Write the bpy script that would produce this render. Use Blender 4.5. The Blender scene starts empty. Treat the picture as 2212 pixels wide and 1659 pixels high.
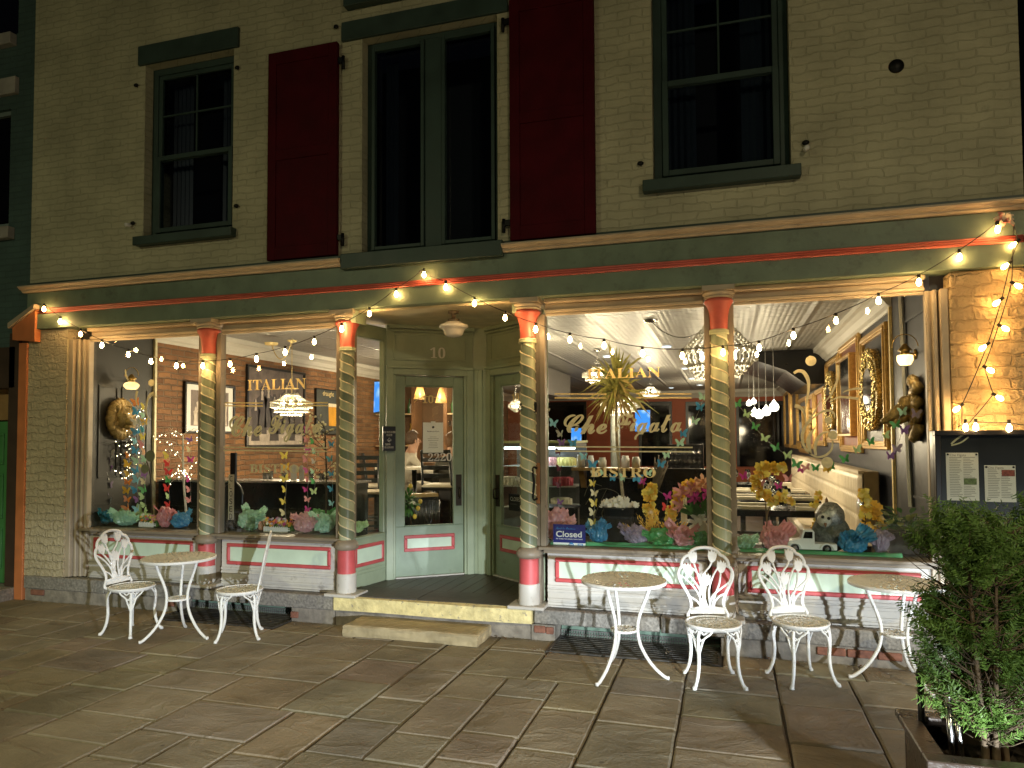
import bpy, bmesh, math, random
from mathutils import Vector, Matrix, noise
random.seed(7)
sc = bpy.context.scene
C = sc.collection
PI = math.pi

# ---------------------------------------------------------------- camera maths (lens and pose fitted to the facade's vanishing lines)
CF, CCX, CCY, CH, CD = 1540.0, 1106.0, 890.0, 1.7, 5.9      # focal length / principal point in a 2212 px wide frame, eye height, distance
_L = Vector((-3990 - CCX, CF, -(976 - CCY))); _D = Vector((1574 - CCX, CF, -(947 - CCY)))
AX = (-_L).normalized(); AY = (_D - AX * _D.dot(AX)).normalized(); AZ = AX.cross(AY)
CAM = Vector((0, -CD, CH))
def ray(x, y):
    v = Vector((x - CCX, CF, -(y - CCY))); return Vector((AX.dot(v), AY.dot(v), AZ.dot(v)))
def P(x, y, Y):
    d = ray(x, y); return CAM + d * ((Y - CAM.y) / d.y)
def PZ(x, y, z):
    d = ray(x, y); return CAM + d * ((z - CAM.z) / d.z)
def PX(x, y, X):
    d = ray(x, y); return CAM + d * ((X - CAM.x) / d.x)

# ---------------------------------------------------------------- objects
WO = {}                                                      # world offset of every object
def wo(o): return WO.get(o.name, Vector((0, 0, 0))) if o else Vector((0, 0, 0))
def tag(o, label=None, cat=None, group=None, kind=None):
    if label: o['label'] = label
    if cat: o['category'] = cat
    if group: o['group'] = group
    if kind: o['kind'] = kind
    return o
def thing(name, label, cat, loc=(0, 0, 0), group=None, rz=0):
    o = bpy.data.objects.new(name, None); C.objects.link(o); o.empty_display_size = .1
    o.location = loc; o.rotation_euler = (0, 0, rz); WO[o.name] = Vector(loc) if not rz else Vector(loc)
    return tag(o, label, cat, group)
def place(o, parent, offset=None):
    C.objects.link(o)
    if parent:
        o.parent = parent; o.location = -wo(parent); WO[o.name] = Vector((0, 0, 0))
    return o
def copy_tree(o, parent=None):
    c = o.copy(); C.objects.link(c)
    if parent: c.parent = parent
    WO[c.name] = wo(o).copy()
    for ch in list(o.children): copy_tree(ch, c)
    return c
def local(root):                                             # parts of a local-space thing are built around the root's own origin
    WO[root.name] = Vector((0, 0, 0)); return root

class MB:
    def __init__(s): s.v = []; s.f = []; s.m = []; s.sm = []
    def add(s, vs, fs, mi=0, smooth=False):
        b = len(s.v); s.v += [tuple(v) for v in vs]
        for f in fs: s.f.append(tuple(b + i for i in f)); s.m.append(mi); s.sm.append(smooth)
        return s
    def box(s, x0, x1, y0, y1, z0, z1, mi=0):
        vs = [(x, y, z) for z in (z0, z1) for y in (y0, y1) for x in (x0, x1)]
        return s.add(vs, [(0, 2, 3, 1), (4, 5, 7, 6), (0, 1, 5, 4), (2, 6, 7, 3), (0, 4, 6, 2), (1, 3, 7, 5)], mi)
    def obox(s, c, sx, sy, sz, M=None, mi=0):
        c = Vector(c); M = M or Matrix.Identity(3); vs = []
        for z in (-.5, .5):
            for y in (-.5, .5):
                for x in (-.5, .5): vs.append(c + M @ Vector((x * sx, y * sy, z * sz)))
        return s.add(vs, [(0, 2, 3, 1), (4, 5, 7, 6), (0, 1, 5, 4), (2, 6, 7, 3), (0, 4, 6, 2), (1, 3, 7, 5)], mi)
    def wbox(s, a, b, t0, t1, z0, z1, mi=0):                 # a box standing along the plan line a-b, from t0 to t1 to its left side
        a = Vector((a[0], a[1])); b = Vector((b[0], b[1])); d = (b - a).normalized(); n = Vector((-d.y, d.x))
        q = [a + n * t0, b + n * t0, b + n * t1, a + n * t1]
        vs = [(p.x, p.y, z) for z in (z0, z1) for p in q]
        return s.add(vs, [(0, 3, 2, 1), (4, 5, 6, 7), (0, 1, 5, 4), (1, 2, 6, 5), (2, 3, 7, 6), (3, 0, 4, 7)], mi)
    def tube(s, pts, r=.01, n=8, closed=False, mi=0, smooth=True, flat=1.0, nrm=None):
        pts = [Vector(p) for p in pts]; k = len(pts); rs = r if isinstance(r, (list, tuple)) else [r] * k
        vs = []; up = Vector(nrm) if nrm else None
        for i, p in enumerate(pts):
            a = pts[(i - 1) % k] if (closed or i > 0) else p; b = pts[(i + 1) % k] if (closed or i < k - 1) else p
            t = (b - a); t = t.normalized() if t.length > 1e-9 else Vector((0, 0, 1))
            if up is None: up = Vector((0, 0, 1)) if abs(t.z) < .9 else Vector((1, 0, 0))
            x = (up - t * up.dot(t)); x = x.normalized() if x.length > 1e-6 else t.orthogonal().normalized()
            y = t.cross(x)
            if nrm is None: up = x
            for j in range(n):
                an = 2 * PI * j / n; vs.append(p + x * (math.cos(an) * rs[i] * flat) + y * (math.sin(an) * rs[i]))
        fs = []
        for i in range(k if closed else k - 1):
            for j in range(n):
                a = i * n + j; b = i * n + (j + 1) % n; i2 = (i + 1) % k
                fs.append((a, b, i2 * n + (j + 1) % n, i2 * n + j))
        if not closed: fs += [tuple(range(n - 1, -1, -1)), tuple((k - 1) * n + j for j in range(n))]
        return s.add(vs, fs, mi, smooth)
    def lathe(s, prof, c=(0, 0, 0), n=24, mi=0, smooth=True, M=None, a0=0, a1=2 * PI):
        c = Vector(c); vs = []; full = abs(a1 - a0 - 2 * PI) < 1e-6; m = n if full else n + 1
        for r, z in prof:
            for j in range(m):
                an = a0 + (a1 - a0) * j / n; p = Vector((r * math.cos(an), r * math.sin(an), z)); vs.append(c + (M @ p if M else p))
        fs = [(i * m + j, i * m + (j + 1) % m, (i + 1) * m + (j + 1) % m, (i + 1) * m + j) for i in range(len(prof) - 1) for j in range(n)]
        return s.add(vs, fs, mi, smooth)
    def sphere(s, c, r, n=12, mi=0, sq=(1, 1, 1), smooth=True):
        prof = [(max(1e-4, math.sin(PI * i / (n // 2))), -math.cos(PI * i / (n // 2))) for i in range(n // 2 + 1)]
        M = Matrix.Diagonal((r * sq[0], r * sq[1], r * sq[2])); return s.lathe(prof, c, n, mi, smooth, M)
    def prism(s, out, f0, f1, mi=0, smooth=False):           # an outline carried by two mappings f0 / f1 (front and back)
        k = len(out); vs = [f0(*p) for p in out] + [f1(*p) for p in out]
        return s.add(vs, [tuple(range(k)), tuple(range(2 * k - 1, k - 1, -1))] + [(i, (i + 1) % k, k + (i + 1) % k, k + i) for i in range(k)], mi, smooth)
    def slabxz(s, out, y0, y1, mi=0): return s.prism(out, lambda x, z: (x, y0, z), lambda x, z: (x, y1, z), mi)
    def slabxy(s, out, z0, z1, mi=0): return s.prism(out, lambda x, y: (x, y, z0), lambda x, y: (x, y, z1), mi)
    def quad(s, a, b, c, d, mi=0): return s.add([a, b, c, d], [(0, 1, 2, 3)], mi)
    def build(s, name, mats, parent=None, bevel=0, recalc=True, tone=False, merge=False):
        me = bpy.data.meshes.new(name); me.from_pydata(s.v, [], s.f)
        mats = mats if isinstance(mats, (list, tuple)) else [mats]
        for m in mats: me.materials.append(m)
        me.polygons.foreach_set('material_index', s.m); me.polygons.foreach_set('use_smooth', s.sm)
        if recalc or bevel or merge:
            bm = bmesh.new(); bm.from_mesh(me)
            if merge: bmesh.ops.remove_doubles(bm, verts=bm.verts, dist=1e-5)
            if recalc: bmesh.ops.recalc_face_normals(bm, faces=bm.faces)
            if bevel:
                ed = [e for e in bm.edges if len(e.link_faces) == 2 and e.calc_face_angle(0) > .6]
                bmesh.ops.bevel(bm, geom=ed, offset=bevel, segments=1, affect='EDGES', clamp_overlap=True)
            bm.to_mesh(me); bm.free()
        me.update()
        return place(bpy.data.objects.new(name, me), parent)

def strip(mb, pts, w, mi=0, nrm=(0, -1, 0), th=0.0008):      # a flat ribbon along pts, width w (number or list), as a thin solid
    pts = [Vector(p) for p in pts]; k = len(pts); n = Vector(nrm); ws = w if isinstance(w, (list, tuple)) else [w] * k; vs = []
    for i, p in enumerate(pts):
        t = (pts[min(i + 1, k - 1)] - pts[max(i - 1, 0)]).normalized(); b = t.cross(n); b = b.normalized() if b.length > 1e-6 else Vector((1, 0, 0))
        vs += [p - b * ws[i] / 2, p + b * ws[i] / 2]
    top = [v + n * th for v in vs]; m = len(vs); fs = []
    for i in range(k - 1):
        a, b, c, d = 2 * i, 2 * i + 1, 2 * i + 3, 2 * i + 2
        fs += [(a, b, c, d), (m + a, m + d, m + c, m + b), (a, d, m + d, m + a), (b, m + b, m + c, c)]
    return mb.add(vs + top, fs, mi)
def spline(pts, n=6):                                        # Catmull-Rom through pts
    pts = [Vector(p) for p in pts]; out = []
    for i in range(len(pts) - 1):
        p0 = pts[max(i - 1, 0)]; p1 = pts[i]; p2 = pts[i + 1]; p3 = pts[min(i + 2, len(pts) - 1)]
        for j in range(n):
            t = j / n
            out.append(.5 * ((2 * p1) + (p2 - p0) * t + (2 * p0 - 5 * p1 + 4 * p2 - p3) * t * t + (3 * p1 - p0 - 3 * p2 + p3) * t ** 3))
    return out + [pts[-1]]

# ---------------------------------------------------------------- lettering (flat letter shapes turned into thin meshes)
def bold(s): return ''.join(chr(0x1D400 + ord(c) - 65) if c.isupper() else chr(0x1D41A + ord(c) - 97) if c.islower() else chr(0x1D7CE + ord(c) - 48) if c.isdigit() else c for c in s)
def script(s): return ''.join(chr(0x1D4D0 + ord(c) - 65) if c.isupper() else chr(0x1D4EA + ord(c) - 97) if c.islower() else c for c in s)
def letters(s, name, m, parent, org, ux, uz, width=None, height=None, th=.0015, fat=0.0, mb=None, mi=0, spacing=1.0, lines=1.0):
    cu = bpy.data.curves.new('letters', 'FONT'); cu.body = s; cu.size = 1; cu.offset = fat; cu.space_character = spacing; cu.space_line = lines
    o = bpy.data.objects.new('letters', cu); C.objects.link(o); dg = bpy.context.evaluated_depsgraph_get()
    ev = o.evaluated_get(dg); me = ev.to_mesh(); V = [v.co.copy() for v in me.vertices]; F = [tuple(p.vertices) for p in me.polygons]
    ev.to_mesh_clear(); bpy.data.objects.remove(o); bpy.data.curves.remove(cu)
    if not V: return None
    x0 = min(v.x for v in V); x1 = max(v.x for v in V); y0 = min(v.y for v in V); y1 = max(v.y for v in V)
    kx = width / (x1 - x0) if width else height / (y1 - y0); ky = height / (y1 - y0) if height else kx
    org, ux, uz = Vector(org), Vector(ux).normalized(), Vector(uz).normalized(); n = ux.cross(uz)
    W = [org + ux * ((v.x - x0) * kx) + uz * ((v.y - y0) * ky) for v in V]
    own = mb is None; mb = mb or MB()
    mb.add([w + n * th for w in W], F, mi)
    return mb.build(name, m, parent, recalc=False) if own else mb

# ---------------------------------------------------------------- materials
MATS = {}
def nodes(name):
    m = bpy.data.materials.new(name); m.use_nodes = True; nt = m.node_tree
    return m, nt, nt.nodes['Principled BSDF'], nt.nodes.new, nt.links.new
def pm(name, col, rough=.5, metal=0.0, var=.18, scale=6, bump=0.0, bscale=60, emit=None, es=0, trans=0.0, coat=0.0, spec=.5, ior=1.45):
    if name in MATS: return MATS[name]
    m, nt, b, N, K = nodes(name)
    b.inputs['Roughness'].default_value = rough; b.inputs['Metallic'].default_value = metal
    b.inputs['Coat Weight'].default_value = coat; b.inputs['Transmission Weight'].default_value = trans; b.inputs['IOR'].default_value = ior
    b.inputs['Specular IOR Level'].default_value = spec
    tc = N('ShaderNodeTexCoord')
    if var:
        no = N('ShaderNodeTexNoise'); no.inputs['Scale'].default_value = scale; no.inputs['Detail'].default_value = 6; K(tc.outputs['Object'], no.inputs['Vector'])
        mx = N('ShaderNodeMix'); mx.data_type = 'RGBA'
        mx.inputs[6].default_value = tuple(c * (1 - var) for c in col) + (1,); mx.inputs[7].default_value = tuple(min(1, c * (1 + var)) for c in col) + (1,)
        mr = N('ShaderNodeMapRange'); mr.inputs[1].default_value = .3; mr.inputs[2].default_value = .7
        K(no.outputs['Fac'], mr.inputs[0]); K(mr.outputs[0], mx.inputs[0]); K(mx.outputs[2], b.inputs['Base Color'])
        m2 = N('ShaderNodeMapRange'); m2.inputs[3].default_value = max(.02, rough - .08); m2.inputs[4].default_value = min(1, rough + .1)
        K(no.outputs['Fac'], m2.inputs[0]); K(m2.outputs[0], b.inputs['Roughness'])
    else: b.inputs['Base Color'].default_value = (*col, 1)
    if bump:
        nb = N('ShaderNodeTexNoise'); nb.inputs['Scale'].default_value = bscale; nb.inputs['Detail'].default_value = 5; K(tc.outputs['Object'], nb.inputs['Vector'])
        bu = N('ShaderNodeBump'); bu.inputs['Strength'].default_value = bump; bu.inputs['Distance'].default_value = .01
        K(nb.outputs['Fac'], bu.inputs['Height']); K(bu.outputs[0], b.inputs['Normal'])
    if emit: b.inputs['Emission Color'].default_value = (*emit, 1); b.inputs['Emission Strength'].default_value = es
    MATS[name] = m; return m
def brick(name, c1, c2, mortar, bw=.21, bh=.068, ms=.009, bump=.6, rough=.75, dist=.012, wob=.012, lump=.5, big=.25):
    m, nt, b, N, K = nodes(name)
    tc = N('ShaderNodeTexCoord'); sp = N('ShaderNodeSeparateXYZ'); K(tc.outputs['Object'], sp.inputs[0])
    ad = N('ShaderNodeMath'); K(sp.outputs[0], ad.inputs[0]); K(sp.outputs[1], ad.inputs[1])
    cb = N('ShaderNodeCombineXYZ'); K(ad.outputs[0], cb.inputs[0]); K(sp.outputs[2], cb.inputs[1])
    nw = N('ShaderNodeTexNoise'); nw.inputs['Scale'].default_value = 7; K(tc.outputs['Object'], nw.inputs['Vector'])
    sb = N('ShaderNodeVectorMath'); sb.operation = 'SUBTRACT'; sb.inputs[1].default_value = (.5, .5, .5); K(nw.outputs['Color'], sb.inputs[0])
    sl = N('ShaderNodeVectorMath'); sl.operation = 'SCALE'; sl.inputs['Scale'].default_value = wob * 2; K(sb.outputs[0], sl.inputs[0])
    av = N('ShaderNodeVectorMath'); K(cb.outputs[0], av.inputs[0]); K(sl.outputs[0], av.inputs[1])
    br = N('ShaderNodeTexBrick'); K(av.outputs[0], br.inputs['Vector'])
    br.inputs['Color1'].default_value = (*c1, 1); br.inputs['Color2'].default_value = (*c2, 1); br.inputs['Mortar'].default_value = (*mortar, 1)
    br.inputs['Scale'].default_value = 1; br.inputs['Brick Width'].default_value = bw; br.inputs['Row Height'].default_value = bh
    br.inputs['Mortar Size'].default_value = ms; br.inputs['Mortar Smooth'].default_value = .6
    n2 = N('ShaderNodeTexNoise'); n2.inputs['Scale'].default_value = 2.3; n2.inputs['Detail'].default_value = 7; K(tc.outputs['Object'], n2.inputs['Vector'])
    mx = N('ShaderNodeMix'); mx.data_type = 'RGBA'; mx.blend_type = 'MULTIPLY'; mx.inputs[0].default_value = 1
    r2 = N('ShaderNodeMapRange'); r2.inputs[1].default_value = .3; r2.inputs[2].default_value = .7; r2.inputs[3].default_value = 1 - big; r2.inputs[4].default_value = 1 + big * .4
    K(n2.outputs['Fac'], r2.inputs[0]); K(br.outputs['Color'], mx.inputs[6]); K(r2.outputs[0], mx.inputs[7]); K(mx.outputs[2], b.inputs['Base Color'])
    n3 = N('ShaderNodeTexNoise'); n3.inputs['Scale'].default_value = 26; n3.inputs['Detail'].default_value = 6; K(tc.outputs['Object'], n3.inputs['Vector'])
    ma = N('ShaderNodeMath'); ma.operation = 'MULTIPLY_ADD'; ma.inputs[1].default_value = lump; K(n3.outputs['Fac'], ma.inputs[0])
    iv = N('ShaderNodeMath'); iv.operation = 'SUBTRACT'; iv.inputs[0].default_value = 1; K(br.outputs['Fac'], iv.inputs[1]); K(iv.outputs[0], ma.inputs[2])
    bu = N('ShaderNodeBump'); bu.inputs['Strength'].default_value = bump; bu.inputs['Distance'].default_value = dist; K(ma.outputs[0], bu.inputs['Height']); K(bu.outputs[0], b.inputs['Normal'])
    b.inputs['Roughness'].default_value = rough; MATS[name] = m; return m
def glow(name, col, s):
    if name in MATS: return MATS[name]
    m, nt, b, N, K = nodes(name); nt.nodes.remove(b); e = N('ShaderNodeEmission'); e.inputs[0].default_value = (*col, 1); e.inputs[1].default_value = s
    K(e.outputs[0], nt.nodes['Material Output'].inputs[0]); MATS[name] = m; return m
def paneglass(name, tint=(.96, .98, .97), gain=1.0):         # thin window glass: clear, with Fresnel reflections
    m, nt, b, N, K = nodes(name); nt.nodes.remove(b)
    t = N('ShaderNodeBsdfTransparent'); t.inputs[0].default_value = (*tint, 1); g = N('ShaderNodeBsdfGlossy'); g.inputs['Roughness'].default_value = .015
    fr = N('ShaderNodeFresnel'); ge = N('ShaderNodeNewGeometry'); io = N('ShaderNodeMapRange'); io.inputs[3].default_value = 1.5; io.inputs[4].default_value = 1 / 1.5; K(ge.outputs['Backfacing'], io.inputs[0]); K(io.outputs[0], fr.inputs[0]); mu = N('ShaderNodeMath'); mu.operation = 'MULTIPLY'; mu.inputs[1].default_value = gain; mu.use_clamp = True
    mx = N('ShaderNodeMixShader'); K(fr.outputs[0], mu.inputs[0]); K(mu.outputs[0], mx.inputs[0]); K(t.outputs[0], mx.inputs[1]); K(g.outputs[0], mx.inputs[2])
    K(mx.outputs[0], nt.nodes['Material Output'].inputs[0]); MATS[name] = m; return m
def tissue_mat(name, col, tr=.45):
    if name in MATS: return MATS[name]
    m, nt, b, N, K = nodes(name); nt.nodes.remove(b)
    d = N('ShaderNodeBsdfDiffuse'); d.inputs[0].default_value = (*col, 1); t = N('ShaderNodeBsdfTranslucent'); t.inputs[0].default_value = (*col, 1)
    g = N('ShaderNodeBsdfGlossy'); g.inputs['Roughness'].default_value = .35
    mx = N('ShaderNodeMixShader'); mx.inputs[0].default_value = tr; K(d.outputs[0], mx.inputs[1]); K(t.outputs[0], mx.inputs[2])
    m2 = N('ShaderNodeMixShader'); m2.inputs[0].default_value = .06; K(mx.outputs[0], m2.inputs[1]); K(g.outputs[0], m2.inputs[2])
    K(m2.outputs[0], nt.nodes['Material Output'].inputs[0]); MATS[name] = m; return m
# ---------------------------------------------------------------- paints
CREAM = brick('cream_painted_brick', (.50, .475, .32), (.515, .485, .33), (.48, .455, .305), bump=.7, lump=1.1, big=.24, ms=.007, wob=.03)
PIERB = brick('thick_painted_brick', (.52, .45, .30), (.54, .465, .31), (.515, .445, .298), bump=.8, lump=1.8, dist=.022, wob=.05, big=.15, bh=.085, bw=.23)
TEALB = brick('dark_teal_brick', (.055, .10, .095), (.06, .11, .10), (.05, .09, .085), bump=.4, lump=.4)
REDB = brick('old_red_brick', (.33, .155, .06), (.17, .075, .03), (.22, .14, .08), bump=1.0, lump=.8, dist=.02, wob=.02, big=.35, bw=.22, bh=.075, ms=.012)
DGREEN = pm('dark_green_paint', (.035, .062, .052), .45, var=.2, scale=5, bump=.15, bscale=45)
FGREEN = pm('grey_green_paint', (.16, .215, .155), .45, var=.18, scale=4, bump=.2, bscale=35)
SGREEN = pm('sage_green_paint', (.23, .30, .215), .42, var=.12, scale=5, bump=.12, bscale=50)
SGREEN2 = pm('sage_trim_paint', (.30, .36, .25), .4, var=.1, scale=6, bump=.1)
MINT = pm('mint_paint', (.55, .68, .55), .45, var=.08, scale=6)
CORAL = pm('coral_red_paint', (.52, .11, .08), .42, var=.15, scale=9, bump=.15)
ROSE = pm('rose_red_paint', (.50, .085, .09), .45, var=.12, scale=9)
TAN = pm('tan_trim_paint', (.42, .355, .26), .45, var=.14, scale=5, bump=.15, bscale=40)
TAN2 = pm('taupe_frame_paint', (.24, .20, .15), .45, var=.15, scale=5, bump=.1)
GREYW = pm('grey_white_boards', (.52, .50, .46), .5, var=.1, scale=5, bump=.12)
MAROON = pm('maroon_shutter_paint', (.062, .003, .007), .6, var=.2, scale=5, bump=.12, spec=.12)
SASH = pm('dark_sash_paint', (.03, .058, .05), .5, var=.2, scale=5)
OLIVE1 = pm('pale_olive_paint', (.43, .46, .30), .4, var=.1, scale=6)
OLIVE2 = pm('deep_olive_paint', (.18, .215, .14), .4, var=.1, scale=6)
CREAMR = pm('cream_ribbon_paint', (.80, .72, .50), .4, var=.08)
YELLOW = pm('chipped_yellow_paint', (.70, .60, .30), .55, var=.22, scale=14, bump=.9, bscale=28)
GRANITE = pm('grey_granite', (.235, .22, .195), .75, var=.35, scale=40, bump=.8, bscale=50)
CONC = pm('rough_concrete', (.24, .215, .18), .8, var=.3, scale=12, bump=.7, bscale=30)
SLATE = pm('dark_slate', (.085, .08, .072), .5, var=.3, scale=6, bump=.4, bscale=25)
DECK = pm('dark_porch_boards', (.06, .05, .04), .4, var=.3, scale=12, bump=.3)
BLACKM = pm('black_iron', (.012, .012, .012), .45, metal=.6, var=.2)
BLACK = pm('black_lacquer', (.008, .008, .009), .3, var=.2)
GOLD = pm('gold_leaf', (.85, .66, .30), .45, metal=.15, var=.15, scale=30)
GOLDD = pm('dull_gold_leaf', (.66, .60, .38), .5, metal=.1, var=.15, scale=30)
GLASS = paneglass('shop_glass'); DARKGL = paneglass('upstairs_glass', (.85, .9, .95), 1.0)
ORANGEP = pm('orange_hood_paint', (.55, .19, .07), .5, var=.12, bump=.15)
BRASS = pm('aged_brass', (.45, .30, .10), .3, metal=.9, var=.2)
WHITE = pm('white_paint', (.75, .74, .70), .45, var=.06)

# ---------------------------------------------------------------- the restaurant building
B = thing('restaurant_building', 'cream painted brick bistro building with green shopfront, maroon shutters and spiral striped columns', 'building', (-2.6, 0, 0))
def wall(mb, x0, x1, z0, z1, y, t, holes, mi=0):             # a wall face with real openings and their reveals
    xs = sorted({x0, x1, *[h[0] for h in holes], *[h[1] for h in holes]}); zs = sorted({z0, z1, *[h[2] for h in holes], *[h[3] for h in holes]})
    for i in range(len(xs) - 1):
        for j in range(len(zs) - 1):
            mx, mz = (xs[i] + xs[i + 1]) / 2, (zs[j] + zs[j + 1]) / 2
            if any(h[0] < mx < h[1] and h[2] < mz < h[3] for h in holes): continue
            mb.quad((xs[i], y, zs[j]), (xs[i + 1], y, zs[j]), (xs[i + 1], y, zs[j + 1]), (xs[i], y, zs[j + 1]), mi)
    for a, b, c, d in holes:
        mb.quad((a, y, c), (a, y, d), (a, y + t, d), (a, y + t, c), mi); mb.quad((b, y, c), (b, y + t, c), (b, y + t, d), (b, y, d), mi)
        mb.quad((a, y, c), (a, y + t, c), (b, y + t, c), (b, y, c), mi); mb.quad((a, y, d), (b, y, d), (b, y + t, d), (a, y + t, d), mi)
W1 = (-5.77, -4.675, 3.80, 5.63); W2 = (-3.24, -1.905, 3.43, 5.48); W3 = (-.557, .51, 3.81, 5.63)
mb = MB(); wall(mb, -7.3, 2.06, 3.36, 9.0, 0, .22, [W1, W2, W3, (-3.2, -1.9, 5.88, 7.6)])
mb.quad((2.06, 0, 3.36), (2.06, 9, 3.36), (2.06, 9, 9), (2.06, 0, 9)); mb.quad((-7.3, 0, 3.36), (-7.3, 9, 3.36), (-7.3, 9, 9), (-7.3, 0, 9))
mb.build('upper_wall', CREAM, B, recalc=False)
mb = MB(); mb.box(-7.3, -6.76, 0, .35, .265, 2.915); mb.build('brick_pier', PIERB, B)
mb = MB(); mb.box(1.575, 2.06, 0, .35, 0, 2.915); mb.build('brick_pier', brick('orange_lit_painted_brick', (.48, .36, .20), (.51, .385, .215), (.46, .34, .185), bump=1.0, lump=1.6, dist=.024, wob=.045, big=.2, bh=.085, bw=.23), B, bevel=.012)  # orange light of the bulbs is put into this pier's brick colour
mb = MB(); mb.box(-7.3, 2.06, .3, .6, 3.0, 3.355); mb.box(-6.75, -3.5, .45, .55, 2.9, 3.1); mb.box(-1.6, 1.55, .45, .55, 2.9, 3.1); mb.build('inner_beam', pm('ceiling_dark', (.09, .08, .07), .7), B)
# fascia: two boards with a triple bead of red between them, cornice on top
mb = MB(); mb.box(-7.3, 2.06, -.045, .3, 2.92, 3.085); mb.box(-7.3, 2.06, -.03, .3, 3.135, 3.325); f = mb.build('fascia_board', FGREEN, B, bevel=.004)
mb = MB()
for i, z in enumerate((3.093, 3.110, 3.127)): mb.tube([(-7.08, -.05, z), (2.03, -.05, z)], .0105, 8)
mb.box(-7.08, 2.03, -.046, -.02, 3.085, 3.135); mb.build('red_bead_moulding', CORAL, B)
def cornice(x0, x1):
    mb = MB(); pr = [(.0, 3.322), (-.06, 3.322), (-.075, 3.335), (-.075, 3.345), (-.10, 3.352), (-.125, 3.372), (-.125, 3.385), (0, 3.392)]
    mb.prism(pr, lambda y, z: (x0, y, z), lambda y, z: (x1, y, z)); return mb.build('cornice', TAN, B)
cornice(-7.33, -3.42); cornice(-1.84, 2.08)
mb = MB(); mb.box(-7.3, -3.42, -.03, .01, 3.392, 3.43); mb.box(-1.84, 2.06, -.03, .01, 3.392, 3.43); mb.build('cornice_flashing', DGREEN, B)

# upper windows
CURT = tissue_mat('dim_curtain', (.03, .04, .055), .3)
def sash_window(x0, x1, z0, z1, name='sash_window', double=False, sill=None, lintel=None):
    w = MB(); d = .10
    def frame(a, b, c, e, t, y0, y1):
        w.box(a, a + t, y0, y1, c, e); w.box(b - t, b, y0, y1, c, e); w.box(a + t, b - t, y0, y1, c, c + t); w.box(a + t, b - t, y0, y1, e - t, e)
    E_ = .05 if double else .07; frame(x0 + .002, x1 - .002, z0 + .002, z1 - .002, E_, d, .2)
    if double:
        mid = -2.56; w.box(mid - .085, mid + .085, d, .2, z0 + .052, z1 - .052)
        frame(x0 + .054, mid - .087, z0 + .054, z1 - .054, .035, d - .02, d + .03); frame(mid + .087, x1 - .054, z0 + .054, z1 - .054, .035, d - .02, d + .03)
    else:
        zm = (z0 + z1) / 2 - .06
        frame(x0 + .074, x1 - .074, zm - .02, z1 - .074, .045, d + .01, d + .04); frame(x0 + .074, x1 - .074, z0 + .074, zm + .03, .05, d - .02, d + .008)
    if not double:
        xm = (x0 + x1) / 2; w.box(xm - .009, xm + .009, d + .016, d + .036, zm + .026, z1 - .12); zq = (zm + z1) / 2 - .03; w.box(x0 + .12, xm - .009, d + .016, d + .036, zq, zq + .018); w.box(xm + .009, x1 - .12, d + .016, d + .036, zq, zq + .018)
    o = w.build(name, SASH, B, bevel=.004)
    g = MB(); g.box(x0 + .056, x1 - .056, .155, .16, z0 + .056, z1 - .056); g.build('pane', DARKGL, o)
    c = MB()
    for (a, b) in (((x0 + .1), x0 + .34), (x1 - .36, x1 - .1)) if not double else ((x0 + .1, x0 + .22),):
        n = 9
        for i in range(n):
            u0, u1 = a + (b - a) * i / n, a + (b - a) * (i + 1) / n
            y0, y1 = .30 + .02 * (i % 2), .30 + .02 * ((i + 1) % 2)
            c.quad((u0, y0, z0 + .1), (u1, y1, z0 + .1), (u1, y1, z1 - .1), (u0, y0, z1 - .1))
    c.build('curtain', CURT, o, recalc=False)
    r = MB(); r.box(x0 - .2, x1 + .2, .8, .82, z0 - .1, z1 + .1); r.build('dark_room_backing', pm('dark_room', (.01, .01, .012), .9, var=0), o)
    if lintel: mb = MB(); mb.box(*lintel[:2], -.03, .1, *lintel[2:]); mb.build('lintel', DGREEN, o, bevel=.006)
    if sill: mb = MB(); mb.box(*sill[:2], -.085, .12, *sill[2:]); mb.build('sill', DGREEN, o, bevel=.006)
    return o
sash_window(*W1, sill=(-5.83, -4.63, 3.715, 3.805), lintel=(-5.85, -4.61, 5.632, 5.835))
sash_window(*W2, name='double_window', double=True, sill=(-3.42, -1.84, 3.29, 3.43), lintel=(-3.45, -1.80, 5.482, 5.665))
sash_window(*W3, sill=(-.635, .575, 3.72, 3.815), lintel=(-.63, .58, 5.632, 5.835))
sash_window(-3.2, -1.9, 5.88, 7.6, name='upper_double_window', double=True, sill=(-3.4, -1.8, 5.78, 5.882))
# shutters
def shutter(x0, x1, z0, z1, hinge):
    mb = MB(); mb.box(x0, x1, -.05, -.012, z0, z1)
    for a, b, c, d in ((x0, x0 + .09, z0, z1), (x1 - .09, x1, z0, z1), (x0 + .09, x1 - .09, z0, z0 + .12), (x0 + .09, x1 - .09, z1 - .12, z1), (x0 + .09, x1 - .09, (z0 + z1) / 2 - .05, (z0 + z1) / 2 + .05)):
        mb.box(a, b, -.062, -.049, c, d)
    s = mb.build('shutter', MAROON, B, bevel=.003)
    for z in (z0 + .14, z1 - .2):
        h = MB(); h.box(min(hinge, x1) if hinge > x1 else hinge, hinge + .0 if hinge > x1 else x0, -.045, -.02, z, z + .05); h.tube([(hinge, -.035, z - .06), (hinge, -.035, z + .06)], .016, 8); h.build('hinge', BLACKM, s)
    return s
shutter(-4.23, -3.475, 3.437, 5.47, -3.42); shutter(-1.775, -1.03, 3.42, 5.55, -1.84)
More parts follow.
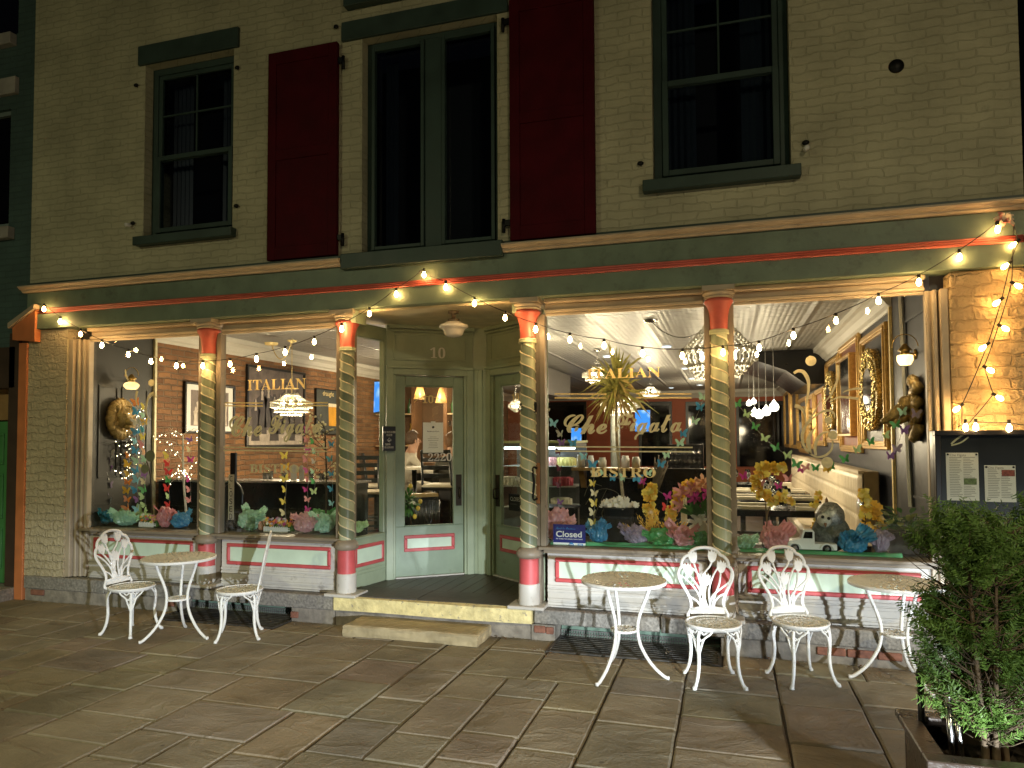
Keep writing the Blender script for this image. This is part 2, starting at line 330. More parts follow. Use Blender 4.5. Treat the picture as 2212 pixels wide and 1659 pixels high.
for x, y in ((297, 186), (515, 148), (513, 446), (728, 60), (1384, 355), (1740, 310), (290, 483)):   # shutter dogs and a stub of pipe
    p = P(x, y, 0); mb = MB(); mb.sphere((p.x, -.02, p.z), .028, 10, sq=(1, .6, .7)); mb.tube([(p.x, .0, p.z), (p.x, -.03, p.z)], .01, 6); mb.build('shutter_pin', BLACKM, B)
p = P(1936, 143, 0); mb = MB(); mb.lathe([(.001, .02), (.045, .02), (.055, .0)], (p.x, 0, p.z), 20, M=Matrix(((1, 0, 0), (0, 0, -1), (0, 1, 0)))); mb.build('anchor_plate', BLACKM, B)
for x, y in ((1738, 322), (283, 486)):
    p = P(x, y, 0); mb = MB(); mb.tube([(p.x, .02, p.z), (p.x + .01, -.08, p.z - .02)], .02, 10); mb.build('pipe_stub', WHITE, B)

# shopfront posts and window trim
YF, YG = .10, .135                                            # frame front and glass planes
mb = MB()
for x0, x1, y in ((-6.76, -6.70, .02), (-6.68, -6.65, .05), (-6.63, -6.60, .07), (-6.58, -6.553, .09)): mb.box(x0, x1, y, .15, .27, 2.80)
mb.box(-6.76, -6.555, .10, .155, .27, 2.80)
mb.build('corner_post', TAN, B, bevel=.005)
mb = MB()
for x0, x1, y in ((1.433, 1.458, .09), (1.475, 1.505, .06), (1.52, 1.572, .03)): mb.box(x0, x1, y, .15, .27, 2.80)
mb.box(1.435, 1.572, .10, .155, .27, 2.80)
mb.build('corner_post', TAN, B, bevel=.005)
for x0, x1 in ((-5.135, -4.865), (-3.555, -3.38), (-1.71, -1.51), (-.172, .06)):
    mb = MB(); mb.box(x0, x0 + .05, .085, .17, .78, 2.79); mb.box(x1 - .05, x1, .085, .17, .78, 2.79); mb.box(x0 + .05, x1 - .05, .10, .2, .27, 2.86); mb.build('window_post', TAN2, B, bevel=.005)
LET = {}
def shop_window(i, x0, x1):
    mb = MB(); mb.box(x0, x1, .085, .2, 2.80, 2.83); mb.box(x0, x1, .11, .2, 2.83, 2.88); mb.box(x0, x1, .05, .2, 2.88, 2.918); mb.box(x0, x1, .10, .13, 2.775, 2.80); o = mb.build('shop_window', TAN, B, bevel=.006)
    s = MB(); s.box(x0 - .06, x1 + .06, .035, .25, .755, .782); s.box(x0 - .02, x1 + .02, .07, .14, .725, .755); s.build('window_sill', TAN2, o, bevel=.005)
    g = MB(); g.box(x0, x1, YG, YG + .006, .782, 2.79); g.build('window_pane', GLASS, o)
    LET[i] = o; return o
def bulkhead(x0, x1, z1=.725):
    mb = MB(); mb.box(x0, x1, .13, .25, .262, z1)
    for z in (.29, .325, .40, .435): mb.box(x0, x1, .118, .131, z - .012, z + .012)
    mb.box(x0, x1, .112, .131, .262, .276)
    o = mb.build('bulkhead', GREYW, B, bevel=.003)
    a, b, c, d = x0 + .07, x1 - .07, .475, .685; t = .035
    r = MB()
    for q in ((a, b, c, c + t), (a, b, d - t, d), (a, a + t, c + t, d - t), (b - t, b, c + t, d - t)): r.box(q[0], q[1], .108, .131, q[2], q[3])
    r.build('red_moulding', ROSE, o, bevel=.008)
    p = MB(); p.box(a + t, b - t, .124, .131, c + t, d - t); p.build('mint_panel', MINT, o)
for i, (x0, x1) in enumerate(((-6.553, -5.135), (-4.865, -3.555), (-1.51, -.172), (.06, 1.433))):
    shop_window(i + 1, x0, x1); bulkhead(x0 - (.0 if i else .0), x1)
# gilded window lettering
def gl(s, mode, x0, y0, x1, y1, win, m=None, fat=.0):        # cap line / base line given where they stand on the glass
    a = P(x0, y1, YG); b = P(x1, y1, YG); h = P((x0 + x1) / 2, y0, YG).z - P((x0 + x1) / 2, y1, YG).z
    return letters(mode(s), 'gilded_lettering', m or GOLD, LET[win], (a.x, YG - .002, (a.z + b.z) / 2), (1, 0, 0), (0, 0, 1), width=b.x - a.x, height=h, fat=fat)
def gline(x0, y0, x1, y1, win, m=None, t=.011):
    a = P(x0, y0, YG); b = P(x1, y1, YG); mb = MB(); strip(mb, [(a.x, YG - .0015, a.z), (b.x, YG - .0015, b.z)], t); mb.build('gilded_line', m or GOLD, LET[win])
gl('ITALIAN', bold, 535, 818.5, 661, 842, 2); gl('Che', script, 495, 898, 566, 943, 2, GOLDD, .014); gl('Figata', script, 580, 896, 694, 955, 2, GOLDD, .014); gl('BISTRO', bold, 540, 1003, 646, 1022, 2, GOLDD)
for x0, x1, ys in ((486, 568, (870, 876.5)), (617, 708, (869.5, 875.5)), (483, 706, (966, 973))):
    for y in ys: gline(x0, y, x1, y + (x1 - x0) * .008, 2, GOLDD if y > 900 else GOLD)
gl('ITALIAN', bold, 1268, 795, 1427, 817, 3); gl('Che', script, 1218, 895, 1312, 938, 3, GOLDD, .016); gl('Figata', script, 1328, 893, 1473, 953, 3, GOLDD, .016); gl('BISTRO', bold, 1276, 1010, 1417, 1031, 3)
for x0, x1, ys in ((1198, 1310, (851, 859.5)), (1374, 1494, (850.5, 859)), (1199, 1496, (965, 974.5))):
    for y in ys: gline(x0, y, x1, y + (x1 - x0) * .005, 3, GOLDD if y > 900 else GOLD)
def swirl(win, pts, w, m=GOLDD, name='gilded_flourish'):
    q = [P(x, y, YG) for x, y in pts]; q = spline([(a.x, YG - .0015, a.z) for a in q], 6); k = len(q)
    ws = [w[0] + (w[1] - w[0]) * (i / (k - 1)) * 2 if i < (k - 1) / 2 else w[1] + (w[2] - w[1]) * (i / (k - 1) * 2 - 1) for i in range(k)]
    mb = MB(); strip(mb, q, ws, th=.0008); mb.build(name, m, LET[win])
def dot(win, x, y, r, m=GOLDD):
    p = P(x, y, YG); mb = MB(); mb.lathe([(.001, .0018), (r, .0018), (r, .0006)], (p.x, YG, p.z), 24, M=Matrix(((1, 0, 0), (0, 0, -1), (0, 1, 0))), smooth=False); mb.build('gilded_dot', m, LET[win])
F = lambda L: [(1659 + x * .12154, 835.3 + y * .12154) for x, y in L]
FLO = [([(475, 340), (560, 360), (640, 450), (665, 560), (668, 680)], (.03, .022, .004)), ([(960, 180), (830, 440), (680, 670), (612, 850), (620, 1000), (680, 1120), (760, 1200)], (.004, .024, .012)),
       ([(860, 700), (760, 830), (720, 950), (735, 1100), (760, 1200)], (.004, .034, .016)), ([(1180, 560), (1170, 470), (1080, 425), (950, 450), (800, 560), (690, 690)], (.006, .018, .006)),
       ([(850, 1220), (835, 1080), (870, 950), (960, 830), (1080, 800)], (.02, .024, .01)), ([(1150, 960), (1125, 1120), (1020, 1220), (880, 1250), (760, 1200)], (.012, .018, .012)),
       ([(460, -240), (540, -280), (640, -250), (720, -80), (700, 200), (640, 480)], (.02, .03, .004)), ([(1240, -380), (1230, -120), (1120, 130), (1000, 290)], (.02, .016, .004)),
       ([(1690, 40), (1560, 35), (1400, 70), (1330, 110)], (.02, .014, .004)), ([(1610, 215), (1400, 190), (1250, 190), (1080, 270)], (.02, .018, .004))]
for L, w in FLO: swirl(4, F(L), w)
for x, y, r in ((1751.6, 779.5, .040), (1789, 908, .026), (1799, 940, .034), (1787, 999, .043)): dot(4, x, y, r)
Z4 = lambda L: [(x * .24304, 576 + y * .24304) for x, y in L]
for L, w in (([(1118, 915), (1120, 960), (1140, 1010)], (.012, .02, .02)), ([(1220, 1105), (1210, 1160), (1215, 1210), (1235, 1255)], (.03, .02, .006)), ([(1378, 1140), (1350, 1125), (1318, 1170), (1298, 1260), (1305, 1320), (1335, 1360)], (.03, .022, .008)),
             ([(1395, 1165), (1365, 1140), (1330, 1170)], (.008, .014, .004)), ([(1300, 1400), (1270, 1380), (1240, 1430), (1260, 1490)], (.02, .014, .006))): swirl(1, Z4(L), w)
dot(1, 327, 827, .037); dot(1, 325, 985, .06, pm('olive_dot', (.16, .17, .10), .5)); dot(1, 313, 1013, .05, MATS['olive_dot'])

# columns
def column(x):
    o = MB()
    # shaft: two interleaved spiral bands
    z0, z1, p, n = .77, 2.535, .18, 24
    rr = lambda z: .071 - .006 * (z - z0) / (z1 - z0)
    def band(off, mi):
        k0 = int((off - z1 - p) / p * n); k1 = int((off - z0 + p) / p * n)
        for k in range(k0, k1):
            q = []
            for kk, e in ((k, 0), (k + 1, 0), (k + 1, 1), (k, 1)):
                z = off - p * kk / n + (p / 2 if e else 0) + 0; z = z + 0
                q.append((kk, z))
            zz = [min(max(z, z0), z1) for _, z in q]
            if max(zz) - min(zz) < 1e-5: continue
            o.add([(x + rr(z) * math.sin(2 * PI * kk / n), .075 - rr(z) * math.cos(2 * PI * kk / n), z) for (kk, _), z in zip(q, zz)], [(0, 1, 2, 3)], mi, True)
    base = 3.0 * p * 10
    band(base - .09 * 0, 0); band(base - .09, 1)
    for half in (0, 1):
        pts = []
        kk = -400
        while kk < 800:
            z = base - .09 * half - p * kk / n
            if z0 + .004 < z < z1 - .004: pts.append((x + (rr(z) + .001) * math.sin(2 * PI * kk / n), .075 - (rr(z) + .001) * math.cos(2 * PI * kk / n), z))
            kk += 1
        o.tube(pts, .0062, 6, mi=2)
    c = o.build('column', [OLIVE1, OLIVE2, CREAMR], B, recalc=False)
    g = MB(); g.lathe([(.072, 2.535), (.079, 2.54), (.079, 2.552), (.073, 2.556), (.077, 2.562), (.077, 2.574), (.069, 2.578)], (x, .075, 0), 28); g.build('necking', OLIVE1, c)
    g = MB(); g.lathe([(.067, 2.578), (.069, 2.64), (.072, 2.69), (.08, 2.735), (.094, 2.77), (.112, 2.795), (.114, 2.805), (.106, 2.822), (.09, 2.826)], (x, .075, 0), 28)
    g.build('capital', CORAL, c)
    g = MB(); g.lathe([(.09, 2.826), (.116, 2.83), (.116, 2.842), (.108, 2.846), (.108, 2.852), (.126, 2.858), (.126, 2.876), (.12, 2.88), (.05, 2.88)], (x, .075, 0), 28); g.box(x - .125, x + .125, -.05, .2, 2.88, 2.92)
    g.build('abacus', TAN, c)
    g = MB(); g.lathe([(.071, .775), (.086, .765), (.105, .745), (.112, .72), (.108, .695), (.085, .68)], (x, .075, 0), 28); g.build('collar', TAN2, c)
    g = MB(); g.lathe([(.083, .69), (.085, .46)], (x, .075, 0), 28); g.build('red_band', ROSE, c)
    g = MB(); g.lathe([(.084, .465), (.09, .46), (.092, .45), (.092, .288)], (x, .075, 0), 28); g.build('base', GREYW, c)
    g = MB(); g.box(x - .16, x + .16, -.06, .2, .262, .29); g.build('plinth', GREYW, c, bevel=.006)
for x in (-5.0, -3.43, -1.66, -.055): column(x)

# stone ledge, threshold and foundation
for x0, x1 in ((-7.3, -6.2), (-6.195, -5.4), (-5.395, -4.45), (-4.445, -3.51), (-1.6, -.55), (-.545, .4), (.405, 1.2), (1.205, 1.574)):
    mb = MB(); mb.box(x0 + .002, x1 - .002, random.uniform(-.012, .006), .3, .135 + random.uniform(-.01, .01), .262 + random.uniform(-.004, .002)); mb.build('stone_ledge', GRANITE, B, bevel=.008)
mb = MB(); n = 40; x0, x1 = -3.5, -1.61                      # worn yellow front edge
top = lambda t: .268 - .012 * math.sin(PI * t) - .004 * math.sin(9 * t)
for i in range(n):
    a, b = i / n, (i + 1) / n; xa, xb = x0 + (x1 - x0) * a, x0 + (x1 - x0) * b; ya, yb = -.035 + .012 * math.sin(7 * a), -.035 + .012 * math.sin(7 * b)
    mb.quad((xa, ya, .14), (xb, yb, .14), (xb, yb, top(b)), (xa, ya, top(a))); da, db = .05 + .03 * abs(math.sin(4 * a)), .05 + .03 * abs(math.sin(4 * b))
    mb.quad((xa, ya, top(a)), (xb, yb, top(b)), (xb, yb + db, .27), (xa, ya + da, .27)); mb.quad((xa, ya, .14), (xa, .3, .14), (xb, .3, .14), (xb, yb, .14))
mb.quad((x0, -.035, .14), (x0, -.035, .265), (x0, .3, .265), (x0, .3, .14)); mb.quad((x1, -.03, .14), (x1, .3, .14), (x1, .3, .265), (x1, -.03, .265))
mb.build('yellow_threshold', YELLOW, B, merge=True)
mb = MB(); mb.box(-3.5, -2.7, .012, .42, .15, .2735); mb.box(-2.695, -1.61, .012, .42, .15, .2715); mb.build('slate_slab', SLATE, B, bevel=.005)
mb = MB()
for i in range(16): mb.box(-3.6 + i * .13, -3.6 + i * .13 + .127, .42, 1.5, .2, .2705)
mb.build('porch_floor', DECK, B, bevel=.002)
zf = .135
for x0, x1, y0, z1 in ((-7.3, -5.3, .012, zf - .003), (-3.98, -3.52, .012, zf - .003), (-1.63, -1.42, .012, zf - .003), (-.08, 1.574, .012, zf - .003), (-3.52, -1.63, .03, .145)):
    mb = MB(); mb.box(x0, x1, y0, .3, -.3, z1); mb.build('foundation', CONC, B, bevel=.006)
FB = pm('bare_red_brick', (.24, .105, .07), .8, var=.3, scale=20, bump=.6)
for x0, x1, z0 in ((-1.60, -1.50, .065), (-1.495, -1.43, .06), (.62, .82, .06), (.83, 1.03, .058), (1.04, 1.2, .055), (-3.98, -3.9, .03), (-5.42, -5.32, .05), (-7.2, -7.02, .06)):
    mb = MB(); mb.box(x0, x1, -.006, .05, z0, z0 + .058); mb.build('exposed_brick', FB, B, bevel=.006)
CELL = pm('pale_green_board', (.17, .25, .19), .5)
for x0, x1 in ((-5.29, -3.99), (-1.41, -.09)):               # cellar window wells behind the ledge
    mb = MB(); mb.box(x0, x1, .22, .25, -.02, .13); mb.build('cellar_window', CELL, B)
    mb = MB(); mb.box(x0, x1, .25, .3, -.4, .13); mb.box(x0 - .03, x0, -.28, .25, -.4, -.012); mb.box(x1, x1 + .03, -.28, .25, -.4, -.012); mb.box(x0, x1, -.3, -.27, -.4, -.012); mb.box(x0, x1, -.3, .25, -.42, -.4); mb.build('window_well', pm('well_dark', (.03, .028, .025), .9), B)
    mb = MB()
    for i in range(int((x1 - x0) / .022)): mb.box(x0 + i * .022, x0 + i * .022 + .007, .20, .207, .0, .05)
    mb.box(x0, x1, .2, .208, .05, .058); mb.box(x0, x1, .2, .208, .02, .026); mb.build('wire_screen', pm('grey_wire', (.16, .155, .14), .6), B)

# the recessed entrance: two doors meeting at a point
LS = [(-3.47, .20), (-3.37, .76)]; DL = [(-3.37, .76), (-2.62, 1.32)]; AP = [(-2.62, 1.32), (-2.46, 1.32)]; DR = [(-2.46, 1.32), (-1.71, .76)]; RS = [(-1.71, .76), (-1.61, .20)]
def uv(seg):
    a, b = Vector((*seg[0], 0)), Vector((*seg[1], 0)); u = (b - a).normalized(); return a, u, Vector((-u.y, u.x, 0)), (b - a).length
def sb(mb, seg, s0, s1, z0, z1, t0, t1, mi=0):               # box on a wall segment: along s, height z, depth t (positive = inward)
    a, u, n, L = uv(seg); q = [a + u * s0 + n * t0, a + u * s1 + n * t0, a + u * s1 + n * t1, a + u * s0 + n * t1]
    mb.add([(p.x, p.y, z) for z in (z0, z1) for p in q], [(0, 3, 2, 1), (4, 5, 6, 7), (0, 1, 5, 4), (1, 2, 6, 5), (2, 3, 7, 6), (3, 0, 4, 7)], mi)
def panelled(mb, seg, s0, s1, z0, z1, t=.03): 
    r = .022
    for a, b, c, d in ((s0, s1, z0, z0 + r), (s0, s1, z1 - r, z1), (s0, s0 + r, z0 + r, z1 - r), (s1 - r, s1, z0 + r, z1 - r)): sb(mb, seg, a, b, c, d, -.012, t)
def redpanel(seg, s0, s1, z0, z1, par, t=-.002):
    r = MB(); k = .035
    for a, b, c, d in ((s0, s1, z0, z0 + k), (s0, s1, z1 - k, z1), (s0, s0 + k, z0 + k, z1 - k), (s1 - k, s1, z0 + k, z1 - k)): sb(r, seg, a, b, c, d, t - .014, t + .004)
    r.build('red_moulding', ROSE, par, bevel=.006); m = MB(); sb(m, seg, s0 + k, s1 - k, z0 + k, z1 - k, t - .004, t + .004); m.build('mint_panel', MINT, par)
for seg, flip in ((LS, 0), (RS, 1)):                          # side lights
    L = uv(seg)[3]; s0, s1 = (.07, L - .04) if not flip else (.04, L - .07)
    mb = MB(); sb(mb, seg, 0, L, .27, .76, 0, .06); sb(mb, seg, 0, s0, .76, 2.86, 0, .06); sb(mb, seg, s1, L, .76, 2.86, 0, .06); sb(mb, seg, s0, s1, 2.72, 2.86, 0, .06); sb(mb, seg, s0, s1, .742, .762, -.02, .05)
    for z in (.40, .435): sb(mb, seg, 0, L, z - .006, z + .006, -.006, .02)
    o = mb.build('side_light', SGREEN2, B, bevel=.004); redpanel(seg, s0, s1, .47, .68, o, 0)
    g = MB(); sb(g, seg, s0, s1, .76, 2.72, .03, .036); g.build('side_pane', GLASS, o)
def entrance(seg, num, right):
    L = uv(seg)[3]
    mb = MB(); sb(mb, seg, 0, .075, .27, 2.47, -.02, .08); sb(mb, seg, L - .075, L, .27, 2.47, -.02, .08); sb(mb, seg, .075, L - .075, 2.38, 2.47, -.02, .08)
    sb(mb, seg, .075, .10, .27, 2.38, .0, .08); sb(mb, seg, L - .10, L - .075, .27, 2.38, .0, .08); sb(mb, seg, 0, L, 2.445, 2.475, -.04, .02)
    sb(mb, seg, 0, L, 2.475, 2.90, 0, .06); panelled(mb, seg, .07, L - .07, 2.53, 2.82)
    sb(mb, seg, 0, L, 2.83, 2.85, -.03, .02); sb(mb, seg, 0, L, 2.86, 2.90, -.05, .02)
    fr = mb.build('door_surround', SGREEN2, B, bevel=.004)
    d = MB(); a, b = .102, L - .102; g0, g1 = a + .10, b - .11
    sb(d, seg, a, b, .285, .80, .03, .07); sb(d, seg, a, g0, .80, 2.375, .03, .07); sb(d, seg, g1, b, .80, 2.375, .03, .07); sb(d, seg, g0, g1, 2.27, 2.375, .03, .07)
    for q in ((g0, g1, .80, .812), (g0, g1, 2.258, 2.27)): sb(d, seg, *q, .022, .06)
    dr = d.build('entrance_door', SGREEN, B, bevel=.005)
    redpanel(seg, g0 - .01, g1 + .01, .54, .71, dr, .03)
    g = MB(); sb(g, seg, g0, g1, .80, 2.27, .045, .05); g.build('door_pane', GLASS, dr)
    h = MB(); hs = b - .055 if not right else a + .05; A, u, n, _ = uv(seg)
    sb(h, seg, hs - .03, hs + .03, 1.0, 1.33, .018, .031); c = A + u * hs - n * .03; h.tube([c + n * .05 + Vector((0, 0, 1.08)), c + Vector((0, 0, 1.09)), c + Vector((0, 0, 1.18)), c + n * .05 + Vector((0, 0, 1.19))], .009, 8); h.build('door_handle', pm('dark_bronze', (.05, .04, .03), .35, metal=.8), dr)
    k = MB(); sb(k, seg, a, b, .272, .286, .0, .09); k.build('door_sill', GREYW, dr)
    f = A + u * ((g0 + g1) / 2 - .075) + n * .043
    letters(bold('10'), 'door_number', GOLD, dr, f + Vector((0, 0, 2.09)), u, (0, 0, 1), height=.085)
    return fr, dr, g0, g1
frL, doorL, dg0, dg1 = entrance(DL, '10', False); frR, doorR, _, _ = entrance(DR, '10', True)
A, u, n, L = uv(DL)
letters(bold('10'), 'house_number', WHITE, frL, A + u * (L / 2 - .005) - n * .002 + Vector((0, 0, 2.565)), u, (0, 0, 1), height=.115, th=.004)
letters(bold('2220'), 'street_number', WHITE, doorL, A + u * (dg1 - .275) + n * .043 + Vector((0, 0, 1.475)), u, (0, 0, 1), width=.26, height=.085)
# gilt crescent with the door number
q = []
for i in range(13): t = PI * (.12 + .76 * i / 12); q.append(A + u * ((dg0 + dg1) / 2 + .17 * math.cos(t)) + n * .043 + Vector((0, 0, 2.06 + .10 * math.sin(t))))
mb = MB(); strip(mb, q, .006, nrm=-n); mb.build('gilded_arc', GOLD, doorL, recalc=False)
mb = MB(); sb(mb, AP, 0, .16, .27, 2.90, 0, .06); sb(mb, AP, .05, .11, .27, 2.45, -.012, .01); mb.build('centre_post', SGREEN2, B, bevel=.006)
mb = MB(); mb.slabxy([(-3.5, .05), (-1.58, .05), (-1.58, .7), (-2.42, 1.4), (-2.66, 1.4), (-3.5, .7)], 2.90, 2.93); mb.build('porch_soffit', pm('cream_soffit', (.58, .52, .36), .5), B)
mb = MB(); mb.box(-3.5, -3.30, .0, .2, 2.80, 2.918); mb.box(-1.78, -1.58, .0, .2, 2.80, 2.918); mb.build('soffit_block', SGREEN2, B)
# brass pull on a wooden board and the small iron bracket by the right-hand column
mb = MB(); p = P(1157, 1000, .07); q = P(1157, 1088, .07); mb.box(p.x - .035, p.x + .035, .07, .086, q.z, p.z); o = mb.build('pull_board', pm('brown_wood', (.24, .11, .045), .45, var=.25, scale=20), B, bevel=.004)
mb = MB(); z = (p.z + q.z) / 2; mb.tube(spline([(p.x + .01, .07, z + .13), (p.x - .015, .04, z + .14), (p.x - .015, .03, z + .10), (p.x - .005, .03, z), (p.x - .015, .03, z - .10), (p.x - .015, .04, z - .14), (p.x + .01, .07, z - .13)]), .011, 8); mb.build('iron_pull', BLACKM, o)
p = P(1155, 880, .07); mb = MB(); mb.box(p.x - .01, p.x + .012, .05, .1, p.z - .045, p.z + .045)
mb.tube(spline([(p.x, .05, p.z + .02), (p.x - .05, .03, p.z + .03), (p.x - .08, .02, p.z), (p.x - .11, .02, p.z + .03), (p.x - .13, .02, p.z - .02), (p.x - .08, .03, p.z - .015), (p.x, .05, p.z - .02)]), .006, 6); mb.build('iron_bracket', BLACKM, B)

# ---------------------------------------------------------------- inside shell
CZ, FZ, XL, XR, YB = 3.10, .27, -6.6, 1.5, 15.5
YL, YR = 1.02, 1.45                                         # how far the window bays reach in
DARKW = pm('charcoal_panelling', (.02, .021, .028), .4, var=.12, scale=3)
DARKW2 = pm('olive_dark_panelling', (.032, .03, .024), .45, var=.12, scale=3)
TERRA = pm('terracotta_paint', (.36, .09, .04), .6, var=.12, scale=3)
CROWN = pm('cream_crown', (.6, .57, .5), .5, var=.05)
def tinceil():
    m, nt, b, N, K = nodes('pressed_tin'); b.inputs['Metallic'].default_value = .4; b.inputs['Roughness'].default_value = .36; b.inputs['Base Color'].default_value = (.42, .41, .385, 1)
    tc = N('ShaderNodeTexCoord'); sp = N('ShaderNodeSeparateXYZ'); K(tc.outputs['Object'], sp.inputs[0])
    def wave(axis, k, pw):
        a = N('ShaderNodeMath'); a.operation = 'MULTIPLY'; a.inputs[1].default_value = k; K(sp.outputs[axis], a.inputs[0])
        s = N('ShaderNodeMath'); s.operation = 'SINE'; K(a.outputs[0], s.inputs[0]); ab = N('ShaderNodeMath'); ab.operation = 'ABSOLUTE'; K(s.outputs[0], ab.inputs[0])
        p = N('ShaderNodeMath'); p.operation = 'POWER'; p.inputs[1].default_value = pw; K(ab.outputs[0], p.inputs[0]); return p.outputs[0]
    def add(x, y, k):
        m = N('ShaderNodeMath'); m.operation = 'MULTIPLY_ADD'; m.inputs[1].default_value = k; K(y, m.inputs[0]); K(x, m.inputs[2]); return m.outputs[0]
    h = add(add(add(wave(0, PI / .61, 90), wave(0, PI / .0305 / 2, 1.5), .12), wave(1, PI / .09, 2), .55), wave(1, PI / .61, 60), .5)
    nz = N('ShaderNodeTexNoise'); nz.inputs['Scale'].default_value = 22; K(tc.outputs['Object'], nz.inputs['Vector']); h = add(h, nz.outputs['Fac'], .35)
    bu = N('ShaderNodeBump'); bu.inputs['Strength'].default_value = 1.0; bu.inputs['Distance'].default_value = .035; K(h, bu.inputs['Height']); K(bu.outputs[0], b.inputs['Normal']); return m
TIN = tinceil()
mb = MB(); mb.quad((XL - .1, .3, CZ), (XL - .1, YB, CZ), (XR + .1, YB, CZ), (XR + .1, .3, CZ)); mb.build('tin_ceiling', TIN, B, recalc=False)
mb = MB(); mb.box(XL - .2, XR + .2, .3, YB, FZ - .1, FZ - .008); mb.build('dining_floor', pm('dark_floorboards', (.05, .03, .018), .35, var=.3, scale=8), B)
mb = MB(); mb.box(XL - .15, XL, YL, YB, FZ, CZ); mb.build('brick_side_wall', REDB, B)
mb = MB(); mb.box(XL - .15, XL + .02, .157, YL, FZ, CZ)
for a, b in ((.24, .5), (.55, .93)):
    for q in ((a, b, 2.3, 2.32), (a, b, 1.3, 1.32), (a, a + .02, 1.3, 2.3), (b - .02, b, 1.3, 2.3)): mb.box(XL + .018, XL + .032, *q)
mb.build('window_bay_wall', DARKW2, B)
mb = MB(); mb.box(XL + .0, XL + .05, YL - .01, YL + .02, FZ, 2.92); mb.build('gilt_edge', GOLDD, B)
mb = MB(); mb.box(XR, XR + .15, YR, YB, FZ, CZ); mb.build('dark_side_wall', DARKW, B)
mb = MB(); mb.box(XR - .02, XR + .15, .157, YR, FZ, CZ)
for q in ((.26, .9, 2.68, 2.70), (.26, .9, 1.2, 1.22), (.26, .28, 1.22, 2.68), (.88, .9, 1.22, 2.68)): mb.box(XR - .033, XR - .018, *q)
mb.build('window_bay_wall', DARKW, B)
mb = MB(); mb.box(XR - .045, XR, YR - .005, YR + .035, FZ, 2.92); mb.build('gilt_edge', GOLD, B)
a, b = PX(1945, 635, XR - .04), PX(1968, 1095, XR - .04); mb = MB(); mb.tube([tuple(a), tuple(b)], .02, 4, smooth=False); mb.build('white_trim_strip', WHITE, B)
mb = MB(); mb.box(XL, XR, YB, YB + .1, FZ, CZ); bw = mb.build('back_wall', TERRA, B)
mb = MB()
for x, s in ((XL, 1), (XR, -1)):
    mb.prism([(0, 2.90), (.015 * s, 2.90), (.03 * s, 2.925), (.06 * s, 2.945), (.10 * s, 3.0), (.15 * s, 3.03), (.19 * s, 3.04), (.19 * s, CZ), (0, CZ)], lambda u, z: (x + u, YL if x < 0 else YR, z), lambda u, z: (x + u, YB, z))
mb.prism([(0, 2.88), (-.03, 2.9), (-.06, 2.95), (-.14, 3.02), (-.14, CZ), (0, CZ)], lambda u, z: (XL, YB + u, z), lambda u, z: (XR, YB + u, z)); mb.build('crown_moulding', CROWN, B)
NIGHT = pm('night_glass', (.004, .004, .005), .06, var=0)
for x0, x1 in ((1185, 1262), (1385, 1447), (1487, 1527), (1596, 1702)):
    a, b = P(x0, 880, YB - .05), P(x1, 1010, YB - .05); mb = MB(); mb.box(a.x, b.x, YB - .05, YB, .9, a.z + .05); o = mb.build('rear_window', NIGHT, B)
    f = MB(); f.box(a.x - .08, b.x + .08, YB - .07, YB - .001, a.z + .05, a.z + .16); f.box(a.x - .08, a.x, YB - .07, YB - .001, .9, a.z + .05); f.box(b.x, b.x + .08, YB - .07, YB - .001, .9, a.z + .05); f.build('rear_window_frame', BLACK, o)
# dark boxed beam on the right-hand wall
mb = MB(); q = [(1.498, 6.2, 2.55), (1.498, 6.2, 3.09), (.25, 6.2, 3.09), (.25, 6.2, 3.03), (.9, 6.2, 2.78), (1.2, 6.2, 2.55)]; k = len(q)
mb.add([Vector(p) for p in q] + [Vector((p[0], 9.0, p[2])) for p in q], [tuple(range(k)), tuple(range(2 * k - 1, k - 1, -1))] + [(i, (i + 1) % k, k + (i + 1) % k, k + i) for i in range(k)]); mb.build('boxed_beam', BLACK, B)
mb = MB(); mb.box(-3.6, -3.2, 3.0, 9, 2.55, 3.055); mb.build('boxed_beam', pm('grey_beam', (.13, .12, .11), .4), B)
mb = MB(); mb.lathe([(.09, FZ), (.09, 2.6), (.12, 2.7), (.12, 3.05)], (-1.95, 7.0, 0), 20); mb.build('inner_column', pm('grey_column', (.12, .13, .12), .4), B)
# display shelves behind the glass
mb = MB(); mb.box(-6.57, -3.62, .16, .8, .73, .776); mb.build('display_shelf', BLACK, B)
mb = MB(); mb.box(-1.58, 1.47, .16, .85, .73, .776); mb.build('display_shelf', BLACK, B)
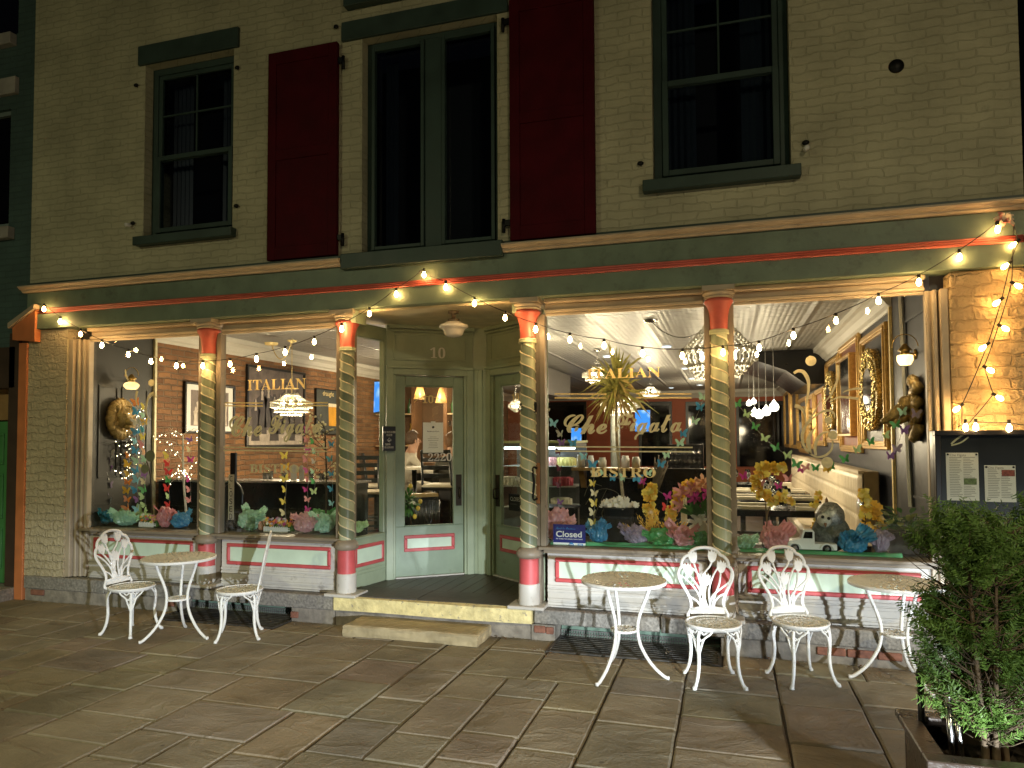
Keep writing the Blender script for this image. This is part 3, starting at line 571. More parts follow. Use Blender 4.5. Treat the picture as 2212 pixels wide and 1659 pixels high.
# ---------------------------------------------------------------- ground
def flag_mat():
    m, nt, b, N, K = nodes('bluestone_flags'); b.inputs['Roughness'].default_value = .8; b.inputs['Specular IOR Level'].default_value = .3
    tc = N('ShaderNodeTexCoord'); at = N('ShaderNodeAttribute'); at.attribute_name = 'tone'
    n1 = N('ShaderNodeTexNoise'); n1.inputs['Scale'].default_value = 2.2; n1.inputs['Detail'].default_value = 8; K(tc.outputs['Object'], n1.inputs['Vector'])
    mx = N('ShaderNodeMix'); mx.data_type = 'RGBA'; mx.inputs[6].default_value = (.23, .198, .15, 1); mx.inputs[7].default_value = (.34, .30, .228, 1); K(n1.outputs['Fac'], mx.inputs[0])
    m2 = N('ShaderNodeMix'); m2.data_type = 'RGBA'; m2.blend_type = 'MULTIPLY'; m2.inputs[0].default_value = 1; K(mx.outputs[2], m2.inputs[6]); K(at.outputs['Color'], m2.inputs[7])
    n5 = N('ShaderNodeTexNoise'); n5.inputs['Scale'].default_value = 9; n5.inputs['Detail'].default_value = 3; K(tc.outputs['Object'], n5.inputs['Vector'])
    r5 = N('ShaderNodeMapRange'); r5.inputs[1].default_value = .68; r5.inputs[2].default_value = .78; r5.inputs[3].default_value = 0; r5.inputs[4].default_value = .35; K(n5.outputs['Fac'], r5.inputs[0])
    m3 = N('ShaderNodeMix'); m3.data_type = 'RGBA'; m3.inputs[7].default_value = (.30, .27, .22, 1); K(r5.outputs[0], m3.inputs[0]); K(m2.outputs[2], m3.inputs[6]); 
    n7 = N('ShaderNodeTexNoise'); n7.inputs['Scale'].default_value = 1.1; n7.inputs['Detail'].default_value = 7; n7.inputs['Roughness'].default_value = .65; K(tc.outputs['Object'], n7.inputs['Vector'])
    r7 = N('ShaderNodeMapRange'); r7.inputs[1].default_value = .35; r7.inputs[2].default_value = .62; r7.inputs[3].default_value = .72; r7.inputs[4].default_value = 1.06; K(n7.outputs['Fac'], r7.inputs[0])
    v8 = N('ShaderNodeTexVoronoi'); v8.inputs['Scale'].default_value = 3.1; K(tc.outputs['Object'], v8.inputs['Vector']); r8 = N('ShaderNodeMapRange'); r8.inputs[1].default_value = .035; r8.inputs[2].default_value = .055; r8.inputs[3].default_value = .55; r8.inputs[4].default_value = 1; K(v8.outputs['Distance'], r8.inputs[0])
    mm = N('ShaderNodeMath'); mm.operation = 'MULTIPLY'; K(r7.outputs[0], mm.inputs[0]); K(r8.outputs[0], mm.inputs[1])
    m4 = N('ShaderNodeMix'); m4.data_type = 'RGBA'; m4.blend_type = 'MULTIPLY'; m4.inputs[0].default_value = 1; K(m3.outputs[2], m4.inputs[6]); K(mm.outputs[0], m4.inputs[7]); K(m4.outputs[2], b.inputs['Base Color'])
    # cleft surface: stretched ridges plus fine grain
    mp = N('ShaderNodeMapping'); mp.inputs['Rotation'].default_value = (0, 0, .9); mp.inputs['Scale'].default_value = (1.3, 2.0, 1); K(tc.outputs['Object'], mp.inputs[0])
    n2 = N('ShaderNodeTexNoise'); n2.inputs['Scale'].default_value = 2.0; n2.inputs['Detail'].default_value = 5; n2.inputs['Distortion'].default_value = .7; K(mp.outputs[0], n2.inputs['Vector'])
    st = N('ShaderNodeMath'); st.operation = 'MULTIPLY'; st.inputs[1].default_value = 5; K(n2.outputs['Fac'], st.inputs[0]); fl = N('ShaderNodeMath'); fl.operation = 'PINGPONG'; fl.inputs[1].default_value = 1; K(st.outputs[0], fl.inputs[0])
    pw = N('ShaderNodeMath'); pw.operation = 'POWER'; pw.inputs[1].default_value = 5; K(fl.outputs[0], pw.inputs[0])
    n3 = N('ShaderNodeTexNoise'); n3.inputs['Scale'].default_value = 55; n3.inputs['Detail'].default_value = 5; K(tc.outputs['Object'], n3.inputs['Vector'])
    ad = N('ShaderNodeMath'); ad.operation = 'MULTIPLY_ADD'; ad.inputs[1].default_value = .22; K(n3.outputs['Fac'], ad.inputs[0]); 
    a2 = N('ShaderNodeMath'); a2.operation = 'MULTIPLY_ADD'; a2.inputs[1].default_value = .16; K(pw.outputs[0], a2.inputs[0]); K(n2.outputs['Fac'], a2.inputs[2]); K(a2.outputs[0], ad.inputs[2])
    bu = N('ShaderNodeBump'); bu.inputs['Strength'].default_value = 1.0; bu.inputs['Distance'].default_value = .024; K(ad.outputs[0], bu.inputs['Height']); K(bu.outputs[0], b.inputs['Normal']); return m
FLAG = flag_mat()
rs = random.Random(11)
slabs = []; G_ = .122; NX, NY = 156, 74; occ = [[False] * NY for _ in range(NX)]; X0_, Y0_ = -13.0, .012
SIZES = [(4, 3), (3, 4), (5, 4), (4, 5), (6, 4), (3, 3), (4, 4), (5, 3), (6, 5), (3, 5), (4, 6)]
for j in range(NY):                                          # random ashlar of rectangles on a small module, laid from the wall outwards
    for i in range(NX):
        if occ[i][j]: continue
        for a, b in rs.sample(SIZES, len(SIZES)) + [(3, 2), (2, 3), (2, 2), (1, 3), (3, 1), (2, 1), (1, 2), (1, 1)]:
            if i + a > NX or j + b > NY: continue
            if any(occ[i + p][j + q] for p in range(a) for q in range(b)): continue
            run = 0                                          # avoid leaving slivers in the row
            while i + a + run < NX and not occ[i + a + run][j] and run < 3: run += 1
            if 0 < run < 3 and i + a + run < NX and rs.random() < .9 and (a, b) in SIZES: continue
            for p in range(a):
                for q in range(b): occ[i + p][j + q] = True
            slabs.append((X0_ + i * G_, X0_ + (i + a) * G_, Y0_ - (j + b) * G_, Y0_ - j * G_)); break
WELLS = [(-5.31, -3.97, -.29, .3), (-1.43, -.07, -.29, .3)]
cut = []
for s in slabs:                                              # slabs stop at the window wells
    parts = [s]
    for (wa, wb, wc, wd) in WELLS:
        nx = []
        for (a, b, c, d) in parts:
            if b <= wa or a >= wb or d <= wc or c >= wd: nx.append((a, b, c, d)); continue
            if c < wc - .03: nx.append((a, b, c, wc))
            if a < wa - .03: nx.append((a, wa, max(c, wc), d))
            if b > wb + .03: nx.append((wb, b, max(c, wc), d))
        parts = nx
    cut += parts
me = bpy.data.meshes.new('sidewalk'); bm = bmesh.new(); lay = bm.loops.layers.color.new('tone')
for (a, b, c, d) in cut:
    g = .006; z = rs.uniform(-.003, .003); tl = [rs.uniform(-.002, .002) for _ in range(4)]; t = rs.uniform(.94, 1.05); tint = (t * rs.uniform(.97, 1.04), t, t * rs.uniform(.94, 1.05), 1)
    j = lambda: rs.uniform(-.006, .006)
    pts = [(a + g + j() * .6, c + g + j() * .6), (b - g + j() * .6, c + g + j() * .6), (b - g + j() * .6, d - g + j() * .6), (a + g + j() * .6, d - g + j() * .6)]
    edge = []
    for i in range(4):                                       # slightly irregular edges
        p, q = pts[i], pts[(i + 1) % 4]; edge.append(p)
        for k in (1, 2, 3): t2 = k / 4; edge.append((p[0] + (q[0] - p[0]) * t2 + rs.uniform(-.0025, .0025), p[1] + (q[1] - p[1]) * t2 + rs.uniform(-.0025, .0025)))
    cx0, cy0 = (a + b) / 2, (c + d) / 2
    inn = [(x + (cx0 - x) * .012 / max(.1, b - a) * 2, y + (cy0 - y) * .012 / max(.1, d - c) * 2) for x, y in edge]
    vi = [bm.verts.new((x, y, z)) for x, y in inn]; vo = [bm.verts.new((x, y, z - .009)) for x, y in edge]; vb = [bm.verts.new((x, y, -.05)) for x, y in edge]; k = len(edge)
    fs = [bm.faces.new(vi)] + [bm.faces.new((vo[i], vo[(i + 1) % k], vi[(i + 1) % k], vi[i])) for i in range(k)] + [bm.faces.new((vb[i], vb[(i + 1) % k], vo[(i + 1) % k], vo[i])) for i in range(k)]
    for f in fs:
        for l in f.loops: l[lay] = tint
bm.to_mesh(me); bm.free(); me.materials.append(FLAG); o = bpy.data.objects.new('sidewalk', me); place(o, None); tag(o, kind='structure')
mb = MB()
def gq(x0, x1, y0, y1, z): mb.quad((x0, y0, z), (x1, y0, z), (x1, y1, z), (x0, y1, z))
gq(-40, 40, -9.3, -.285, -.016); gq(-40, -5.3, -.285, .3, -.016); gq(-3.98, -1.42, -.285, .3, -.016); gq(-.08, 40, -.285, .3, -.016); o = mb.build('joint_mortar_ground', pm('joint_dirt', (.045, .037, .027), .9, var=.4, scale=30, bump=.8, bscale=70), recalc=False); tag(o, kind='structure')
mb = MB(); mb.box(-40, 40, -9.5, -9.3, -.2, 0); tag(mb.build('kerb', GRANITE), kind='structure')
mb = MB(); mb.quad((-600, -600, -.14), (600, -600, -.14), (600, -9.5, -.14), (-600, -9.5, -.14)); mb.quad((-600, 12.2, -.14), (600, 12.2, -.14), (600, 600, -.14), (-600, 600, -.14)); tag(mb.build('road', pm('asphalt', (.045, .045, .047), .8, var=.3, scale=20, bump=.5), recalc=False), kind='structure')

# fallen leaves and grit along the foot of the wall
mb = MB(); rl = random.Random(3)
LEAFC = [(-1.92, -.03, .14, 60), (-1.45, -.30, .10, 20), (.1, -.06, .35, 50), (.95, -.07, .5, 70), (-3.65, -.1, .2, 20), (1.25, -.2, .25, 25)]
for cx, cy, sp, k in LEAFC:
    for _ in range(k):
        x, y = cx + rl.gauss(0, sp), min(-.02, cy + rl.gauss(0, .04)); a = rl.random() * 6.28; s = rl.uniform(.005, .016); z = rl.uniform(.004, .012); u = Vector((math.cos(a), math.sin(a), rl.uniform(-.3, .3))) * s; v = Vector((-math.sin(a), math.cos(a), rl.uniform(-.4, .4))) * s * .5; c = Vector((x, y, z + .004))
        mb.add([c - u, c - v, c + u, c + v], [(0, 1, 2, 3)], rl.randrange(2))
o = mb.build('leaf_litter', [pm('dry_leaf', (.16, .08, .03), .8), pm('pale_grit', (.33, .30, .25), .8)], recalc=False); tag(o, 'brown leaf crumbs and grit along the foot of the wall', 'leaf litter', kind='stuff')

# loose stone step
STEPM = pm('sandstone_step', (.40, .33, .20), .75, var=.22, scale=7, bump=1.0, bscale=18)
mb = MB(); n, m_ = 28, 8; rq = random.Random(5)
def sp_(u, v):
    x = -3.235 + 1.245 * u; y = -.335 + .375 * v + .012 * math.sin(3 * u); return x, y
def edgej(u, v): return Vector((noise.noise(Vector((u * 9, v * 9, 2))), noise.noise(Vector((u * 9, v * 9, 7))), noise.noise(Vector((u * 12, v * 12, 4)))))
vs = []; fs = []
ring = [(i / n, 0) for i in range(n)] + [(1, i / m_) for i in range(m_)] + [(1 - i / n, 1) for i in range(n)] + [(0, 1 - i / m_) for i in range(m_)]
levels = [(.0, .004), (.03, .0), (.06, .004), (.085, .0), (.096, .014), (.0985, .05)]
for li, (z, ins) in enumerate(levels):
    for (u, v) in ring:
        x, y = sp_(u, v); j = edgej(u + li * .13, v); cx0, cy0 = -2.61, -.148
        x += (.5 - u) * 2 * ins; y += (.5 - v) * 2 * ins
        amp = .010 if li < 5 else .003
        vs.append((x + j.x * amp, y + j.y * amp * 1.4, z + (j.z * .004 if li else 0)))
k = len(ring)
for li in range(len(levels) - 1): fs += [(li * k + i, li * k + (i + 1) % k, (li + 1) * k + (i + 1) % k, (li + 1) * k + i) for i in range(k)]
fs.append(tuple((len(levels) - 1) * k + i for i in range(k))); mb.add(vs, fs); o = mb.build('stone_step', STEPM)
tag(o, 'loose rough sandstone slab step lying on the paving before the yellow doorstep', 'step')

# grates
def grate(x0, x1, label):
    t = thing('cellar_grate', label, 'grate', ((x0 + x1) / 2, 0, 0), 'iron grates over the cellar wells')
    mb = MB()
    for i in range(9): y = -.25 + i * .054; mb.box(x0, x1, y, y + .014, -.022, .004)
    mb.build('grate_bar', pm('worn_grey_iron', (.075, .07, .062), .55, metal=.3, var=.4, scale=20), t)
    mb = MB(); mb.box(x0 - .025, x1 + .025, -.285, -.262, -.022, .007); mb.box(x0 - .025, x0, -.262, .2, -.022, .007); mb.box(x1, x1 + .025, -.262, .2, -.022, .007)
    for i in (1, 2, 3): x = x0 + (x1 - x0) * i / 4; mb.box(x - .006, x + .006, -.262, .2, -.03, -.0225)
    mb.build('grate_frame', MATS['worn_grey_iron'], t)
grate(-5.28, -4.0, 'black iron cellar grate beneath the profile white chair left of the doorstep'); grate(-1.40, -.1, 'black iron cellar grate behind the legs of the table right of the doorstep')

# ---------------------------------------------------------------- cast garden furniture
WM = pm('white_cast_metal', (.78, .78, .76), .42, var=.05, scale=14, bump=.35, bscale=60)
def wear(m, col, scale, lo, hi):                             # chips and rust spots
    nt = m.node_tree; N, K = nt.nodes.new, nt.links.new; b = nt.nodes['Principled BSDF']; src = b.inputs['Base Color'].links[0].from_socket
    tc = N('ShaderNodeTexCoord'); n = N('ShaderNodeTexNoise'); n.inputs['Scale'].default_value = scale; n.inputs['Detail'].default_value = 8; n.inputs['Roughness'].default_value = .7; K(tc.outputs['Object'], n.inputs['Vector'])
    r = N('ShaderNodeMapRange'); r.inputs[1].default_value = lo; r.inputs[2].default_value = hi; K(n.outputs['Fac'], r.inputs[0]); x = N('ShaderNodeMix'); x.data_type = 'RGBA'; x.inputs[7].default_value = (*col, 1); K(r.outputs[0], x.inputs[0]); K(src, x.inputs[6]); K(x.outputs[2], b.inputs['Base Color'])
wear(WM, (.22, .12, .06), 17, .66, .72)
for m_, c_, s_, lo, hi in ((CORAL, (.30, .16, .10), 30, .62, .70), (ROSE, (.45, .40, .36), 28, .66, .72), (GREYW, (.26, .23, .19), 9, .58, .74), (SGREEN, (.16, .18, .13), 8, .6, .76), (TAN, (.27, .20, .13), 12, .6, .74), (FGREEN, (.10, .12, .09), 6, .55, .75), (YELLOW, (.34, .30, .22), 22, .58, .64), (CREAM, (.30, .28, .19), 4.5, .62, .75), (TAN2, (.15, .12, .09), 12, .6, .74)): wear(m_, c_, s_, lo, hi)
def chair_proto():
    t = local(thing('bistro_chair', '', 'chair'))
    mb = MB(); N_ = 40
    ring = lambda r, z, n=N_: [(r * math.cos(2 * PI * i / n), r * math.sin(2 * PI * i / n), z) for i in range(n)]
    mb.tube(ring(.186, .405), .0095, 8, closed=True); mb.lathe([(.178, .398), (.186, .380), (.190, .398)], n=N_); mb.tube(ring(.118, .403), .006, 6, closed=True); mb.tube(ring(.055, .402), .006, 6, closed=True)
    mb.lathe([(.001, .407), (.022, .405), (.026, .398), (.001, .396)], n=16)
    def leafbar(r0, r1, a0, a1, w):
        q = [((r0 + (r1 - r0) * s) * math.cos(a0 + (a1 - a0) * s), (r0 + (r1 - r0) * s) * math.sin(a0 + (a1 - a0) * s), .404) for s in (0, .25, .5, .75, 1)]
        strip(mb, [(x, y, z - .006) for x, y, z in q], [w * .35, w * .9, w, w * .8, w * .3], nrm=(0, 0, 1), th=.009)
    for i in range(20):
        a = 2 * PI * i / 20; leafbar(.12, .185, a, a + .28, .018); leafbar(.12, .185, a + .22, a - .02, .010)
    for i in range(12):
        a = 2 * PI * i / 12; leafbar(.056, .117, a, a - .35, .017); leafbar(.056, .117, a - .3, a + .1, .009)
    for i in range(8): a = 2 * PI * i / 8; leafbar(.02, .055, a, a + .3, .014)
    mb.build('seat', WM, t)
    for a in (PI * .25, PI * .75, PI * 1.25, PI * 1.75):
        mb = MB(); ca, sa = math.cos(a), math.sin(a); R = lambda r, z, s=0: (r * ca - s * sa, r * sa + s * ca, z)
        q = spline([R(.170, .385), R(.188, .345), R(.190, .28), R(.185, .19), R(.195, .10), R(.222, .03), R(.248, .006)], 5); k = len(q)
        rad = [.010 + .003 * math.sin(PI * i / k) if i < k * .75 else .011 + .006 * ((i / k) - .75) * 4 for i in range(k)]; mb.tube(q, rad, 8)
        mb.tube([R(.243, .0), R(.243, .018)], [.017, .012], 10)
        for sg in (1, -1):
            mb.tube(spline([R(.160, .386, sg * .092), R(.172, .365, sg * .075), R(.184, .335, sg * .042), R(.190, .29, sg * .026), R(.188, .235, sg * .008), R(.187, .215, sg * .001)], 5), .0075, 6)
            mb.tube(spline([R(.160, .386, sg * .092), R(.168, .381, sg * .06), R(.176, .362, sg * .035), R(.182, .384, sg * .012)], 4), .006, 6)
            mb.tube([R(.188, .335, sg * .040), R(.189, .305, 0), R(.190, .27, sg * .020)], .0045, 6); mb.tube([R(.188, .315, sg * .030), R(.189, .345, 0)], .0045, 6)
        mb.build('leg', WM, t)
    # back: lobed frame, tulips on stems
    F = lambda x, z, d=0: (x, .160 + (z - .43) * .20 + d, z)
    half = [(.0, .893), (.045, .889), (.082, .876), (.104, .856), (.112, .842), (.142, .828), (.164, .800), (.171, .772), (.169, .760), (.188, .740), (.197, .705), (.190, .668), (.168, .625), (.140, .575), (.122, .53), (.117, .49), (.128, .455), (.143, .425), (.140, .40)]
    sm = lambda L: [F(x, z) for x, z in L]
    mb = MB(); loop = spline(sm([(-x, z) for x, z in half[::-1]][:-1] + half), 3); mb.tube(loop, .0125, 8, nrm=(0, 1, 0), flat=.75)
    mb.tube(sm([(-.125, .462), (-.06, .470), (0, .472), (.06, .470), (.125, .462)]), .011, 8); mb.prism([(-.124, .43), (.124, .43), (.122, .465), (-.122, .465)], lambda x, z: F(x, z, -.004), lambda x, z: F(x, z, .006))
    for sg in (1, -1): mb.tube([F(sg * .14, .405), (sg * .12, .15, .397)], .012, 8)
    mb.build('back_frame', WM, t)
    def tulip(x, z, ang, stem):
        mb = MB(); KT = 1.28; out = [(-.006, 0), (-.016, .012), (-.020, .032), (-.018, .056), (-.010, .046), (-.004, .062), (.003, .047), (.011, .060), (.014, .044), (.020, .054), (.020, .028), (.015, .010), (.006, 0)]
        c, s_ = math.cos(ang), math.sin(ang); rot = [(x + (c * u * 1.25 - s_ * v * 1.15) * KT, z + (s_ * u * 1.25 + c * v * 1.15) * KT) for u, v in out]
        mb.prism(rot, lambda u, v: F(u, v, -.008), lambda u, v: F(u, v, .008)); mb.tube(spline(sm(stem + [(x, z)]), 6), [.0075] * (len(stem) * 6 + 1), 7, nrm=(0, 1, 0)); mb.build('tulip', WM, t)
    tulip(-.082, .785, .12, [(-.015, .47), (-.02, .55), (-.055, .69)]); tulip(.050, .790, -.12, [(-.04, .47), (-.05, .56), (-.022, .69), (.03, .755)]); tulip(-.120, .700, .25, [(.0, .47), (-.02, .54), (-.075, .64)])
    tulip(.110, .715, -.15, [(.03, .47), (.06, .56), (.096, .64)]); tulip(-.005, .625, -.1, [(-.03, .47), (-.028, .54), (-.01, .59)])
    mb = MB()
    for L in ([(.188, .72), (.17, .655), (.10, .60), (.04, .55), (.01, .47)], [(.186, .745), (.13, .765), (.07, .72), (.02, .60), (.02, .47)], [(-.190, .70), (-.14, .665), (-.08, .60), (-.04, .52), (-.01, .47)], [(-.165, .77), (-.11, .755), (-.05, .70), (-.02, .63), (-.015, .54)], [(.135, .57), (.09, .55), (.055, .51), (.045, .47)], [(-.13, .55), (-.09, .53), (-.06, .50), (-.05, .47)]):
        mb.tube(spline(sm(L), 5), .0075, 7, nrm=(0, 1, 0))
    mb.build('leaf_stem', WM, t); return t
def table_proto():
    t = local(thing('bistro_table', '', 'table')); mb = MB(); N_ = 48; z = .69; R0 = .305
    ring = lambda r, zz, n=N_: [(r * math.cos(2 * PI * i / n), r * math.sin(2 * PI * i / n), zz) for i in range(n)]
    mb.lathe([(R0 - .012, z - .004), (R0 - .004, z), (R0, z - .006), (R0, z - .024), (R0 - .006, z - .026), (R0 - .010, z - .012), (R0 - .012, z - .004)], n=N_)
    for r in (.235, .165, .095): mb.tube(ring(r, z - .006), .005, 6, closed=True)
    mb.lathe([(.001, z), (.03, z - .001), (.032, z - .008), (.001, z - .008)], n=18)
    def bar(r0, r1, a0, a1, w):
        q = [((r0 + (r1 - r0) * s) * math.cos(a0 + (a1 - a0) * s), (r0 + (r1 - r0) * s) * math.sin(a0 + (a1 - a0) * s), z - .009) for s in (0, .25, .5, .75, 1)]
        strip(mb, q, [w * .4, w * .95, w, w * .9, w * .4], nrm=(0, 0, 1), th=.009)
    for r0, r1, k, w in ((.235, .296, 34, .017), (.165, .235, 26, .019), (.095, .165, 16, .021), (.03, .095, 9, .02)):
        for i in range(k): a = 2 * PI * i / k; bar(r0, r1, a, a + .9 / k * 2, w); bar(r0, r1, a + PI / k, a + PI / k - .5 / k, w * .4)
    mb.build('table_top', WM, t)
    for a in (0, 2 * PI / 3, 4 * PI / 3):
        mb = MB(); q = spline([(.195 * math.cos(a), .195 * math.sin(a), .672), (.165 * math.cos(a), .165 * math.sin(a), .58), (.112 * math.cos(a), .112 * math.sin(a), .44), (.096 * math.cos(a), .096 * math.sin(a), .335), (.118 * math.cos(a), .118 * math.sin(a), .22), (.19 * math.cos(a), .19 * math.sin(a), .10), (.275 * math.cos(a), .275 * math.sin(a), .022), (.315 * math.cos(a), .315 * math.sin(a), .009)], 5)
        k = len(q); mb.tube(q, [.0125] * (k - 4) + [.013, .0145, .016, .012], 8); mb.build('leg', WM, t)
    mb = MB(); mb.lathe([(.094, .338), (.098, .332), (.098, .322), (.094, .320), (.09, .328), (.094, .338)], n=30); mb.lathe([(.001, .336), (.018, .335), (.02, .328), (.001, .328)], n=12); zz = z; z = .338
    for i in range(11): a = 2 * PI * i / 11; bar(.018, .093, a, a + .5, .016)
    mb.build('shelf', WM, t); return t
ch = chair_proto(); tb = table_proto(); used = set()
def put(proto, x, y, deg, label, group):
    o = proto if proto.name not in used else copy_tree(proto); used.add(proto.name)
    o.location = (x, y, 0); o.rotation_euler = (0, 0, math.radians(deg)); o['label'] = label; o['group'] = group; return o
GC, GT = 'white cast metal chairs on the pavement', 'white cast metal tables on the pavement'
put(ch, -5.13, -.723, 88, 'white tulip-back chair at far left, its back lobed and turned to the table', GC)
put(ch, -4.10, -.58, -58, 'white chair seen edge-on, right of the left table and facing it', GC)
put(ch, -.12, -.645, 14.5, 'white tulip-back chair just right of the middle table, facing the street', GC)
put(ch, .471, -.439, 25, 'white tulip-back chair beside the table by the bush, brightest lit of all', GC)
put(tb, -4.613, -.735, 0, 'round white table between the two chairs left of the door', GT)
put(tb, -.737, -.699, 0, 'round white table with brownish top in front of the blue closed sign', GT)
put(tb, 1.105, -.31, 180, 'round white table half hidden by the potted evergreen', GT)

# ---------------------------------------------------------------- planter, evergreen and stake lights
PX0, PX1, PY0, PY1, PZt = .66, 1.66, -3.0, -2.48, .55
pl = thing('planter_box', 'dark wooden trough planter with a broad rim at the right edge of the pavement', 'planter', (1.16, -2.74, 0))
PLW = pm('dark_stained_wood', (.045, .032, .024), .28, var=.3, scale=10, bump=.25, coat=.3)
mb = MB(); mb.box(PX0 + .03, PX1 - .03, PY0 + .03, PY0 + .055, .02, PZt - .03); mb.box(PX0 + .03, PX1 - .03, PY1 - .055, PY1 - .03, .02, PZt - .03); mb.box(PX0 + .03, PX0 + .055, PY0 + .055, PY1 - .055, .02, PZt - .03); mb.box(PX1 - .055, PX1 - .03, PY0 + .055, PY1 - .055, .02, PZt - .03); mb.box(PX0 + .055, PX1 - .055, PY0 + .055, PY1 - .055, .1, .14)
mb.build('box', PLW, pl, bevel=.004)
mb = MB(); w = .075; mb.box(PX0, PX1, PY0, PY0 + w, PZt - .03, PZt); mb.box(PX0, PX1, PY1 - w, PY1, PZt - .03, PZt); mb.box(PX0, PX0 + w, PY0 + w, PY1 - w, PZt - .03, PZt); mb.box(PX1 - w, PX1, PY0 + w, PY1 - w, PZt - .03, PZt); mb.build('rim', PLW, pl, bevel=.004)
mb = MB(); nx, ny = 40, 14
for i in range(nx):
    for j in range(ny):
        f = lambda a, b: (PX0 + .056 + (PX1 - PX0 - .112) * a / nx, PY0 + .056 + (PY1 - PY0 - .112) * b / ny, .455 + .03 * noise.noise(Vector((a * .9, b * .9, 1))))
        mb.quad(f(i, j), f(i + 1, j), f(i + 1, j + 1), f(i, j + 1))
mb.build('soil', pm('potting_soil', (.02, .014, .009), .95, var=.5, scale=50, bump=1, bscale=60), pl, merge=True)
LEAF = pm('evergreen_leaf', (.085, .16, .03), .5, var=.35, scale=9); LEAF2 = pm('paler_evergreen_leaf', (.10, .185, .035), .5, var=.3, scale=9); BARK = pm('grey_brown_bark', (.085, .06, .035), .8, var=.3, scale=30, bump=.6)
def arborvitae(name, label, cx, cy, w, h, seed, stems):
    rb = random.Random(seed); t = thing(name, label, 'shrub', (cx, cy, .46), 'evergreens in the trough'); mb = MB(); lv = [MB(), MB()]
    tips = []
    for s in range(stems):
        bx = cx + rb.uniform(-.10, .10) * w * 2; by = cy + rb.uniform(-.05, .05); a = rb.random() * 6.28; tx = cx + rb.uniform(-.45, .45) * w; ty = cy + rb.uniform(-.4, .4) * .34; hh = h * rb.uniform(.78, 1.0)
        q = spline([(bx, by, .44), (bx + (tx - bx) * .3, by + (ty - by) * .3, .46 + hh * .3), (bx + (tx - bx) * .75, by + (ty - by) * .7, .46 + hh * .68), (tx, ty, .46 + hh)], 6)
        k = len(q); mb.tube(q, [.011 * (1 - .75 * i / k) + .002 for i in range(k)], 6)
        for i in range(3, k):
            f = i / k
            for _ in range(8 if f > .25 else 5):
                an = rb.random() * 6.28; L = rb.uniform(.08, .22) * (1.15 - .5 * f); up = rb.uniform(.2, .9); e = q[i] + Vector((math.cos(an) * L, math.sin(an) * L * .7, L * up))
                mb.tube([q[i], q[i].lerp(e, .5) + Vector((0, 0, -.01)), e], [.003, .002, .001], 4); tips.append((q[i].lerp(e, .45), e, f)); tips.append((q[i].lerp(e, .75), e + Vector((0, 0, .03)), f))
    for a, b, f in tips:                                     # flat fern-like sprays made of many small scales
        if .10 < f < .42 and rb.random() < .15: continue
        if noise.noise(a * 5 + Vector((seed, 0, 0))) < -.04: continue
        for rep in range(3):
            d = ((b - a).normalized() + Vector((rb.uniform(-.5, .5), rb.uniform(-.5, .5), rb.uniform(-.1, .5)))).normalized(); side = d.cross(Vector((rb.uniform(-1, 1), rb.uniform(-1, 1), rb.uniform(-.4, .4)))).normalized(); nn = d.cross(side).normalized(); S_ = rb.uniform(.035, .10); c0 = a.lerp(b, rb.uniform(.2, .9)); g = lv[1 if (rb.random() < .25 + .3 * (f < .35)) else 0]  # paler leaves are picked more often low on the stems
            for j in range(9):
                u = j / 8; base = c0 + d * S_ * u
                for sg in (1, -1):
                    if rb.random() < .16: continue
                    l = S_ * .40 * (1 - .6 * u) * rb.uniform(.6, 1.15); tip = base + (side * sg * rb.uniform(.45, 1) + d * rb.uniform(.4, 1)).normalized() * l + nn * rb.uniform(-.02, .02) - Vector((0, 0, .1 * l)); wv = (side * -sg * .3 + d).normalized() * rb.uniform(.0018, .0034)
                    g.add([base - wv, base + wv, tip + wv * .6, tip - wv * .4], [(0, 1, 2, 3)])
    mb.build('stem', BARK, t); v = lv[0]
    nv = len(v.v); v.v += lv[1].v; v.f += [tuple(i + nv for i in f) for f in lv[1].f]; v.m += [1] * len(lv[1].f); v.sm += lv[1].sm
    v.build('foliage', [LEAF, LEAF2], t, recalc=False)
arborvitae('evergreen_shrub', 'bushy green evergreen at the left end of the trough, branches reaching over the rim', .94, -2.74, .30, .92, 4, 9)
arborvitae('evergreen_shrub', 'taller dark evergreen at the right frame edge in the trough', 1.33, -2.72, .36, 1.0, 9, 10)
SILV = pm('brushed_steel', (.55, .55, .54), .22, metal=1.0, var=.1)
def stake(x, y, z1, r, m, label, tilt=0):
    t = thing('stake_light', label, 'garden light', (x, y, .44), 'stake lights stuck in the trough')
    mb = MB(); mb.tube([(x, y, .40), (x + tilt, y, z1 - .05)], r, 14); mb.build('stake', m, t)
    mb = MB(); mb.lathe([(r, z1 - .05), (r * 1.25, z1 - .045), (r * 1.25, z1 - .01), (r * .9, z1), (.0005, z1)], (x + tilt, y, 0), 16); mb.build('cap', m, t)
stake(.735, -2.60, .755, .013, BLACK, 'slim black stake light in the corner of the trough'); stake(.80, -2.78, .735, .011, SILV, 'taller of two shiny steel stake lights in the trough', -.012); stake(.84, -2.76, .70, .010, SILV, 'shorter shiny steel stake light leaning behind its twin', -.02)

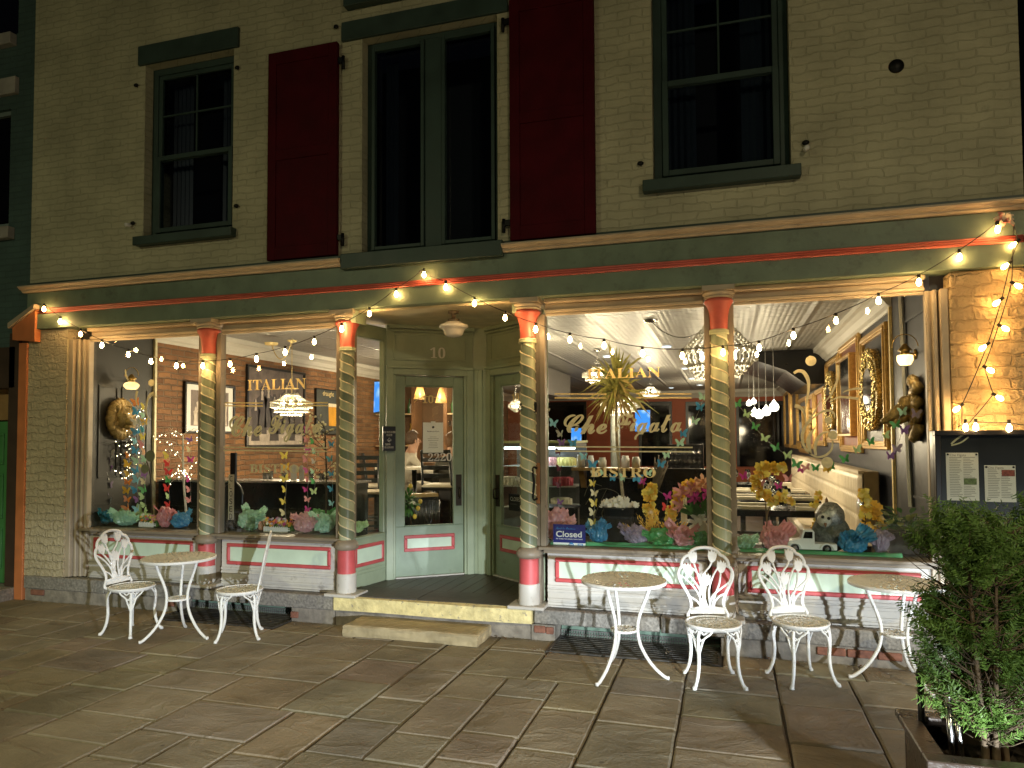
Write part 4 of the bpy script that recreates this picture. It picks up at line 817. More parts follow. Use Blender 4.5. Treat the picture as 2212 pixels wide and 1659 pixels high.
# ---------------------------------------------------------------- porch lamp
p = P(980, 712, .28); pl_ = thing('porch_lamp', 'white glass schoolhouse lamp hanging unlit under the porch soffit', 'lamp', tuple(p))
mb = MB(); mb.lathe([(.0005, 2.90), (.05, 2.90), (.05, 2.88), (.022, 2.875), (.02, 2.83), (.055, 2.825), (.058, 2.805), (.03, 2.80)], (p.x, p.y, 0), 24); mb.build('fitter', pm('lamp_fitter_paint', (.16, .13, .09), .4, metal=.5), pl_)
OPAL = pm('opal_glass', (.80, .76, .68), .15, var=.03, coat=.5)
mb = MB(); z = p.z; mb.lathe([(.05, z + .075), (.075, z + .07), (.09, z + .055), (.128, z + .045), (.136, z + .030), (.133, z + .016), (.112, z + .006), (.098, z - .012), (.090, z - .038), (.075, z - .060), (.045, z - .072), (.0005, z - .076)], (p.x, p.y, 0), 40); mb.build('shade', OPAL, pl_)

# ---------------------------------------------------------------- bulb strings
BULBS = [glow('warm_bulb', (1.0, .58, .21), 170), glow('dimmer_warm_bulb', (1.0, .55, .19), 110), glow('brighter_warm_bulb', (1.0, .62, .25), 230)]; SOCK = pm('black_socket', (.02, .02, .02), .5)
def bulb_string(label, pts, Y, gap, group='bulb strings on the shopfront', hook=None):
    W = [P(x, y, Y(x) if callable(Y) else Y) for x, y in pts]; t = thing('light_string', label, 'light string', tuple(W[0]), group)
    cord = []
    for i, w in enumerate(W): cord.append(w + Vector((gap[0], 0, gap[1])))
    if hook: cord = [P(*hook[0])] + cord + ([P(*hook[1])] if hook[1] else [])
    q = []
    for i in range(len(cord) - 1):
        a, b = cord[i], cord[i + 1]; s = (b - a).length
        for j in range(5): u = j / 5; q.append(a.lerp(b, u) - Vector((0, 0, .05 * s * 4 * u * (1 - u) * .5)))
    q.append(cord[-1]); mb = MB(); mb.tube(q, .0035, 5); mb.build('cord', SOCK, t)
    for i, w in enumerate(W):
        c = cord[i + (1 if hook else 0)]; d = (w - c).normalized(); M = Vector((0, 0, -1)).rotation_difference(d).to_matrix()
        g = MB(); g.lathe([(.0005, -.025), (.009, -.022), (.0155, -.011), (.0168, 0), (.015, .010), (.009, .021), (.008, .030)], w, 14, M=M @ Matrix.Diagonal((1, 1, 1))); o = g.build('bulb', BULBS[(i * 7 + len(W) + (i * i) % 5) % 3] if 'pier' not in label else glow('pier_bulb', (1.0, .52, .15), 80), t)
        s = MB(); s.tube([w - d * .028, w - d * .06], [.011, .012], 8); s.build('socket', SOCK, o)
    return t
ST1 = [(95, 668), (130, 695), (174, 722), (220, 746), (277, 766), (326, 781), (381, 791), (438, 791), (497, 787), (540, 781), (554, 776), (616, 761), (679, 739), (738, 711), (798, 678), (856, 636), (916, 594)]
ST1.remove((540, 781))
ST2 = [(963, 621), (1025, 656), (1091, 687), (1157, 712), (1231, 734), (1305, 747), (1388, 764), (1474, 769), (1562, 762), (1640, 752), (1714, 725), (1806, 693), (1898, 650), (1985, 610), (2073, 556), (2155, 496)]
ys = lambda x: -.10 if (x < 120 or 880 < x < 940 or x > 2100) else -.085
bulb_string('string of warm bulbs swagged from the left corner up to the hook over the door', ST1, ys, (.0, .055), hook=((80, 655, -.06), (905, 586, -.06)))
bulb_string('string of warm bulbs swagged from over the door to the top right corner', ST2, ys, (.0, .055), hook=((905, 586, -.06), (2176, 470, -.06)))
bulb_string('inner bulb string hanging down the glowing right-hand brick pier', [(2187, 530), (2170, 576), (2152, 655), (2122, 752), (2066, 884)], -.07, (.035, .03), hook=((2188, 475, -.04), (2078, 925, -.08)))
bulb_string('outer bulb string hanging down the glowing right-hand brick pier', [(2200, 618), (2172, 710), (2140, 800), (2160, 860)], -.07, (-.04, .03), hook=((2190, 475, -.04), (2082, 925, -.08)))
bulb_string('short string of bulbs lying along the top of the menu case', [(2086, 924), (2108, 923), (2180, 925)], -.16, (.0, .04), hook=((2070, 922, -.16), (2212, 918, -.16)))
p = P(2168, 478, -.07); mb = MB(); rq = random.Random(2)
for i in range(26): a = rq.random() * 6.28; d = Vector((math.cos(a), -.5 * rq.random(), math.sin(a))) * rq.uniform(.03, .075); strip(mb, [p, p + d * .6 + Vector((0, -.02, .01)), p + d], [.02, .024, .01], i % 2, th=.002)
o = mb.build('ribbon_bow', [pm('pink_ribbon', (.6, .25, .2), .5), pm('cream_ribbon', (.65, .55, .42), .5)]); tag(o, 'pale bow of ribbon tied where the bulb strings meet at the top right corner', 'bow')

# ---------------------------------------------------------------- menu case
a, b = P(2020, 930, -.16), P(2022, 1120, -.16); mcase = thing('menu_case', 'black framed menu case with two printed sheets on the right brick pier', 'menu board', (1.8, -.1, 1.4)); x0 = a.x; x1 = 2.05; zt = a.z; zb = 1.05
mb = MB(); mb.box(x0, x1, -.10, -.002, zb, zt); mb.build('case_back', BLACK, mcase, bevel=.004)
mb = MB(); mb.box(x0, x1, -.15, -.10, zt - .035, zt); mb.box(x0, x1, -.15, -.10, zb, zb + .035); mb.box(x0, x0 + .035, -.15, -.10, zb + .035, zt - .035); mb.box(x1 - .035, x1, -.15, -.10, zb + .035, zt - .035); mb.build('case_frame', BLACK, mcase, bevel=.004)
PAPER = pm('white_paper', (.78, .76, .72), .6, var=.03); INK = pm('grey_ink', (.22, .21, .20), .7, var=0)
def sheet(x0, y0, x1, y1, pic, seed):
    a = P(x0, y0, -.104); b = P(x1, y1, -.104); mb = MB(); mb.box(a.x, b.x, -.1035, -.1012, b.z, a.z); o = mb.build('menu_sheet', PAPER, mcase)
    rr = random.Random(seed); k = MB(); w = b.x - a.x; z = a.z - .035
    while z > b.z + .02:
        for cx, l in ((a.x + .02, w * rr.uniform(.25, .40)), (a.x + w * .53, w * rr.uniform(.2, .38))): k.box(cx, cx + l, -.1040, -.1036, z, z + .0035)
        z -= .012
    k.build('printed_text', INK, o)
    c = P(*pic, -.104); k = MB(); k.box(c.x - .04, c.x + .04, -.1044, -.1036, c.z - .022, c.z + .022); k.build('printed_picture', pm('menu_picture%d' % seed, ((.14, .19, .07), (.25, .06, .04))[seed % 2], .5, var=.5, scale=60), o)
    for sx in (a.x + .012, b.x - .012): k = MB(); k.sphere((sx, -.107, a.z - .012), .008, 8); k.build('pin', BLACK, o)
    letters('Che Figata', 'sheet_heading', INK, o, (a.x + w * .12, -.1042, a.z - .03), (1, 0, 0), (0, 0, 1), width=w * .5)
sheet(2043, 978, 2116, 1082, (2096, 1040), 2); sheet(2126, 1005, 2196, 1085, (2178, 1022), 3)
q = P(2065, 950, -.104); mb = MB(); strip(mb, spline([(q.x - .03, -.103, q.z - .03), (q.x, -.103, q.z), (q.x + .05, -.103, q.z + .04)]), .012); strip(mb, spline([(q.x - .03, -.103, q.z - .04), (q.x + .03, -.103, q.z - .02), (q.x + .08, -.103, q.z + .02)]), .01); mb.build('gilded_flourish', GOLDD, mcase)
mb = MB(); mb.box(x0 + .035, x1 - .035, -.135, -.13, zb + .035, zt - .035); mb.build('case_glass', GLASS, mcase)

# ---------------------------------------------------------------- neighbour on the left
NB = thing('neighbour_building', 'dark teal brick building adjoining on the left with a green panelled door', 'building', (-9, 0, 0))
mb = MB(); wall(mb, -14, -7.3, 3.15, 9, .02, .2, [(-8.6, -7.66, 4.1, 5.0 + .45), (-8.6, -7.58, 6.3, 8)]); wall(mb, -14, -7.3, 2.75, 3.15, .02, .2, []); mb.build('brick_front', TEALB, NB, recalc=False)
STONE = pm('pale_stone_trim', (.36, .34, .31), .7, var=.2)
for z0, zs, x1, n_ in ((5.62, 4.0, -7.55, 0), (8.1, 6.2, -7.58, 1)):
    mb = MB(); mb.box(-8.7, x1, -.03, .03, z0 - .02, z0 + .17); mb.build('stone_lintel', STONE, NB, bevel=.006); mb = MB(); mb.box(-8.7, x1 - .02, -.06, .2, zs - .04, zs + .09); mb.build('stone_sill', STONE, NB, bevel=.006)
mb = MB(); mb.box(-7.70, -7.64, .06, .14, 4.1, 5.46); mb.box(-8.6, -7.70, .06, .14, 5.40, 5.46); mb.box(-8.6, -7.7, .06, .14, 4.1, 4.16); o = mb.build('neighbour_window', pm('pale_teal_frame', (.2, .26, .25), .5), NB); mb = MB(); mb.box(-8.6, -7.7, .1, .105, 4.16, 5.4); mb.build('pane', NIGHT, o)
mb = MB(); hq = [(.03, 2.55), (-.55, 2.55), (-.55, 2.60), (-.10, 3.10), (.03, 3.10)]
a, b, c, d = P(30, 735, -.05), P(78, 738, -.05), P(80, 668, -.05), P(30, 708, -.05)
mb.slabxz([(a.x, a.z), (b.x, b.z), (c.x, c.z), (d.x, d.z)], -.07, .3); mb.build('orange_hood', ORANGEP, NB, bevel=.004)
mb = MB(); mb.slabxz([(d.x - .03, d.z - .01), (c.x + .01, c.z), (c.x + .01, c.z + .05), (d.x - .03, d.z + .045)], -.10, .3); mb.build('hood_capping', TAN, NB)
e = P(62, 745, 0); mb = MB(); mb.box(-7.42, -7.302, -.02, .3, 0, b.z); mb.build('orange_post', ORANGEP, NB, bevel=.005)
mb = MB(); mb.box(-14, -7.5, .0, .3, 2.3, 2.75); mb.box(-14, -7.5, .2, .3, .15, 2.3); mb.box(-7.58, -7.421, .0, .3, 0, 2.9); mb.build('dark_porch', pm('dark_brown_paint', (.05, .03, .02), .6), NB)
mb = MB(); mb.box(-9, -7.58, .16, .2, 1.95, 2.62); mb.build('transom_board', pm('ochre_board', (.33, .20, .08), .5, var=.25, scale=4), NB)
mb = MB(); mb.box(-8.6, -7.60, .10, .2, .14, 1.93)
o = mb.build('green_door', pm('bright_green_paint', (.06, .22, .07), .4, var=.1), NB)
mb = MB()
for z0, z1 in ((.3, .75), (.85, 1.35), (1.45, 1.8)):
    for x0, x1 in ((-8.05, -7.75), (-8.45, -8.15)):
        for q in ((x0, x1, z0, z0 + .03), (x0, x1, z1 - .03, z1), (x0, x0 + .03, z0 + .03, z1 - .03), (x1 - .03, x1, z0 + .03, z1 - .03)): mb.box(q[0], q[1], .085, .1, q[2], q[3])
mb.build('door_moulding', MATS['bright_green_paint'], o, bevel=.006)
mb = MB(); mb.box(-9, -7.42, -.2, .2, -.1, .13); mb.build('door_step', GRANITE, NB, bevel=.01)
# ================================================================ window displays
SZ = .778                                                    # top of the display shelves
rg = random.Random(21)
def dist(p): d = Vector(p) - CAM; return d.dot(Vector((AX.y, AY.y, AZ.y)))
def S(px, p): return px * dist(p) / CF                       # metres for a size seen as px at point p
COLS = {'lilac': (.42, .34, .48), 'purple': (.26, .13, .38), 'orange': (.75, .24, .04), 'gold': (.80, .48, .05), 'yellow': (.82, .68, .14), 'cream': (.78, .72, .48), 'blue': (.07, .33, .58), 'sky': (.30, .62, .74), 'mint': (.45, .72, .55),
        'green': (.10, .42, .14), 'pale green': (.50, .68, .36), 'red': (.62, .05, .05), 'rose': (.72, .32, .34), 'magenta': (.50, .05, .28), 'teal': (.05, .28, .36), 'maroon': (.16, .03, .06), 'white': (.8, .8, .76), 'pink': (.78, .45, .48), 'peach': (.78, .45, .28)}
def paper(c): return tissue_mat(c.replace(' ', '_') + '_paper', COLS[c], .4)
def butterfly(parent, p, size, col, seed):
    r = random.Random(seed); mb = MB(); a = r.uniform(-.5, .5); fold = r.uniform(.35, .75); roll = r.uniform(-.35, .35)
    M = Matrix.Rotation(a, 3, 'Z') @ Matrix.Rotation(roll, 3, 'Y')
    for sg in (1, -1):
        up = [(.02, .02), (.10, .22), (.28, .38), (.46, .42), (.50, .34), (.42, .16), (.30, .02)]; lo = [(.02, .02), (.30, .02), (.36, -.10), (.32, -.26), (.20, -.30), (.10, -.20), (.02, -.16)]
        for out in (up, lo):
            v = [p + M @ Vector((sg * x * math.cos(fold), -x * math.sin(fold), z)) * size for x, z in out]; mb.add(v, [tuple(range(len(v)))])
    mb.tube([p + M @ Vector((0, 0, .12)) * size, p + M @ Vector((0, 0, -.16)) * size], size * .03, 5)
    return mb.build('butterfly', paper(col), parent, recalc=False)
STR = pm('white_thread', (.5, .5, .48), .6, var=0)
def garland(label, pts, Y, size=22, seed=1):
    W = [(P(x, y, Y), c) for x, y, c in pts]; t = thing('butterfly_garland', label, 'garland', tuple(W[0][0]), 'paper butterfly garlands in the windows'); mb = MB()
    mb.tube([w + Vector((0, .012, 0)) for w, _ in W], .0012, 4); mb.build('thread', STR, t)
    for i, (w, c) in enumerate(W): butterfly(t, w, S(size, w) * rg.uniform(.85, 1.1), c, seed * 50 + i)
    return t
def vert(x, y0, y1, cols, j=2): k = len(cols); return [(x + rg.uniform(-j, j), y0 + (y1 - y0) * i / (k - 1), c) for i, c in enumerate(cols)]
garland('lilac paper butterflies hanging down the far left window', vert(236, 945, 1082, ['lilac', 'lilac', 'white', 'lilac', 'purple', 'white', 'lilac', 'lilac', 'white']), .42, 24, 1)
garland('orange and yellow paper butterflies hanging left of the lit branches', vert(276, 985, 1098, ['orange', 'gold', 'gold', 'orange', 'gold', 'orange', 'orange']), .40, 22, 2)
garland('blue and grey-blue paper butterflies in the far left window', vert(296, 870, 1100, ['orange', 'blue', 'white', 'blue', 'sky', 'blue', 'mint', 'blue', 'sky', 'blue', 'purple', 'sky']), .46, 24, 3)
garland('yellow, pink and green paper butterflies along the gilt wall edge', vert(312, 880, 1090, ['yellow', 'mint', 'gold', 'teal', 'yellow', 'rose', 'peach', 'mint', 'yellow', 'purple', 'cream', 'green', 'pale green', 'pale green']), .38, 23, 4)
garland('red and green paper butterflies over the black booth front', vert(363, 985, 1108, ['yellow', 'red', 'red', 'green', 'red', 'pale green', 'red', 'pale green']), .44, 22, 5)
garland('pink and maroon paper butterflies beside the leftmost column', vert(411, 950, 1080, ['purple', 'cream', 'magenta', 'peach', 'magenta', 'rose', 'rose']), .45, 20, 6)
garland('yellow paper butterflies hanging in front of the empty glasses', vert(616, 985, 1132, ['yellow', 'gold', 'yellow', 'yellow', 'yellow', 'cream', 'gold']), .36, 22, 7)
garland('magenta and pink paper butterflies right of the white menu cards', vert(664, 930, 1122, ['magenta', 'rose', 'magenta', 'rose', 'magenta', 'rose', 'magenta', 'rose', 'magenta', 'rose']), .38, 20, 8)
garland('pale green and white paper butterflies behind the magenta garland', vert(679, 955, 1062, ['green', 'mint', 'white', 'mint', 'green', 'pale green']), .52, 20, 9)
garland('teal paper butterflies beside the second striped column', vert(716, 960, 1120, ['blue', 'teal', 'blue', 'blue', 'sky', 'teal']), .42, 20, 10)
garland('blue and white paper butterflies swagged across the wide window', [(1178, 890, 'white'), (1196, 915, 'sky'), (1211, 938, 'white'), (1214, 957, 'purple'), (1238, 958, 'blue'), (1262, 987, 'sky'), (1280, 1004, 'blue'), (1303, 1021, 'mint'), (1322, 1032, 'blue'), (1348, 1033, 'mint'), (1375, 1034, 'blue'), (1400, 1022, 'mint'), (1427, 1003, 'blue'), (1440, 983, 'mint'), (1468, 957, 'mint'), (1474, 937, 'blue'), (1500, 910, 'mint'), (1513, 880, 'blue'), (1519, 858, 'mint')], .36, 24, 11)
garland('yellow paper butterflies hanging beside the black plant pot', vert(1283, 1024, 1150, ['cream', 'yellow', 'cream', 'yellow', 'cream', 'yellow', 'cream']), .34, 24, 12)
garland('dark maroon paper butterflies hanging before the cake display', vert(1209, 976, 1085, ['maroon', 'maroon', 'maroon', 'purple']), .40, 20, 13)
garland('pink paper butterflies trailing right of the gilded BISTRO', [(1388, 1040, 'magenta'), (1412, 1055, 'peach'), (1442, 1072, 'magenta'), (1440, 1098, 'red')], .5, 24, 14)
garland('green paper butterflies slanting down from the fourth column', [(1593, 873, 'green'), (1612, 895, 'pale green'), (1631, 922, 'green'), (1651, 947, 'pale green'), (1677, 967, 'green'), (1700, 984, 'pale green'), (1720, 1003, 'green'), (1741, 1010, 'rose'), (1762, 1011, 'green'), (1787, 1014, 'gold'), (1797, 1009, 'green'), (1826, 992, 'green'), (1850, 972, 'pale green'), (1880, 955, 'green'), (1911, 942, 'pale green'), (1936, 918, 'green'), (1950, 890, 'mint')], .36, 24, 15)
garland('pink paper butterflies strung low in front of the table settings', [(1606, 1029, 'magenta'), (1644, 1044, 'rose'), (1682, 1050, 'magenta'), (1704, 1034, 'rose'), (1730, 1015, 'magenta')], .5, 23, 16)
garland('dusky purple paper butterflies rising beside the gold dog mask', [(1922, 985, 'purple'), (1936, 970, 'lilac'), (1951, 930, 'purple'), (1978, 895, 'lilac')], .34, 26, 17)
# tissue paper wads
def tissue(name, label, x, y, w, h, Y, col, seed, spiky=0.0, group='tissue paper in the windows'):
    c = P(x, y, Y); rw, rh = S(w, c) / 2 * 1.12, S(h, c) / 2 * 1.12; zc = max(SZ + rh * .9, c.z); r = random.Random(seed); mb = MB(); dp = min(rw, .10)
    bm = bmesh.new(); bmesh.ops.create_icosphere(bm, subdivisions=4, radius=1); bm.verts.ensure_lookup_table(); ax = [Vector((r.gauss(0, 1), r.gauss(0, 1), r.gauss(0, .5))).normalized() for _ in range(7)]; vs = []
    for v in bm.verts:                                       # body: sharp creases running up to a gathered top
        d = v.co.normalized(); an = math.atan2(d.y, d.x); f = .82 + .16 * noise.noise(d * 1.6 + Vector((seed * 3, 0, 0)))
        for i, k in enumerate(ax): f += .07 * (abs(((d.dot(k) * (1.3 + .5 * i) + i * .37 + .3 * noise.noise(d * 2 + k)) % 1) - .5) * 2 - .5)
        f += .05 * abs(noise.noise(d * 7 + Vector((0, seed, 0)))); vs.append((d.x * rw * f, d.y * dp * f, max(d.z * rh * f, -rh * .88)))
    mb.add(vs, [tuple(v.index for v in f_.verts) for f_ in bm.faces]); bm.free()
    for k in range(5 + int(spiky * 12)):                     # loose corners of the sheet standing off the bundle
        a = r.uniform(0, 6.28); up = r.uniform(.05, .6) + spiky; o = Vector((math.cos(a) * rw * .55, math.sin(a) * dp * .6, rh * r.uniform(-.2, .45))); e = Vector((math.cos(a), math.sin(a) * .5 - .25, up)).normalized(); sd = e.cross(Vector((r.uniform(-.4, .4), -1, r.uniform(-.4, .4)))).normalized(); L = (rw + rh) * r.uniform(.30, .55); n_ = 6; W = L * r.uniform(.7, 1.1); nn = e.cross(sd)
        g = [[o + e * L * (i / n_) + sd * W * (j / n_ - .5) * (.45 + .7 * (i / n_) * (1.3 - i / n_)) + nn * L * (.16 * noise.noise(Vector((i * .55, j * .8, seed + k))) + .10 * math.sin(j * 2.1 + k) * i / n_) + Vector((0, 0, 0 if i < n_ else L * .12 * ((j + k) % 2))) for j in range(n_ + 1)] for i in range(n_ + 1)]
        for row in g:
            for q in row: q.z = max(q.z, -rh * .85)
        mb.add([q for row in g for q in row], [t_ for i in range(n_) for j in range(n_) for t_ in ((i * (n_ + 1) + j, i * (n_ + 1) + j + 1, (i + 1) * (n_ + 1) + j + 1), (i * (n_ + 1) + j, (i + 1) * (n_ + 1) + j + 1, (i + 1) * (n_ + 1) + j))])
    mb.v = [(v[0] + c.x, v[1] + Y, v[2] + zc) for v in mb.v]; o = mb.build(name, paper(col), None, recalc=False); tag(o, label, 'tissue paper', group); return o
tissue('tissue_paper', 'teal blue tissue paper bundle at the far left end of the window shelf', 218, 1136, 62, 36, .36, 'teal', 1)
tissue('tissue_paper', 'light green tissue paper wad left of the small picket flower box', 270, 1136, 58, 34, .36, 'mint', 2)
tissue('tissue_paper', 'olive green crumpled paper lying behind the light green wad', 300, 1118, 100, 26, .58, 'pale green', 3)
tissue('tissue_paper', 'upright pink tissue paper between the flower box and the blue bundle', 356, 1128, 32, 46, .36, 'rose', 4, .2)
tissue('tissue_paper', 'bright blue tissue paper bundle beside the leftmost column', 390, 1138, 42, 34, .36, 'blue', 5)
tissue('tissue_paper', 'tall mint green tissue paper right of the bottle sign', 539, 1134, 52, 46, .36, 'mint', 6, .3)
tissue('tissue_paper', 'small orange tissue paper tuck left of the long flower box', 566, 1138, 24, 34, .42, 'peach', 7)
tissue('tissue_paper', 'soft pink crumpled tissue paper right of the long flower box', 658, 1138, 50, 44, .34, 'pink', 8, .25)
tissue('tissue_paper', 'pale green tissue paper beside the second striped column', 699, 1138, 48, 44, .38, 'mint', 9, .4)
tissue('tissue_paper', 'lime green paper hump behind the pink tissue', 692, 1122, 70, 44, .62, 'green', 10)
tissue('tissue_paper', 'green tissue paper seen through the left side light', 770, 1142, 34, 26, .48, 'pale green', 11)
tissue('tissue_paper', 'tall pale pink tissue paper behind the blue closed sign', 1203, 1148, 56, 74, .40, 'pink', 12, .25)
tissue('tissue_paper', 'bright blue tissue paper under the yellow butterflies', 1293, 1160, 40, 50, .36, 'blue', 13, .3)
tissue('tissue_paper', 'grey lilac tissue paper right of the black plant pot', 1375, 1168, 52, 44, .36, 'lilac', 14, .3)
tissue('tissue_paper', 'shiny bright green tissue paper ball before the yellow flowers', 1428, 1172, 64, 42, .34, 'green', 15)
tissue('tissue_paper', 'pink tissue paper rose left of the white vase', 1477, 1172, 54, 46, .34, 'rose', 16, .35)
tissue('tissue_paper', 'green tissue paper in the corner by the fourth column', 1517, 1182, 34, 40, .30, 'green', 17)
tissue('tissue_paper', 'mint tissue paper right of the fourth column', 1610, 1188, 44, 32, .34, 'mint', 18)
tissue('tissue_paper', 'large pink tissue paper peony left of the white toy truck', 1674, 1182, 60, 56, .34, 'rose', 19, .45)
tissue('tissue_paper', 'petrol blue tissue paper right of the bird figure', 1844, 1190, 62, 52, .34, 'blue', 20, .4)
tissue('tissue_paper', 'lavender tissue paper standing left of the potted leaves', 1902, 1180, 34, 54, .36, 'lilac', 21, .3)
# green crepe runner
mb = MB()
for x0, x1, seed in ((-1.50, -.2, 1), (.08, 1.26, 2)):
    n_, m_ = 46, 6
    f = lambda i, j: (x0 + (x1 - x0) * i / n_, .185 + .16 * j / m_, SZ + .004 + (.012 + .03 * max(0, noise.noise(Vector((i * .16, seed, j * .3))))) * (1 if j else .2))
    for i in range(n_):
        for j in range(m_): mb.quad(f(i, j), f(i + 1, j), f(i + 1, j + 1), f(i, j + 1))
    if seed == 1: o = mb.build('crepe_runner', tissue_mat('green_crepe', (.12, .50, .24), .2), recalc=False, merge=True); tag(o, 'green crepe paper laid along the shelf of the wide window', 'crepe paper', 'green crepe runners'); mb = MB()
    else: o = mb.build('crepe_runner', MATS['green_crepe'], recalc=False, merge=True); tag(o, 'green crepe paper laid along the shelf under the toy truck', 'crepe paper', 'green crepe runners')
def petal(mb, c, d, up, L, w, mi=0, curl=.3):
    d = Vector(d).normalized(); s = d.cross(Vector(up)); s = s.normalized() if s.length > 1e-4 else Vector((1, 0, 0)); n = s.cross(d); q = [c, c + d * L * .35 + n * L * curl * .3, c + d * L * .75 + n * L * curl * .35, c + d * L + n * L * curl * .1]; ww = [w * .25, w * .9, w * .85, w * .08]; vs = []
    for p, k in zip(q, ww): vs += [p - s * k / 2, p + s * k / 2]
    mb.add(vs, [(0, 1, 3, 2), (2, 3, 5, 4), (4, 5, 7, 6)], mi, True)
def blossom(mb, c, r, n, rr, mi=0, face=(0, -1, .2)):
    f = Vector(face).normalized(); a = f.orthogonal().normalized(); b = f.cross(a); o = rr.random() * 6
    for i in range(n): t = o + 2 * PI * i / n; petal(mb, c, a * math.cos(t) + b * math.sin(t) + f * .25, f, r * rr.uniform(.85, 1.1), r * 4.2 / n, mi, -.3)
GRASS = pm('fake_grass', (.05, .13, .02), .7, var=.4, scale=30)
def flowerbox(label, x, y, w, Y, seed, dense):
    c = P(x, y, Y); t = thing('flower_box', label, 'flower box', (c.x, Y, SZ), 'picket flower boxes'); L = S(w, c); mb = MB(); n = int(L / .022); x0 = c.x - L / 2
    for i in range(n): a = x0 + i * .022; mb.slabxz([(a, SZ + .001), (a + .016, SZ + .001), (a + .016, SZ + .05), (a + .008, SZ + .062), (a, SZ + .05)], Y - .05, Y - .044)
    mb.box(x0, x0 + L, Y - .0435, Y - .038, SZ + .018, SZ + .028); mb.box(x0, x0 + L, Y - .0435, Y - .038, SZ + .036, SZ + .044); mb.build('picket_fence', WHITE, t)
    rr = random.Random(seed); mb = MB()
    for _ in range(260): p = Vector((x0 + rr.random() * L, Y - .03 + rr.random() * .08, SZ + .002)); petal(mb, p, (rr.uniform(-.5, .5), rr.uniform(-.5, .5), 1), (0, 1, 0), rr.uniform(.05, .10), .009)
    mb.build('grass', GRASS, t, recalc=False); mb = MB(); cs = ['yellow', 'gold', 'cream', 'orange', 'rose', 'lilac', 'magenta', 'white']
    for _ in range(dense): p = Vector((x0 + rr.random() * L, Y - .05 + rr.random() * .09, SZ + rr.uniform(.06, .135))); blossom(mb, p, rr.uniform(.014, .024), 5, rr, rr.randrange(len(cs)), (rr.uniform(-.6, .6), -1, .6))
    mb.build('flowers', [paper(q) for q in cs], t, recalc=False)
flowerbox('short white picket flower box with yellow flowers in the far left window', 325, 1140, 44, .36, 3, 30); flowerbox('long white picket flower box with mixed flowers behind the edge-on chair', 603, 1145, 64, .36, 5, 70)
# little birch with fairy lights, dark lit branches, blossom tree
FAIRY = glow('fairy_light', (1.0, .84, .56), 16)
def branches(mb, base, top, n, spread, rr, r0=.012, droop=0):
    tips = []; tr = spline([base, base.lerp(top, .5) + Vector((rr.uniform(-.02, .02), 0, 0)), top], 6); mb.tube(tr, [r0 * (1 - .5 * i / len(tr)) for i in range(len(tr))], 7)
    for i in range(n):
        s = tr[int(len(tr) * rr.uniform(.45, .98))]; a = rr.uniform(0, 6.28); L = spread * rr.uniform(.45, 1); e = s + Vector((math.cos(a) * L, math.sin(a) * L * .35, L * rr.uniform(-.1, .75) - droop * L)); m = s.lerp(e, .5) + Vector((0, 0, .12 * L)); q = spline([s, m, e], 5); mb.tube(q, [.004 * (1 - .6 * j / len(q)) for j in range(len(q))], 5); tips += q[3:]
        for _ in range(3):
            s2 = q[rr.randrange(3, len(q))]; e2 = s2 + Vector((rr.uniform(-.5, .5), rr.uniform(-.2, .2), rr.uniform(-.25, .5))) * L * .6; mb.tube([s2, s2.lerp(e2, .5) + Vector((0, 0, .015)), e2], [.0024, .002, .001], 4); tips += [s2.lerp(e2, .4), s2.lerp(e2, .7), e2]
    return tips
def lights(par, pts, rr, k, jit=.02, s=.0045):
    for i in range(k):
        p = rr.choice(pts) + Vector((rr.uniform(-jit, jit), rr.uniform(-jit, jit), rr.uniform(-jit, jit))); m = MB(); m.sphere(p, s, 6); m.build('fairy_light', FAIRY, par)
rr = random.Random(31); BIRCH = pm('white_birch_bark', (.62, .58, .50), .7, var=.3, scale=25)
b0 = P(405, 1128, .5); b0.z = SZ; t = thing('birch_tree', 'small artificial white birch with fairy lights beside the leftmost column', 'lit tree', tuple(b0)); mb = MB(); tips = branches(mb, b0, P(395, 940, .5), 16, .40, rr, .014, .15); mb.build('trunk', BIRCH, t); lights(t, tips, rr, 70)
b0 = P(330, 1100, .60); b0.z = SZ; t = thing('lit_branches', 'dark twigs thick with tiny white lights in front of the gold lion mask', 'lit tree', tuple(b0)); mb = MB(); cen = P(281, 955, .55)
tips = []
for _ in range(150): a = rr.random() * 6.28; q = math.sqrt(rr.random()); tips.append(cen + Vector((math.cos(a) * q * .19, rr.uniform(-.09, .09), math.sin(a) * q * .42 + math.cos(a) * q * .16)))
mb.tube(spline([b0, P(322, 1010, .58), cen + Vector((.06, 0, -.1))]), .008, 6)
for p in tips: mb.tube([p, p.lerp(cen + Vector((.05, 0, -.25)), .5) + Vector((.02, 0, -.02)), cen + Vector((.05, 0, -.25)).lerp(p, .1)], [.001, .0015, .002], 4)
mb.build('twigs', pm('dark_twig', (.05, .035, .02), .7), t); lights(t, tips, rr, 99, .006)
b0 = P(703, 1150, .55); b0.z = SZ; t = thing('blossom_tree', 'dark-stemmed tree with small white blossoms beside the second striped column', 'artificial tree', tuple(b0)); mb = MB(); tips = branches(mb, b0, P(702, 925, .55), 22, .36, rr, .011); mb.build('trunk', MATS['dark_twig'], t); mb = MB()
for _ in range(170): blossom(mb, rr.choice(tips) + Vector((rr.uniform(-.02, .02), rr.uniform(-.02, .02), rr.uniform(-.02, .02))), .015, 5, rr, 0, (rr.uniform(-1, 1), -1, rr.uniform(-.5, .8)))
mb.build('blossoms', paper('cream'), t, recalc=False)
